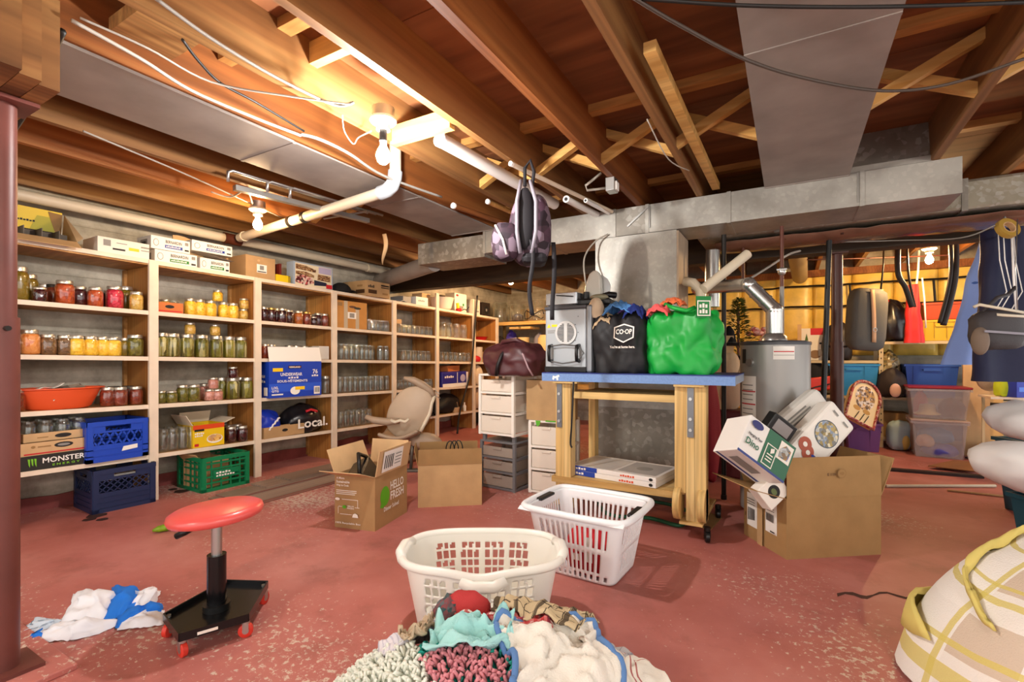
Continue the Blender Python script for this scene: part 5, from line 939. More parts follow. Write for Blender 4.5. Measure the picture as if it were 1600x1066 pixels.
cable([(-1.16, 3.44, 1.90), (-1.24, 3.38, 1.84), (-1.27, 3.25, 1.70), (-1.20, 3.10, 1.50), (-1.13, 3.02, 1.40)], .006, CBW, 'thin_cable', 'thin white cable looping from the duct down to the slicer')
# ---- laundry baskets
def basket(name, label, w, d, h, wb_, db_, loc, rz, mat, mask, n=200, levels=26, rimr=.012, expo=5, lip=.02, dip=None):
    t = thing(name, label, 'laundry basket', loc, rz)
    def pt(k, z, grow=0):
        a = 2 * math.pi * k / n; c, s = math.cos(a), math.sin(a); q = (abs(c) ** expo + abs(s) ** expo) ** (-1 / expo); f_ = z / h
        return ((wb_ + (w - wb_) * f_) / 2 * c * q + grow * c, (db_ + (d - db_) * f_) / 2 * s * q + grow * s, z)
    b = MB(); V = []; F = []
    zz = [.004 + (h - .004) * j / levels for j in range(levels + 1)]
    for z in zz:
        for k in range(n):
            p = pt(k, z); V.append(p if not dip else (p[0], p[1], p[2] * dip(2 * math.pi * k / n)))
    for j in range(levels):
        for k in range(n):
            if not mask(V[j * n + k][0], V[j * n + k][1], zz[j] / h, k, j): F.append((j * n + k, j * n + (k + 1) % n, (j + 1) * n + (k + 1) % n, (j + 1) * n + k))
    b.add(V, F); o = b.build('wall', mat, t, smooth=True); m_ = o.modifiers.new('solid', 'SOLIDIFY'); m_.thickness = .004; m_.offset = 0
    MB().add([pt(k, .004) for k in range(n)], [tuple(range(n))]).build('bottom', mat, t)
    rp = []
    for k in range(0, n, 2):
        p = pt(k, h, lip * .5); rp.append((p[0], p[1], p[2] * (dip(2 * math.pi * k / n) if dip else 1)))
    rr = MB(); rr.tube(rp, rimr, 10, True); rr.build('rim', mat, t, smooth=True)
    return t
WB = mt('white basket plastic', '#eef0f2', .35, spec=.5); CBK = mt('ivory basket plastic', '#ece9df', .35, spec=.5)
def m2(x, y, f_, k, j):
    if f_ < .14 or f_ > .84 or .46 < f_ < .52: return f_ < .10 and f_ > .05 and k % 5 < 2 and abs(abs(x) / .18 - 1) > .08
    if min(abs(abs(x) - (.17 + .06 * f_)) , 9) < .05 and min(abs(abs(y) - (.145 + .055 * f_)), 9) < .05: return False
    return k % 4 < 2
b2 = basket('laundry_basket', 'tall rectangular white laundry basket with slotted sides and red clothes', .47, .39, .30, .36, .30, (-.84, 2.20, 0), R(-3), WB, m2, n=240, rimr=.016, expo=9, lip=.05)
for sx in (-1, 1):
    MB().box(sx * .235 - .02, -.07, .292, sx * .235 + .02, .07, .306).build('handle', BLACK if sx < 0 else BLACK, b2, bevel=.005)
MB().grid(30, 2, lambda a, b: (-.255 + .51 * a, -.205 - .02 * b, .300 - .012 * b), .004).build('rim_flange', WB, b2)
rc = sack('red_garment', 'red and white garment heaped inside the tall white basket', (-.80, 2.17, .008), (.13, .125, .15), mt('red jersey', '#c8202c', .8, bump=.3), 71, cat='clothes')
prints(rc, 'lettering', (-.05, -.128, .06), (1, 0, 0), (0, 0, 1), [('r', .02, .06, .10, .075, PW), ('r', .06, .02, .09, .13, PW), ('r', 0, .02, .03, .05, PW)])
def m1(x, y, f_, k, j):
    if abs(y) > .13 and .36 < f_ < .88 and abs(x) < .20:
        g = (x + .20) / .10; fx_ = g - int(g)
        if .06 < fx_ < .88:
            q = (fx_ - .06) / .82 * 3; fq = q - int(q); zf = (f_ - .36) / .52 * 4; return fq < .72 and zf - int(zf) < .70
    return False
def dipf(a): return 1.0 - .08 * math.exp(-((a - 4.712) / .30) ** 2) if True else 1
b1 = basket('laundry_basket', 'wide ivory hip-shaped laundry basket with curved rim and grid holes', .57, .37, .265, .47, .29, (-1.02, 1.555, 0), YAW, CBK, m1, n=260, levels=34, rimr=.015, expo=3.2, lip=.02, dip=dipf)
for sx in (-1, 1): MB().tube([(sx * .285, -.09, .262), (sx * .305, -.04, .272), (sx * .305, .04, .272), (sx * .285, .09, .262)], .018, 10).build('side_grip', CBK, b1, smooth=True)
MB().tube([(-.06, -.20, .235), (-.02, -.215, .222), (.05, -.215, .222), (.09, -.20, .24)], .02, 10).build('front_grip', CBK, b1, smooth=True)
# ---- rolling stool
st = thing('rolling_stool', 'rolling mechanic stool with red round seat and black tray base', 'stool', (-1.845, 1.02, 0))
SEAT = mt('red vinyl', '#de5550', .32, spec=.7)
sm = MB(); sm.at((0, 0, .40), YAW, 0, R(-4)); sm.lathe([(.002, 0), (.128, 0), (.152, .008), (.158, .022), (.154, .036), (.138, .045), (.002, .05)], 40); sm.build('seat', SEAT, st, smooth=True)
MB().cyl((0, 0, .25), (0, 0, .40), .018, n=18).build('gas_strut', STEEL, st, auto=40); MB().cyl((0, 0, .075), (0, 0, .27), .032, n=20).build('column', mt('gloss black', '#101012', .2), st, auto=40); MB().cyl((0, 0, .068), (0, 0, .09), .045, n=20).build('collar', BLACK, st, auto=40); MB().cyl((0, 0, .385), (0, 0, .40), .05, n=16).build('seat_plate', DARKM, st)
MB().tube([(0, 0, .385), (-.05, -.045, .375), (-.075, -.07, .36), (-.10, -.09, .345)], [.006, .007, .012, .011], 8).build('lever', BLACK, st, smooth=True)
BS = [(-.135, -.105), (.02, -.155), (.14, .04), (.03, .18), (-.06, .06)]
BS = [Vector((p - Vector((-1.845, 1.02, 0))).xy) for p in (fz(256, 968, .065), fz(280, 1000, .065), fz(388, 968, .065), fz(418, 916, .065), fz(352, 914, .065))]
tr = MB(); tr.prism([tuple(p) for p in BS], .062, .068)
for a, c in zip(BS, BS[1:] + BS[:1]): tr.beam((a.x, a.y, .072), (c.x, c.y, .072), .006, .028)
tr.build('tray', mt('gloss black', '#101012', .2), st)
for i, p in enumerate((BS[0], BS[1], BS[2], BS[3])):
    q = p * .92; caster(st, q.x, q.y, .0245, mt('red wheel', '#d23a2c', .4), STEEL, .5 + i)
    MB().cyl((q.x, q.y, .07), (q.x, q.y, .078), .009, n=8).build('bolt', STEEL, st)
prints(st, 'tray_label', (BS[1].x, BS[1].y, .058), (BS[2] - BS[1]).to_3d(), (0, 0, 1), [('r', .05, .006, .11, .016, PW)], lift=.0045)
# ---- gherkin on floor
pk = thing('gherkin', 'small green gherkin lying on the red floor behind the stool', 'vegetable', (-3.11, 1.42, 0)); MB().tube([(-.02, -.045, .018), (-.01, -.02, .021), (.0, .01, .022), (.012, .035, .02), (.016, .05, .018)], [.006, .018, .021, .017, .005], 10).build('body', mt('gherkin green', '#7c9c1c', .4, var=.3, vs=30), pk, smooth=True); MB().cyl((.016, .05, .018), (.02, .06, .02), .004, n=6).build('stem', mt('stem brown', '#6a5a2a', .7), pk)
# ---- pyjamas on the floor
PJW = mt('white jersey', '#e6e8ee', .85, bump=.4, bs=30); PJB = mt('cobalt jersey', '#1c74d8', .8, bump=.4, bs=30); PJL = mt('pale blue jersey', '#c4d2e0', .85, bump=.4, bs=30)
pj = thing('pyjamas', 'crumpled white and blue pyjamas lying on the floor by the stool', 'clothes', (0, 0, 0))
def heap(parent, name, quad, hgt, mat, seed, nx=16, ny=12):
    A, B, C_, D = [fz(u, v) for u, v in quad]
    def fn(a, b):
        p = A.lerp(B, a).lerp(D.lerp(C_, a), b); e = (4 * a * (1 - a)) ** .5 * (4 * b * (1 - b)) ** .5
        j = Vector((wob((a * 4, b * 4), 1, seed), wob((a * 4, b * 4), 1, seed + 9), 0)) * .025
        return p + j * (.4 + e) + Vector((0, 0, .004 + hgt * e * (.65 + .6 * wob((a * 4, b * 3), 1, seed + 4)) + .006 * wob((a * 12, b * 12), 1, seed)))
    return MB().grid(nx, ny, fn).build(name, mat, parent, smooth=True)
heap(pj, 'bodice', [(95, 978), (170, 968), (185, 932), (115, 930)], .07, PJW, 1); heap(pj, 'waist', [(160, 975), (205, 962), (250, 930), (175, 918)], .06, PJB, 2); heap(pj, 'hem', [(200, 962), (238, 955), (252, 925), (215, 930)], .06, PJW, 3)
heap(pj, 'sleeve', [(22, 996), (60, 992), (100, 972), (60, 968)], .03, PJL, 4); heap(pj, 'leg', [(45, 1006), (120, 1002), (200, 975), (100, 972)], .045, PJW, 5, 20); heap(pj, 'leg', [(180, 988), (258, 978), (258, 955), (190, 965)], .04, PJW, 6); heap(pj, 'cuff', [(42, 1008), (62, 1008), (75, 990), (55, 992)], .03, PJB, 7, 8, 6); heap(pj, 'stripe', [(176, 985), (250, 965), (255, 950), (190, 965)], .055, PJB, 8)
# ================================================================ UTILITY CORNER
GREYE = mt('grey enamel', '#9a9894', .35, .3)
wh = thing('water_heater', 'grey water heater with silver flue collar behind the workbench', 'water heater', (-.09, 3.55, 0))
HR = .20
MB().cyl((0, 0, .03), (0, 0, 1.08), HR, n=48).build('tank', GREYE, wh, auto=40); MB().lathe([(HR + .004, 1.075), (HR + .006, 1.09), (HR, 1.10), (.05, 1.105), (.002, 1.105)], 48).build('top_cap', SILD, wh, auto=40)
for k in range(3): MB().cyl((.12 * math.cos(k * 2.1), .12 * math.sin(k * 2.1), 0), (.12 * math.cos(k * 2.1), .12 * math.sin(k * 2.1), .03), .02, n=10).build('foot', BLACK, wh)
def arc(name, a0, a1, z0, z1, mat, r=HR + .002):
    return MB().grid(10, 1, lambda a, b: (r * math.cos(R(a0 + (a1 - a0) * a)), r * math.sin(R(a0 + (a1 - a0) * a)), z0 + (z1 - z0) * b)).build(name, mat, wh, smooth=True)
DIR = math.degrees(math.atan2(-3.55, .09))
arc('rating_label', DIR - 2, DIR + 32, .985, 1.065, PAPER); arc('label_line', DIR - 1, DIR + 31, 1.03, 1.036, RED, HR + .003); arc('label_line', DIR - 1, DIR + 31, 1.01, 1.013, GREYP, HR + .003)
arc('warning_sheet', DIR - 66, DIR - 30, .42, .88, PAPER)
for z in (.46, .58, .70, .78): arc('label_line', DIR - 65, DIR - 31, z, z + .008, RED, HR + .003)
for k in range(14): arc('label_line', DIR - 62, DIR - 36, .43 + .03 * k, .436 + .03 * k, GREYP, HR + .0028)
arc('dark_sticker', DIR - 64, DIR - 52, .96, 1.05, INK)
MB().cyl((HR * math.cos(R(DIR - 40)), HR * math.sin(R(DIR - 40)), .965), ((HR + .02) * math.cos(R(DIR - 40)), (HR + .02) * math.sin(R(DIR - 40)), .965), .024, n=16).build('port_cover', STEEL, wh, auto=40)
MB().lathe([(.075, 1.106), (.07, 1.13), (.05, 1.15), (.048, 1.15), (.06, 1.106)], 20).build('draft_hood', STEEL, wh, auto=40)
fl_ = thing('flue_pipe', 'shiny flue pipe bending up from the water heater', 'flue', (0, 0, 0)); SHN_ = mt('bright galvanised', '#c8c8c4', .25, .9)
A0 = Vector((-.09, 3.55, 1.152)); A1 = Vector((-.09, 3.55, 1.30)); A2 = Vector((-.24, 3.55, 1.475)); A3 = Vector((-.62, 3.88, 1.52))
def seg(p, q, r, nm, m=SHN_, par=fl_): return MB().cyl(p, q, r, n=20).build(nm, m, par, auto=40)
seg(A0, A1, .049, 'lower_pipe'); seg(A1, A1.lerp(A2, .92), .046, 'diagonal_pipe'); seg(A2, A3, .046, 'upper_pipe'); MB().ell(A1, (.051,) * 3, 16, 10).build('elbow', SHN_, fl_, smooth=True); MB().ell(A2, (.051,) * 3, 16, 10).build('elbow', SHN_, fl_, smooth=True)
for k in (.35, .7): p = A1.lerp(A2, k); d = (A2 - A1).normalized() * .006; seg(p - d, p + d, .05, 'crimp_ring')
seg(ft(1113, 480, 3.75), ft(1113, 392, 3.75), .055, 'vertical_pipe', SHN_, thing('vent_stack', 'upright galvanised vent pipe right of the return duct', 'pipe'))
wpv = thing('plastic_vent', 'pale plastic vent pipe rising in a bend then slanting to the duct', 'pipe')
MB().tube([ft(1096, 540, 3.3), ft(1096, 470, 3.3), ft(1093, 452, 3.3), ft(1083, 442, 3.3), ft(1070, 440, 3.35)], .032, 14).build('riser', PVC, wpv, smooth=True); MB().cyl(ft(1099, 452, 3.25), ft(1168, 397, 3.35), .033, n=16).build('slanted_run', PVC, wpv, auto=40)
def pole(a, b, r, mat, name, label, cat='pole'):
    t = thing(name, label, cat, b); v = Vector(a) - Vector(b); MB().cyl((0, 0, 0), v, r, n=12).build('shaft', mat, t, auto=40); MB().cyl((0, 0, 0), v.normalized() * .03, r * 1.25, n=12).build('end_ferrule', DARKM, t, auto=40); return t
p0 = ft(1131, 560, 3.42); pole((p0.x, p0.y, 1.86), (p0.x, p0.y, 0), .016, DARKM, 'steel_pole', 'thin dark steel pole right of the green bag')
p1 = ft(1296, 392, 3.45); p2 = fz(1281, 778); pole((p1.x, p1.y, 1.865), (p2.x, p2.y, 0), .018, BLACK, 'leaning_pole', 'black pole leaning beside the brown support post')
p3 = ft(1161, 400, 3.7); pole((p3.x, p3.y, 1.87), (p3.x, p3.y, 1.50), .012, BRASS, 'pipe_drop', 'short brown pipe drop above the flue bend', 'pipe')
wt = thing('water_line', 'grey water line with valve dropping to the heater top', 'pipe', (-.05, 3.68, 1.106)); MB().cyl((0, 0, 0), (0, 0, .36), .014, n=12).build('lower_run', CBG, wt, auto=40); MB().cyl((0, 0, .36), (0, 0, .76), .012, n=12).build('upper_run', BRASS, wt, auto=40); MB().ell((0, 0, .46), (.025, .025, .03), 10, 8).build('valve', STEEL, wt, smooth=True); MB().beam((-.03, -.02, .47), (.03, -.02, .47), .01, .01).build('valve_lever', STEEL, wt)
cable([ft(1168, 438, 3.5), ft(1200, 418, 3.5), ft(1232, 398, 3.5), ft(1250, 392, 3.6)], .008, CBW, 'white_tubing', 'thin white tubing slanting up from the flue bend', 'tubing')
cable([ft(1140, 402, 4.8), ft(1250, 406, 4.8), ft(1400, 402, 4.8), ft(1500, 398, 4.8)], .006, BRASS, 'gas_line', 'thin brown pipe running crosswise below the far joists', 'pipe')
for u, lab in ((1268, 'round metal duct stub between far joists above the heater'), ):
    MB().cyl((.05, 5.2, 1.993), (.10, 7.0, 1.993), .085, n=20).build('round_duct', mt('dusty round duct', '#a08c68', .5, .5), label=lab, cat='duct', auto=40)
# ---- decorations on a rack behind the bench
rk = thing('wooden_rack', 'low pine rack behind the heater carrying seasonal decorations', 'rack', (-1.0, 4.75, 0))
for x in (0, .95):
    for y in (0, .42): MB().box(x, y, 0, x + .04, y + .04, .95).build('leg', YP, rk)
for z in (.5, .95): MB().box(-.03, -.03, z, 1.02, .49, z + .02).build('rack_shelf', YPX, rk)
tre = thing('artificial_tree', 'small artificial fir tree standing left of the flue pipe', 'tree', (-.42, 4.95, .972)); MB().cyl((0, 0, 0), (0, 0, .5), .012, n=8).build('trunk', BRASS, tre); MB().lathe([(.08, 0), (.05, .03), (.02, .04)], 12).build('stand', BLACK, tre)
ft_ = MB(); rnd = random.Random(5)
for k in range(900):
    z = rnd.random() ** .8 * .52; rr = .19 * (1 - z / .56); a = rnd.random() * 6.28; q = rr * (.25 + .75 * rnd.random()); L = .05
    p = Vector((q * math.cos(a), q * math.sin(a), .04 + z)); d = Vector((math.cos(a), math.sin(a), rnd.uniform(-.2, .6))).normalized() * L; s = Vector((-math.sin(a), math.cos(a), rnd.uniform(-.3, .3))) * .010
    ft_.add([p, p + d * .5 + s, p + d, p + d * .5 - s + Vector((0, 0, .004))], [(0, 1, 2, 3)])
ft_.build('needles', blotch('fir needles', ['#3c4a1c', '#5a6428', '#7c7c34', '#2e3a14'], 40), tre, kind='stuff')
fw = thing('flower_bunch', 'pink silk flower bunch right of the artificial fir', 'flowers', (-.20, 4.92, .972)); MB().lathe([(.05, 0), (.06, .10), (.055, .10), (.045, .01)], 14).build('pot', RED, fw, auto=40)
fb = MB(); 
for k in range(46): a = rnd.random() * 6.28; q = .15 * rnd.random() ** .5; fb.ell((q * math.cos(a), q * math.sin(a), .12 + rnd.random() * .18), (.03, .03, .022), 7, 5)
fb.build('blossoms', blotch('silk petals', ['#d8605c', '#f0b0a0', '#f4dcc8', '#c04048'], 30), fw, smooth=True, kind='stuff')
wt_ = thing('witch_hat', 'black pointed hat with wide brim on the tan plush', 'hat', ft(1139, 541, 4.15)); MB().lathe([(.001, .0), (.10, .002), (.145, .02), (.15, .024), (.08, .012), (.065, .012), (.05, .08), (.035, .14), (.012, .17), (.001, .175)], 20).build('hat_body', mt('black felt', '#141214', .9), wt_, smooth=True); MB().lathe([(.067, .014), (.062, .035)], 20, caps=False).build('hat_band', mt('dark grey band', '#3a3634', .7), wt_)
plh = thing('plush_figure', 'tan plush figure with green scarf under the black hat', 'toy', ft(1137, 640, 4.15) - Vector((0, 0, .0))); plh.location.z = .56
MB().ell((0, 0, .13), (.12, .10, .16), 18, 12).build('body', mt('tan plush', '#caa888', .9, bump=.5), plh, smooth=True); MB().ell((0, 0, .38), (.095, .09, .12), 16, 10).build('head', mt('pale tan plush', '#dcc09a', .9, bump=.5), plh, smooth=True); MB().lathe([(.085, .26), (.10, .28), (.085, .30)], 18).build('scarf', mt('olive scarf', '#5a6a24', .9), plh, smooth=True)
plinth = MB().cb((0, 0, -.28), (.3, .3, .56)).build('storage_tub', mt('dark red tub', '#5a1a1c', .5), label='dark red tub under the tan plush figure', cat='tub', loc=(plh.location.x, plh.location.y, .56), bevel=.02)
t = pack('neon_sign_box', 'neon green box with black mark behind the green bag', 'box', .12, .06, .13, ft(1113, 520, 4.2), YAW, mt('neon green', '#6cc428', .4)); t.location.z = 1.18; prints(t, 'mark', **FR(.12, .06), items=[('r', .02, .03, .06, .11, INK)])
MB().box(-.12, -.1, 0, .14, .1, 1.18).build('tall_carton', CARDL, label='tall tan carton standing under the neon green box', cat='box', loc=(t.location.x, t.location.y, 0), rz=YAW)
MB().beam(ft(1108, 560, 4.7), ft(1124, 400, 4.7), .05, .03).build('leaning_stud', YP, label='pine stud leaning at the yellow insulation', cat='stud')
sack('red_coat', 'dark red coat bundled right of the green bag', (-.62, 4.2, 0), (.13, .12, .62), mt('red coat', '#8a1a22', .8, bump=.4), 81, cat='coat')
sack('brown_coat', 'brown coat bundled beside the green bag', (-.76, 4.05, 0), (.10, .10, .64), mt('brown coat', '#4a2c1c', .8, bump=.4), 82, cat='coat')
pp = thing('toilet_plunger', 'pale wooden stick standing on the heater shelf by insulation', 'stick', (.09, 6.6, .96)); MB().box(-.02, -.012, 0, .02, .012, .42).build('handle', CARDL, pp); MB().box(-.05, -.02, 0, .05, .02, .03).build('foot', CARDL, pp)
# ---- steel shelving along back wall
PST = mt('cream steel post', '#c8b48c', .5, .3); SHB = mt('tan shelf board', '#a08a68', .7, var=.2)
msh = thing('steel_shelving', 'perforated steel shelving along the yellow insulated wall', 'shelving', (0, 6.7, 0))
hole = None
for x in (-.25, .87, 1.95):
    for y in (0, .40):
        pm_ = MB().box(x - .02, y, 0, x + .02, y + .004, 1.75).build('post', PST, msh)
        if y == 0:
            for k in range(24):
                if hole is None: hole = MB().cb((0, -.0008, 0), (.009, .001, .018)).build('post_hole', INK, pm_, loc=(x, 0, .1)).data
                else: inst('post_hole', hole, pm_, (x, 0, .1 + k * .068))
for z in (.12, .56, .96, 1.17):
    x0 = -.3 if z != 1.17 else .88
    x1 = 2.3 if z != .96 else .86
    MB().box(x0, -.01, z - .03, x1, -.001, z).build('shelf_lip', PST, msh); MB().box(x0, 0.005, z - .02, x1, .43, z).build('shelf', SHB, msh)
def onshelf(u, z, y=6.85): d = ray(u, 558); return Vector((d.x * y / d.y, y, z + .002))
c_ = onshelf(1275, .96, 6.88); t = pack('tree_carton', 'white and red artificial tree carton on the upper steel shelf', 'box', .36, .14, .38, c_, .02, mt('cream carton', '#e9e3d6', .6)); prints(t, 'front_print', **FR(.36, .14), items=[('r', .12, .30, .36, .38, RED), ('p', [(.03, .08), (.13, .08), (.08, .32)], mt('fir green print', '#4a6a2c', .6)), ('e', .17, .07, .06, .05, mt('wreath print', '#8a6a4a', .6)), ('e', .22, .2, .012, .012, INK), ('e', .27, .2, .012, .012, INK), ('e', .32, .2, .012, .012, INK), ('r', .2, .05, .34, .13, mt('pale print', '#c8bca8', .6))])
sack('dark_bundle', 'dark bundle on the upper steel shelf by the brown post', onshelf(1308, .96, 6.8), (.15, .14, .30), mt('dark nylon', '#221e20', .5), 91)
sack('black_heap', 'black cloth heap on shelf just right of the heater', onshelf(1268, .56, 6.8), (.16, .16, .26), mt('black cloth', '#1a1818', .9), 92)
MB().ell((0, 0, .05), (.10, .08, .06), 14, 8).build('tinsel_ball', blotch('glitter', ['#8a6a4a', '#c8b090', '#6a4a34'], 60), label='glittery brown ornament beside the tree carton', cat='ornament', loc=onshelf(1246, .96, 6.72), smooth=True)
def tote(name, label, w, d, h, loc, rz, mat, lid=None, content=None, rib=True):
    t = thing(name, label, 'tote', loc, rz); b = MB(); k = .86
    def ring(s, z): return [(-w/2 * s, -d/2 * s, z), (w/2 * s, -d/2 * s, z), (w/2 * s, d/2 * s, z), (-w/2 * s, d/2 * s, z)]
    b.loft([ring(k, 0), ring(1, h), ring(.97, h), ring(k * .97, .006)], caps=True); b.build('bin', mat, t, bevel=.006)
    r = MB()
    for x0, y0, x1, y1 in ((-w/2 - .012, -d/2 - .012, w/2 + .012, -d/2), (-w/2 - .012, d/2, w/2 + .012, d/2 + .012), (-w/2 - .012, -d/2, -w/2, d/2), (w/2, -d/2, w/2 + .012, d/2)): r.box(x0, y0, h - .022, x1, y1, h)
    r.build('rim', mat, t)
    if rib:
        for x in (-.28, .28): MB().add([(w * x - .03, -d/2 * .875, .02), (w * x + .03, -d/2 * .875, .02), (w * x + .03, -d/2 - .006, h - .025), (w * x - .03, -d/2 - .006, h - .025)], [(0, 1, 2, 3)]).build('rib', mat, t)
        MB().box(-.07, -d/2 - .016, h - .07, .07, -d/2 + .002, h - .05).build('grip', mat, t)
    if lid: MB().box(-w/2 - .014, -d/2 - .014, h + .001, w/2 + .014, d/2 + .014, h + .022).build('lid', lid, t, bevel=.008)
    return t
tote('blue_tote', 'large royal blue tote without lid on the lower steel shelf', .44, .38, .36, onshelf(1449, .56, 6.86), 0, mt('royal blue plastic', '#2a56b4', .4))
tote('teal_tote', 'sky blue tote on the steel shelf behind the brown post', .46, .36, .36, onshelf(1331, .56, 6.86), 0, mt('sky blue plastic', '#2c86c4', .4))
sack('wrapped_ornaments', 'clear bag of ornaments between the two blue totes', onshelf(1388, .56, 6.84), (.12, .12, .34), blotch('foil ornaments', ['#6a5a34', '#a89464', '#3a3420', '#c8bc94'], 40, .2), 93)
sack('dark_rucksack', 'dark rucksack with pink pocket left of the royal blue tote', onshelf(1393, .56, 6.68), (.13, .10, .21), mt('dark rucksack nylon', '#2c2220', .6), 94)
MB().ell((0, 0, 0), (.05, .02, .075), 12, 8).build('pink_slipper', mt('pale pink', '#e0b8ac', .8), label='pale pink slipper in front of the dark rucksack', cat='slipper', loc=onshelf(1399, .64, 6.55), smooth=True)
sack('garbage_bag', 'shiny black garbage bag on the top steel shelf', onshelf(1394, 1.17, 6.85), (.15, .14, .30), BG, 95, .05, .2); MB().ell((0, 0, 0), (.07, .05, .04), 10, 8).build('red_tie_cloth', RED, label='red cloth on top of the black garbage bag', cat='cloth', loc=onshelf(1388, 1.60, 6.85), smooth=True)
t = tote('yellow_crate', 'yellow plastic crate on the top steel shelf', .42, .34, .22, onshelf(1468, 1.17, 6.86), 0, mt('yellow plastic', '#d8ae24', .45))
for k in range(4): MB().box(-.18 + .1 * k, -.176, .03, -.175 + .1 * k, -.168, .2).build('crate_slat', mt('dark yellow plastic', '#9a7a14', .5), t)
tote('orange_crate', 'orange crate stacked on the yellow crate', .40, .32, .18, onshelf(1474, 1.395, 6.86), 0, mt('orange plastic', '#b8481c', .45), rib=False)
tote('purple_tote', 'purple tote on the floor behind the toy board', .30, .32, .30, onshelf(1347, 0.0, 6.45), 0, mt('purple plastic', '#6c4480', .45))
# toy board
pb = thing('toy_pinball', 'arched maroon toy pinball board leaning on the purple tote', 'toy', ft(1342, 660, 4.9), rot=(R(-18), R(28), YAW))
arch = [(-.16, 0), (.16, 0), (.16, .30)] + [(.16 * math.cos(k * math.pi / 12), .30 + .16 * math.sin(k * math.pi / 12)) for k in range(1, 12)] + [(-.16, .30)]
MB().loft([[(x, 0, z) for x, z in arch], [(x, .05, z) for x, z in arch]]).build('board', mt('cream board', '#e0c898', .5), pb)
MB().tube([(x, -.005, z) for x, z in arch], .016, 8, True).build('light_rim', blotch('maroon light rim', ['#7a141c', '#a83038', '#c8a088', '#5a0c14'], 70), pb, smooth=True)
pg = prints(pb, 'playfield', (-.13, 0, .14), (1, 0, 0), (0, 0, 1), [('e', .13, .14, .11, .13, blotch('playfield picture', ['#2a1c30', '#8a6a3c', '#c89a50', '#e0d8d0', '#40202a'], 45, bump=0)), ('e', .07, .0, .04, .025, mt('gold print', '#b88a3c', .5)), ('e', .18, .0, .04, .025, mt('gold print', '#b88a3c', .5))])
for x in (-.06, .0, .05): MB().beam((x, -.006, .02), (x + .03, -.006, .11), .008, .004).build('flipper_print', INK, pb)
# clear totes with red lid
CLR = frosted('clear tote plastic', '#cfc4c4', .28)
cA = Vector((1.28, 6.42, 0))
t = tote('clear_tote', 'lower clear tote of blue and purple cloth on the red floor', .42, .40, .36, cA, R(-4), CLR, frosted('pinkish clear lid', '#d8c0b8', .6), rib=False)
drw = random.Random(3)
def fillb(label, cat, loc, r, mat, sd): return sack('stored_cloth' if cat == 'cloth' else 'stored_toy', label, loc, r, mat, sd, cat=cat)
fillb('purple cloth folded inside the lower clear tote', 'cloth', (1.30, 6.38, .01), (.14, .14, .08), mt('purple cloth', '#4c4a9a', .8), 101); fillb('blue cloth inside the lower clear tote', 'cloth', (1.28, 6.44, .13), (.14, .13, .10), mt('teal blue cloth', '#2c6a8c', .8), 102); fillb('tan cloth inside the lower clear tote', 'cloth', (1.18, 6.34, .10), (.07, .07, .08), mt('tan cloth', '#c89c7c', .8), 103)
t = tote('clear_tote', 'upper clear tote with dark red lid full of hats', .46, .40, .30, cA + Vector((.0, 0, .384)), R(-4), CLR, mt('dark red lid', '#8c1c2c', .4), rib=False)
MB().lathe([(.001, .02), (.10, .0), (.11, .01), (.07, .03), (.06, .10), (.001, .11)], 20).build('straw_hat', mt('straw', '#d8bc88', .8), label='cream hat seen through the upper clear tote', cat='hat', loc=(1.20, 6.36, .42), smooth=True); fillb('dark round bag inside the upper clear tote', 'cloth', (1.39, 6.38, .395), (.10, .11, .13), mt('dark plum cloth', '#4a3438', .7), 105); fillb('red trimmed toy inside the upper clear tote', 'toy', (1.17, 6.48, .395), (.06, .07, .17), mt('red cloth', '#b02c30', .8), 106)
# light blue bag on floor
lb_ = thing('paper_bag', 'light blue and brown paper sack beside the clear totes', 'bag', fz(1408, 706) + Vector((0, .1, 0)), R(12)); MB().ell((0, 0, .16), (.12, .09, .175), 20, 12, lambda d: (1 / max(abs(d.x) ** 4 + abs(d.y) ** 4 + abs(d.z) ** 4, 1e-3) ** .25) * .9 * (1 + .08 * wob(d, 3, 3))).build('sack', mt('pale blue paper', '#a8c4cc', .5), lb_, smooth=True)
MB().ell((.085, 0, .16), (.05, .085, .165), 14, 10, lambda d: (1 / max(abs(d.x) ** 4 + abs(d.y) ** 4 + abs(d.z) ** 4, 1e-3) ** .25) * .92).build('brown_panel', mt('brown paper', '#8a5a24', .5), lb_, smooth=True); MB().ell((.03, -.03, .10), (.05, .075, .095), 12, 8).build('yellow_print', mt('pale yellow paper', '#e0c870', .5), lb_, smooth=True)
# tan board and small things at right rear
MB().box(0, 0, 0, .20, .03, 1.0).build('leaning_board', CARDL, label='tall tan board standing right of the clear totes', cat='board', loc=onshelf(1505, 0, 6.55)); MB().box(0, 0, 0, .12, .03, 1.0).build('leaning_board', mt('pale plywood', '#d8b070', .7), label='narrow pale board beside the tall tan board', cat='board', loc=onshelf(1542, 0, 6.60))
MB().ell((0, 0, .09), (.10, .05, .13), 14, 10).build('knit_hat', mt('grey knit', '#a8988c', .95, bump=.8, bs=90), label='grey knit hat hanging below the navy coat', cat='hat', loc=ft(1546, 605, 4.6) , smooth=True)
sd_ = thing('side_shelf', 'small white side shelf right of the pale board', 'shelf', ft(1575, 620, 4.4)); MB().box(-.14, -.1, -.02, .35, .25, 0).build('board', PNT, sd_)
for x, y_ in ((-.12, .21), (.32, .21), (.32, -.08)): MB().box(x, y_, -sd_.location.z, x + .02, y_ + .02, -.021).build('leg', PST, sd_)
MB().box(-.09, -.06, -.20, .34, .20, -.19).build('lower_board', SHB, sd_)
sack('lime_jacket', 'lime green reflective vest on the small side shelf', ft(1569, 619, 4.4), (.07, .06, .13), mt('lime cloth', '#b8cc2c', .8), 111, cat='vest')
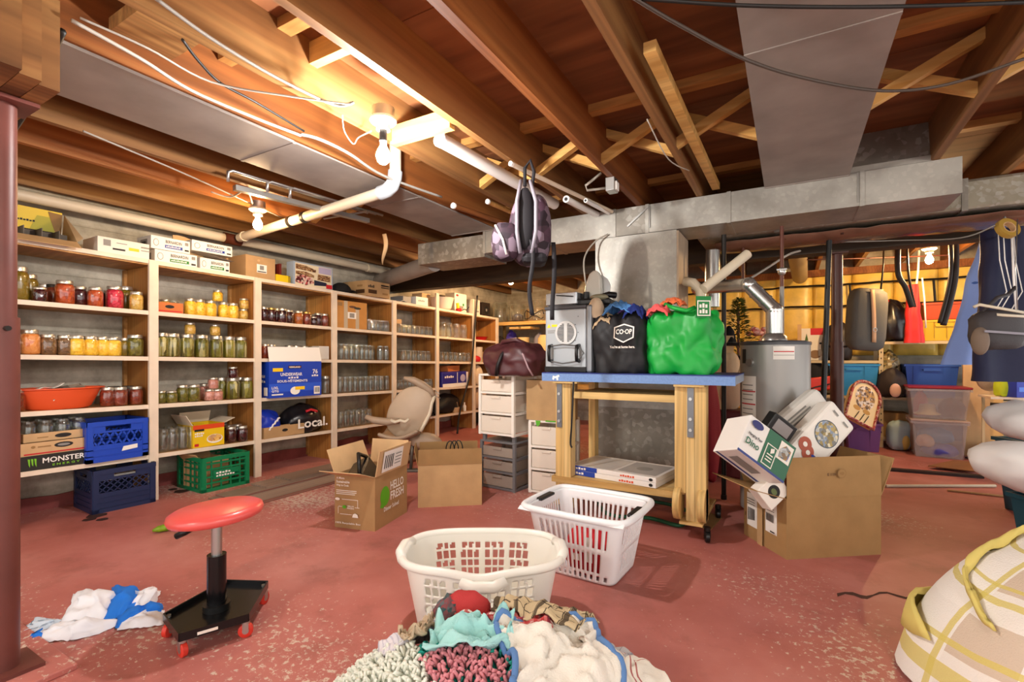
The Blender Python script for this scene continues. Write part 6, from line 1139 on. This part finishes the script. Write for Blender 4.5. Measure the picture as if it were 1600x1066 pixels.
t = pack('blue_carton', 'blue carton with white oval on the side shelf', 'box', .20, .14, .14, ft(1592, 620, 4.35), YAW + .05, mt('blue carton', '#2438a8', .5)); t.location.z = sd_.location.z + .002; prints(t, 'front_print', **FR(.20, .14), items=[('e', .12, .07, .035, .045, mt('cream print', '#e6d8b8', .5)), ('r', .02, .05, .07, .09, mt('light blue print', '#4c7ce0', .4))])
MB().box(-.08, 0, 0, .18, .2, .12).build('dark_case', mt('dark case', '#2c2624', .5), label='dark case on the lower board of the side shelf', cat='case', loc=sd_.location + Vector((-.0, -.04, -.189)), bevel=.008)
for k, (u, v, m_) in enumerate(((1535, 718, mt('black boot', '#18161a', .4)), (1548, 702, mt('blue grey boot', '#6a7490', .5)), (1552, 722, mt('yellow boot', '#c8a43c', .5)))):
    p = fz(u, v); sh = thing('boot', ['black boot lying right of the clear totes', 'blue-grey boot among the dark boots', 'yellow boot in front of the dark boots'][k], 'boot', p, .4 + k); MB().tube([(-.10, 0, .04), (-.04, 0, .05), (.03, 0, .055), (.06, 0, .09), (.07, 0, .16)], [.03, .042, .045, .045, .05], 12).build('upper', m_, sh, smooth=True); MB().box(-.13, -.04, 0, .10, .04, .015).build('sole', BLACK, sh, bevel=.006)
# ---- things hanging from the far joists
gb_ = thing('garment_case', 'grey garment case with tan strap hanging at the far joists', 'case', ft(1350, 548, 4.7), rot=(0, R(4), YAW)); MB().ell((0, 0, .30), (.17, .07, .30), 20, 14, lambda d: (1 / max(abs(d.x) ** 6 + abs(d.y) ** 6 + abs(d.z) ** 6, 1e-3) ** (1 / 6))).build('case', mt('grey canvas', '#55534e', .7, bump=.3), gb_, smooth=True)
MB().grid(2, 12, lambda a, b: (-.035 + .04 * a + .05 * b, -.072 - .01 * math.sin(b * 3), .58 - .50 * b), .004).build('tan_strap', mt('tan leather', '#c89c74', .6), gb_, smooth=True); MB().tube([(.03 + .018 * math.cos(k), -.085, .20 + .018 * math.sin(k)) for k in [i * .7 for i in range(9)]], .004, 6, True).build('buckle', STEEL, gb_); MB().tube([(.12, 0, .58), (.13, 0, .85), (.12, 0, 1.03)], .008, 8).build('hook', DARKM, gb_, smooth=True)
rj = thing('red_jacket', 'red jacket hanging behind the dark straps at the rear', 'jacket', ft(1427, 536, 5.0), YAW)
def robe(hw, hh, seed, dep=.05, top=.3):
    def fn(a, b):
        ang = 2 * math.pi * a; w = hw * (top + (1 - top) * (1 - b) ** .8) * (1 + .18 * wob((a * 4, b * 3), 1, seed)); f_ = 1 + .25 * math.sin(ang * 5 + seed)
        return (w * math.cos(ang) + .03 * wob((b * 4, 2), 1, seed), dep * f_ * math.sin(ang), hh * b)
    return fn
MB().grid(40, 16, robe(.10, .60, 3)).build('shell', mt('red jacket nylon', '#c42428', .6, bump=.4), rj, smooth=True); MB().tube([(.04, -.06, .66), (.05, -.075, .45), (.07, -.07, .15)], .008, 6).build('zip', WHITE, rj, smooth=True); MB().tube([(.03, 0, .58), (.05, 0, .75), (.06, 0, .95)], .01, 6).build('hood_cord', PAPER, rj, smooth=True)
RUB = mt('dark brown rubber', '#2c2420', .5)
def strap_(pts, label, r=.016): return cable([ft(u, v, t_) for u, v, t_ in pts], r, RUB, 'rubber_strap', label, 'strap', 8)
strap_([(1404, 368, 4.4), (1403, 425, 4.4), (1415, 450, 4.4), (1425, 480, 4.4)], 'dark curved strap hanging left of the red jacket', .022); strap_([(1417, 370, 4.5), (1420, 430, 4.5), (1430, 480, 4.5)], 'thin dark strap crossing the red jacket', .010)
strap_([(1484, 364, 4.3), (1486, 420, 4.3), (1480, 460, 4.3), (1468, 505, 4.3)], 'left one of two dark straps right of the far bulb'); strap_([(1493, 364, 4.3), (1493, 425, 4.3), (1486, 465, 4.3), (1474, 508, 4.3)], 'right one of two dark straps right of the far bulb', .024)
# hanging coats near right edge
rb = thing('blue_robe', 'periwinkle blue robe hanging at the right with tied belt', 'robe', ft(1512, 570, 3.3), YAW); MB().grid(48, 24, lambda a, b: (lambda p: (p[0] + .17 * b, p[1], p[2]))(robe(.16, .84, 6, .07, .36)(a, b))).build('robe_cloth', mt('periwinkle cloth', '#96b0f0', .85, bump=.4, bs=40), rb, smooth=True); MB().tube([(.12 + .11 * math.cos(k), .07 * math.sin(k), .55) for k in [i * .45 for i in range(14)]], .010, 6, True).build('belt', mt('periwinkle belt', '#4a6cb8', .85), rb, smooth=True)
nc = thing('navy_coat', 'dark navy coat hanging at the right edge', 'coat', ft(1575, 596, 2.9), YAW); MB().grid(48, 24, robe(.22, .90, 9, .09, .5)).build('coat_shell', mt('navy coat nylon', '#141a3c', .6, bump=.4, bs=20), nc, smooth=True); MB().tube([(-.08, -.10, .86), (-.09, -.12, .60), (-.06, -.11, .35)], .006, 6).build('zip', WHITE, nc, smooth=True)
for k in (-.14, -.11, -.05): MB().tube([(k, -.08, .90), (k - .02, -.11, .70), (k + .02, -.11, .52), (k - .04, -.11, .42)], .003, 6).build('drawcord', WHITE, nc, smooth=True)
MB().tube([(0, 0, .88), (0, 0, .95), (-.02, 0, .98), (-.03, 0, .94)], .006, 6).build('hanger_hook', STEEL, nc, smooth=True)
gbx = thing('shoulder_bag', 'grey shoulder bag hanging in front of the navy coat', 'bag', ft(1558, 548, 2.6), YAW); MB().ell((0, 0, .11), (.125, .06, .105), 20, 14, lambda d: (1 / max(abs(d.x) ** 4 + abs(d.y) ** 4 + abs(d.z) ** 4, 1e-3) ** .25) * (1 + .06 * wob(d, 3, 2))).build('bag_body', mt('charcoal nylon', '#3a3638', .6, bump=.3), gbx, smooth=True); MB().ell((-.12, -.03, .05), (.03, .045, .075), 12, 10).build('tan_pocket', mt('taupe nylon', '#7a6a5c', .7), gbx, smooth=True); MB().beam((-.14, -.075, .10), (.15, -.075, .08), .006, .012).build('zip', mt('grey zip', '#8a8690', .5), gbx); MB().tube([(-.08, 0, .20), (-.02, -.02, .28), (.06, 0, .30), (.10, 0, .34)], .010, 6).build('strap', mt('charcoal nylon', '#3a3638', .6), gbx, smooth=True)
hg = thing('clothes_hanger', 'cream wire hanger arm holding the grey shoulder bag', 'hanger', ft(1560, 480, 2.55), YAW); MB().tube([(-.13, 0, -.0), (-.11, -.01, .012), (0, 0, -.005), (.14, 0, -.03)], .008, 8).build('arm', mt('cream wire', '#d8ccb4', .4), hg, smooth=True); MB().tube([(-.01, 0, -.04), (.04, -.01, -.045), (.16, 0, -.05)], .008, 8).build('lower_arm', mt('cream wire', '#d8ccb4', .4), hg, smooth=True); MB().tube([(.10, 0, -.02), (.09, 0, .20), (.10, 0, .46)], .003, 6).build('hook', STEEL, hg, smooth=True)
tr_ = thing('tape_roll', 'brass-coloured tape roll hanging under the second duct', 'tape roll', ft(1574, 357, 2.75), rot=(R(70), 0, YAW)); MB().lathe([(.035, -.015), (.058, -.015), (.06, 0), (.058, .015), (.035, .015)], 26, caps=False).build('roll', mt('amber tape', '#a8863c', .3), tr_, auto=40); MB().lathe([(.030, -.015), (.0345, -.015), (.0345, .015), (.030, .015)], 26, caps=False).build('core', CARDL, tr_, auto=40)
cable([ft(1555, 352, 2.75), ft(1500, 372, 2.9), ft(1400, 376, 3.3), ft(1250, 380, 3.6)], .004, CBG, 'sagging_wire', 'thin wire sagging beneath the second duct at right', 'wire')
# ---- planks and poles on the floor at right
a_, b_ = fz(1383, 735), fz(1535, 747); MB().beam((a_.x, a_.y, .011), (b_.x, b_.y, .011), .07, .022).build('dark_plank', mt('dark stained plank', '#2c1c16', .5), label='dark plank on the floor behind the big box', cat='plank')
a_, b_ = fz(1384, 762), fz(1555, 762); MB().cyl((a_.x, a_.y, .012), (b_.x, b_.y, .012), .012, n=10).build('white_pole', PVC, label='pale pole lying on the floor right of the big box', cat='pole', auto=40)
a_, b_ = fz(1480, 768), fz(1590, 780); MB().cyl((a_.x, a_.y, .008), (b_.x, b_.y, .008), .008, n=8).build('thin_stick', CARDL, label='thin tan stick lying in front of the pale pole', cat='stick', auto=40)
q = [fz(1450, 733), fz(1525, 742), fz(1535, 728), fz(1490, 724)]; MB().prism([(p.x, p.y) for p in q], .0232, .030).build('plywood_scrap', mt('plywood scrap', '#8a5c34', .6, var=.2), label='thin plywood scrap lying across the dark plank', cat='board')
# ---- big carton with product boxes
rz = R(37); f = (lambda lx, ly, n_=(-.017, 2.753): (n_[0] - (lx * math.cos(rz) - ly * math.sin(rz)), n_[1] - (lx * math.sin(rz) + ly * math.cos(rz)), 0)); c0 = f(-.26, -.175)
BC = card('big carton cardboard', '#a88558')
bgc = carton('large_carton', 'large open brown carton with shipping labels holding product boxes', .52, .35, .30, c0, rz, BC, {'f': -2, 'r': 22, 'l': 74, 'b': 30}, fl=.20, inner=BC)
prints(bgc, 'stamp', (-.26, -.175, 0), (1, 0, 0), (0, 0, 1), [('e', .29, .42, .024, .024, CARDD), ('e', .29, .42, .020, .020, BC), ('e', .29, .42, .012, .008, CARDD), ('t', .21, .41, .045, .014, 'E 119', mt('brown ink', '#4a2f18', .6))], lift=.012)
prints(bgc, 'shipping_labels', (-.26, .175, 0), (0, -1, 0), (0, 0, 1), [('r', .03, .07, .12, .25, PAPER), ('r', .19, .09, .28, .25, PAPER)] + [('r', .04 + .011 * k, .10 + .002 * k, .046 + .011 * k, .17, INK) for k in range(6)] + [('r', .20 + .011 * k, .15, .206 + .011 * k, .19, INK) for k in range(6)] + [('r', .04, .19 + .014 * k, .11, .195 + .014 * k, GREYP) for k in range(3)] + [('r', .20, .205 + .012 * k, .27, .209 + .012 * k, GREYP) for k in range(3)] + [('r', .24, .10, .275, .107, INK), ('r', .03, .12, .035, .14, INK), ('r', .135, 0, .18, .30, CARD)])
DG = mt('dark green print', '#17603c', .4)
def orient(o, X, Z):
    X = Vector(X).normalized(); Z = Vector(Z); Z = (Z - X * Z.dot(X)).normalized(); Y = Z.cross(X); m = Matrix((X, Y, Z)).transposed(); o.rotation_euler = m.to_euler()
UP = Vector((0, 0, 1)); FW_ = Vector((-SN, CS, 0)); RG_ = Vector((CS, SN, 0))
def prod(name, label, w, d, h, loc, X, Z, mat, bev=.003):
    t = thing(name, label, 'box', loc); orient(t, X, Z); MB().cb((0, 0, 0), (w, d, h)).build('body', mat, t, bevel=bev); return t
WGC = mt('white glossy carton', '#e6e2dc', .3); WMC = mt('white matte carton', '#ece6dc', .5)
dn = prod('toy_carton', 'open toy carton printed dino in green and white, tipped in the large carton', .29, .17, .20, ft(1178, 703, 2.42), RG_ * .80 - UP * .58 + FW_ * .1, RG_ * .55 + UP * .72 + FW_ * .35, WGC)
prints(dn, 'front_print', (-.145, -.085, -.10), (1, 0, 0), (0, 0, 1), [('r', .12, 0, .29, .20, DG), ('r', .0, 0, .29, .012, NVY), ('r', .135, .02, .20, .13, PW), ('r', .14, .025, .195, .125, DG), ('r', .20, .09, .28, .185, PW), ('p', [(.21, .10), (.265, .105), (.27, .16), (.235, .175), (.205, .14)], blotch('toy picture', ['#2c50b0', '#c8c8c0', '#505860', '#a88040'], 60, bump=0)), ('r', .148, .045, .185, .051, PW), ('r', .148, .06, .185, .066, PW), ('r', .148, .075, .185, .081, PW), ('p', [(.165, .085), (.185, .10), (.18, .12), (.16, .11)], PW), ('t', .02, .10, .085, .018, 'Hanging Pear', INK), ('t', .02, .055, .08, .034, 'Dino', DG), ('e', .05, .17, .035, .02, mt('navy print2', '#28286c', .5))])
prints(dn, 'base_print', (-.145, .085, -.10), (1, 0, 0), (0, -1, 0), [('r', .0, .02, .29, .035, NVY), ('r', .05, .06, .2, .12, GREYP)])
MB().add([(-.10, .08, .10), (.06, .08, .10), (-.02, .085, .17)], [(0, 1, 2), (2, 1, 0)]).build('flap', CARDL, dn)
pz = prod('snack_carton', 'long white snack carton with village and pretzel pictures', .20, .11, .46, ft(1268, 690, 2.62), RG_ * .60 - UP * .74, RG_ * .72 + UP * .60 + FW_ * .25, WMC, .02)
prints(pz, 'front_print', (-.10, -.055, -.23), (1, 0, 0), (0, 0, 1), [('e', .10, .29, .075, .075, mt('slate print', '#4a5560', .5)), ('e', .10, .29, .070, .07, blotch('village picture', ['#c8b070', '#7a6a3c', '#8a9ab0', '#e8dcb8'], 60, bump=0)), ('e', .05, .15, .04, .04, mt('pretzel brown', '#a8441c', .4)), ('e', .09, .13, .035, .04, mt('pretzel brown', '#a8441c', .4)), ('e', .05, .15, .014, .013, PW), ('e', .09, .13, .013, .013, PW), ('t', .11, .10, .06, .05, 'S', BLUEP), ('r', .04, .41, .08, .42, GREYP), ('r', .12, .41, .16, .42, GREYP)], lift=.0015)
st_ = prod('long_carton', 'pale grey-white carton standing at the back of the large carton', .24, .10, .46, ft(1245, 668, 2.78), RG_ * .55 - UP * .80, RG_ * .80 + UP * .50 + FW_ * .2, mt('pale grey carton', '#dcdad6', .6), .03); prints(st_, 'front_print', (-.12, -.05, -.23), (1, 0, 0), (0, 0, 1), [('r', .03, .15, .04, .32, GREYP), ('r', .05, .14, .06, .34, GREYP), ('r', .07, .18, .08, .30, GREYP)], lift=.002)
blk = prod('black_case', 'small black case wedged between the toy and snack cartons', .16, .06, .10, ft(1216, 668, 2.55), RG_ * .78 - UP * .55 + FW_ * .2, RG_ * .5 + UP * .8, BLACK, .006); MB().cb((0, -.031, 0), (.11, .003, .06)).build('inset', mt('silver inset', '#9a9a98', .3, .6), blk)
sm_ = prod('round_label_carton', 'small white carton with round dark mark at the carton front', .12, .07, .24, ft(1212, 757, 2.44), RG_ * .55 - UP * .72, RG_ * .7 + UP * .62 + FW_ * .2, WMC, .004); prints(sm_, 'front_print', (-.06, -.035, -.12), (1, 0, 0), (0, 0, 1), [('e', .06, .07, .033, .033, INK), ('e', .06, .07, .018, .014, mt('olive print2', '#5c6a3c', .5)), ('e', .08, .16, .03, .022, BRASS), ('r', .02, .185, .06, .19, GREYP)])
MB().prism([(x, y) for x, y in ((-.02, 0), (.10, -.05), (.13, .22), (.02, .30))], .0, .006).build('flat_cardboard', CARDD, label='flattened cardboard lying between the bench and large carton', cat='cardboard', loc=(-.50, 3.05, .0))

# ---- more stored things on the steel shelving
tc = thing('toy_sled', 'red plastic toy sled standing on edge right of the heater', 'sled', onshelf(1277, .56, 6.62), .5); MB().grid(10, 8, lambda a, b: (-.16 + .32 * a, .03 * math.sin(a * 3.1), .02 + .16 * b + .04 * a), .02).build('shell', mt('red plastic', '#c83018', .4), tc, smooth=True); MB().tube([(-.15, -.01, .05), (0, .03, .09), (.15, -.01, .13)], .008, 6).build('rope', BLACK, tc, smooth=True)
t = pack('yellow_game_box', 'yellow game box lying under the red toy sled', 'box', .30, .24, .07, onshelf(1272, .12, 6.86), .1, mt('yellow game print', '#d8b424', .5)); prints(t, 'front_print', **FR(.30, .24), items=[('r', .04, .02, .16, .05, RED), ('r', .18, .02, .26, .05, BLUEP)])
pack('brown_file_box', 'brown file box on the lowest steel shelf behind the purple tote', 'box', .36, .30, .26, onshelf(1385, .12, 6.88), 0, CARDD)
pack('grey_storage_box', 'grey storage box on the lowest steel shelf behind the clear totes', 'box', .40, .30, .24, onshelf(1462, .12, 6.88), 0, mt('grey storage', '#6a6660', .6))
sack('olive_jacket', 'olive jacket bundled at the right end of the steel shelf', onshelf(1560, .56, 6.85), (.20, .14, .28), mt('olive cloth', '#5a5a34', .85, bump=.4), 131, cat='jacket')
sack('brown_boots_bag', 'brown bag at the far right of the top steel shelf', onshelf(1548, 1.17, 6.85), (.18, .14, .26), mt('brown bag cloth', '#6a4a30', .8, bump=.4), 132)
for k, (u, y_) in enumerate(((1243, 6.8), (1256, 6.74))):
    t = thing('paint_can', ['small tin can behind the heater on the upper shelf', 'second small tin can behind the heater nearer the carton'][k], 'can', onshelf(u, .96, y_)); MB().cyl((0, 0, 0), (0, 0, .13), .05, n=18).build('tin', STEEL, t, auto=40); MB().lathe([(.052, .13), (.052, .138), (.04, .138), (.04, .134)], 18).build('rim', DARKM, t)
# ================================================================ FOREGROUND
FWD = Vector((-SN, CS, 0)); RGT = Vector((CS, SN, 0)); PC = Vector((-.665, 1.115, 0))
def dome(x, y):      # pile of laundry: x to the right, y away from the viewer
    r = math.sqrt((x / .50) ** 2 + (y / .335) ** 2); return .20 * max(0, 1 - r ** 2.6) ** .8 + .012
def W3(x, y, z): return PC + RGT * x + FWD * y + Vector((0, 0, z))
def towel(label, cx, cy, w, d, ang, mat, off, seed, fold=.03, cat='towel', name='towel', nx=30, ny=30, trim=None):
    ca, sa = math.cos(ang), math.sin(ang)
    def fn(a, b, k=off):
        lx, ly = (a - .5) * w, (b - .5) * d; lx += .03 * wob((a * 3, b * 3), 1, seed); ly += .03 * wob((a * 3, b * 3), 1, seed + 5)
        x, y = cx + lx * ca - ly * sa, cy + lx * sa + ly * ca
        return W3(x, y, dome(x, y) + k + fold * (.5 + wob((a * 2.6, b * 2.6), 1, seed + 1)) + fold * .55 * (abs(wob((a * 5, b * 5), 1, seed + 2)) * 2 - .3) + fold * .3 * wob((a * 11, b * 11), 1, seed + 4))
    if trim:
        t = thing(name, label, cat); MB().grid(nx, ny, fn, .008).build('cloth', mat, t, smooth=True)
        P = [fn(i / 24, 0) for i in range(25)] + [fn(1, i / 24) for i in range(1, 25)] + [fn(1 - i / 24, 1) for i in range(1, 25)] + [fn(0, 1 - i / 24) for i in range(1, 24)]
        MB().tube([p + Vector((0, 0, -.002)) for p in P], .0085, 8, True).build('trim', trim, t, smooth=True); return t
    return MB().grid(nx, ny, fn, .006).build(name, mat, label=label, cat=cat, smooth=True)
def rug(label, name, x0, x1, y0, y1, fm, clip, step=.0125, off=0.02, base=None):
    t = thing(name, label, 'bath mat'); rr = random.Random(len(label)); mats = {}
    bk = MB(); N = 34; ok = lambda i, j: clip(x0 + (x1 - x0) * i / N, y0 + (y1 - y0) * j / N); ix = {}
    def bv(i, j):
        if (i, j) not in ix: px, py = x0 + (x1 - x0) * i / N, y0 + (y1 - y0) * j / N; ix[(i, j)] = len(ix); bvs.append(W3(px, py, dome(px, py) + off - .004))
        return ix[(i, j)]
    bvs = []; bfs = [(bv(i, j), bv(i + 1, j), bv(i + 1, j + 1), bv(i, j + 1)) for i in range(N) for j in range(N) if ok(i, j) and ok(i + 1, j) and ok(i + 1, j + 1) and ok(i, j + 1)]
    bk.add(bvs, bfs).build('backing', base, t, smooth=True)
    n = 0
    y = y0
    while y < y1:
        x = x0
        while x < x1:
            px, py = x + rr.uniform(-.4, .4) * step, y + rr.uniform(-.4, .4) * step
            if clip(px, py):
                m = fm(px, py); b = mats.setdefault(m, MB()); e = .004
                nx_ = -(dome(px + e, py) - dome(px - e, py)) / (2 * e); ny_ = -(dome(px, py + e) - dome(px, py - e)) / (2 * e)
                nr = (RGT * (nx_ + rr.uniform(-.5, .5)) + FWD * (ny_ + rr.uniform(-.5, .5)) + Vector((0, 0, 1))).normalized(); p = W3(px, py, dome(px, py) + off)
                s = RGT * .0 + Vector((rr.uniform(-1, 1), rr.uniform(-1, 1), rr.uniform(-.3, .3))).normalized() * .008
                b.tube([p, p + nr * .012 + s * .5, p + nr * .020 + s * 1.3, p + nr * .017 + s * 2.0], [.004, .0052, .005, .0022], 4); n += 1
            x += step
        y += step
    for m, b in mats.items(): b.build('tufts', m, t, smooth=True, kind='stuff')
    return t
TEAL = mt('teal chenille', '#1f9484', .9); PINK = mt('pink chenille', '#d88e96', .9); SHW_ = mt('white shag', '#e8ecdf', .9)
pile = MB().grid(48, 14, lambda a, b: W3(.495 * b * math.cos(6.2832 * a), .33 * b * math.sin(6.2832 * a), dome(.495 * b * math.cos(6.2832 * a), .33 * b * math.sin(6.2832 * a)) - .010)).build('laundry_pile', mt('grey laundry', '#b8b4b0', .9, var=.2), label='rounded heap of laundry under the towels and bath mats', cat='laundry', smooth=True)
IN = lambda x, y: (x / .49) ** 2 + (y / .325) ** 2 < 1.0
rug('shaggy white bath mat on the left of the laundry heap', 'bath_mat', -.50, -.10, -.33, .24, lambda x, y: SHW_, lambda x, y: IN(x, y) and x < -.20 - .45 * (y + .05) and y < .24 + .3 * (x + .3), off=.012, base=SHW_)
def tp_(x, y): return PINK if ((x + .115) / .135) ** 2 + ((y + .10) / .10) ** 2 < 1 else TEAL
rug('shaggy teal bath mat with pink flower on the laundry heap', 'bath_mat', -.34, .16, -.33, .06, tp_, lambda x, y: IN(x, y) and x >= -.20 - .45 * (y + .05) and x < .035 and y < .03, off=.012, base=TEAL)
TERRY = plaid('white terry', '#e9e4d8', []); BTR = mt('blue binding', '#5a82b8', .8)
towel('white terry towel with blue binding on the right of the heap', .15, -.07, .27, .27, .25, TERRY, .030, 3, .045, trim=BTR)
towel('white towel with red stripes on the far right of the heap', .33, -.04, .25, .38, .12, plaid('red striped towel', '#ebe6da', [('#a83c3c', 'u', 3.2, .05, .2), ('#a83c3c', 'u', 3.2, .04, .05), ('#b86a5c', 'v', 3, .03, 0)]), .020, 9, .035)
towel('grey check cloth at the right rear of the heap', .27, .15, .24, .20, -.45, plaid('grey check', '#b8b4b4', [('#8c8890', 'u', 9, .08, 0), ('#9a98a0', 'v', 9, .08, 0)]), .012, 12, .025)
towel('beige towel with black plaid lines on top of the heap', .12, .15, .27, .22, -.55, plaid('beige plaid', '#c8b490', [('#221c1a', 'u', 7, .07, .1), ('#221c1a', 'v', 6, .07, .3), ('#3a3028', 'u', 3.5, .16, .0)]), .062, 15, .03)
towel('red white checked dish towel draped on the heap', .01, .075, .28, .09, -.30, plaid('gingham', '#efe0d8', [('#b83838', 'u', 14, .5, 0), ('#b83838', 'v', 5, .5, 0), ('#7a3040', 'u', 3, .12, .2)]), .048, 18, .03)
towel('mint green fluffy washcloth in the middle of the heap', -.085, .005, .22, .11, -.12, plaid('mint terry', '#a8dcd8', []), .034, 21, .05)
towel('white knit shirt lying at the left rear of the heap', -.24, .18, .30, .20, .35, plaid('white knit', '#dcd8dc', [('#c0bcc8', 'u', 24, .3, 0)]), .02, 24, .035, 'shirt', 'shirt')
towel('tan crumpled sock at the left of the mint washcloth', -.225, .085, .07, .15, -.5, plaid('tan knit', '#c4b094', []), .035, 27, .04, 'sock', 'sock')
kn = thing('knit_hat', 'red and teal knitted hat sitting on top of the heap', 'hat', W3(-.115, .15, dome(-.115, .15) + .022), YAW)
MB().ell((0, 0, .035), (.075, .055, .06), 22, 12, lambda d: 1 + .14 * wob(d, 2.6, 6)).build('crown', plaid('red knit', '#b84040', []), kn, smooth=True); MB().ell((-.048, -.012, .026), (.048, .05, .062), 18, 10, lambda d: 1 + .2 * wob(d, 3, 8)).build('fold', blotch('teal red knit', ['#3a6a6c', '#8a3c40', '#4a5a5c', '#2c4a4c'], 90, .9), kn, smooth=True); MB().tube([(-.045, -.055, .02), (0, -.062, .025), (.03, -.06, .015)], .007, 6).build('button_tab', mt('cream tab', '#e0d4b0', .7), kn, smooth=True)
towel('red checked rag at the far right edge behind the heap', .27, .265, .10, .07, .3, plaid('red rag', '#b83838', [('#efe0d8', 'u', 8, .3, 0)]), .008, 31, .015)
# ---- right edge: quilt, pillows
def pillow(name, label, loc, w, d, h, rot, mat, seed, cat='pillow'):
    t = thing(name, label, cat, loc, rot=rot)
    def fn(dd):
        q = (abs(dd.x) ** 3 + abs(dd.y) ** 3 + abs(dd.z) ** 2.6 + 1e-6) ** (-1 / 3); return q * (1 + .09 * wob(dd, 2.4, seed) + .03 * wob(dd, 7, seed))
    MB().ell((0, 0, h / 2), (w / 2, d / 2, h / 2), 30, 18, fn).build('cushion', mat, t, smooth=True); return t
PWM = mt('white pillowcase', '#eceae8', .8, bump=.25, bs=12)
pt_ = ft(1680, 700, 2.98); tote('teal_bin', 'dark teal bin under the upper white pillow at right', .50, .50, .47, (pt_.x, pt_.y, 0), R(25), mt('dark teal plastic', '#1c4a58', .4), rib=False)
pu = ft(1655, 690, 2.88); pillow('pillow', 'upper white pillow lying on the dark teal bin', (pu.x, pu.y, .478), .66, .45, .26, (R(3), R(4), R(25)), PWM, 3)
pl_ = ft(1690, 800, 2.45); tote('storage_bin', 'dark bin hidden under the lower white pillow', .36, .36, .27, (pl_.x, pl_.y, 0), R(28), mt('dark teal plastic', '#1c4a58', .4), rib=False)
pd = ft(1645, 770, 2.42); pillow('pillow', 'lower white pillow jutting out above the quilt at right', (pd.x, pd.y, .285), .68, .42, .26, (R(-2), R(14), R(27)), PWM, 5)
YB = mt('yellow quilt binding', '#dccb74', .85, bump=.3, bs=30)
QM = plaid('white yellow quilt', '#ece8e0', [('#cdb8a0', 'u', 7, .30, .1), ('#f0ece4', 'v', 5, .5, .3), ('#d6c56a', 'v', 5, .10, .2), ('#d6c56a', 'v', 5, .06, .42), ('#d6c56a', 'u', 14, .07, .3)])
qb = thing('quilt', 'white and yellow striped quilt heaped at the lower right corner', 'quilt', (.99, 2.08, 0))
def qR(th): return .50 + .20 * max(0, math.cos(th - R(196))) ** 6 + .03 * wob((math.cos(th) * 2, math.sin(th) * 2), 1.5, 4)
def qs(th, f, lift=0.0):
    r = f * qR(th); x, y = r * math.cos(th), r * math.sin(th); h = .47 * max(0, 1 - f ** 3.6) ** .75
    bump = (.045 * wob((x * 3.2, y * 3.2), 1, 4) + .05 * (abs(wob((x * 4, y * 4), 1, 9)) - .15) + .012 * wob((x * 14, y * 14), 1, 2)) * min(1, (1 - f) * 5)
    return Vector((x, y, max(.004, h + bump + .012) + lift))
MB().grid(90, 26, lambda a, b: qs(6.2832 * a, .02 + .98 * b)).build('quilt_top', QM, qb, smooth=True)
def ribbon(path, hw, lift, n=40):
    def fn(a, b):
        k = min(len(path) - 2, int(a * (len(path) - 1))); f_ = a * (len(path) - 1) - k; th = path[k][0] + (path[k + 1][0] - path[k][0]) * f_; rr = path[k][1] + (path[k + 1][1] - path[k][1]) * f_
        q = (b - .5) * 2; return qs(R(th + q * hw * (1 + .25 * wob((a * 9, b), 1, 3))), min(.995, rr + .02 * q), lift * (1.4 - q * q) + .008 * wob((a * 16, b * 2), 1, 6))
    return MB().grid(n, 6, fn, .008)
ribbon([(128, .45), (142, .66), (150, .84), (158, .93), (172, .95), (188, .93)], 9, .040).build('yellow_border', YB, qb, smooth=True)
ribbon([(165, .30), (178, .55), (188, .75), (205, .85)], 4, .022).build('yellow_band', YB, qb, smooth=True)
ribbon([(190, .25), (205, .5), (215, .75), (225, .9)], 5, .022).build('taupe_band', mt('taupe lining', '#b8a08c', .85, bump=.3, bs=30), qb, smooth=True)
MB().tube([Vector((.62 * math.cos(R(a)), .58 * math.sin(R(a)), .065 + .02 * math.sin(a * .11))) for a in range(198, 268, 5)], [.03 + .045 * min(1, k / 4) + .012 * wob((k * .8, 1), 1, 7) for k in range(len(range(198, 268, 5)))], 14).build('front_fold', mt('beige quilt fold', '#d9cab6', .85, bump=.3, bs=30), qb, smooth=True)
# ================================================================ jar labels: which one of its row
ORD = ['first', 'second', 'third', 'fourth', 'fifth', 'sixth', 'seventh', 'eighth', 'ninth', 'tenth', 'eleventh', 'twelfth']
seen = {}
for o, desc, where in JARS: seen.setdefault((desc, where), []).append(o)
for (desc, where), L in seen.items():
    L.sort(key=lambda o: (o.location.y, o.location.x))
    for i, o in enumerate(L):
        lab = desc + (', ' if len(L) > 1 else ' on ') + ((ORD[i] + ' from left, ') if len(L) > 1 else '') + where
        tag(o, lab, 'jar', 'jars on the wall shelving')
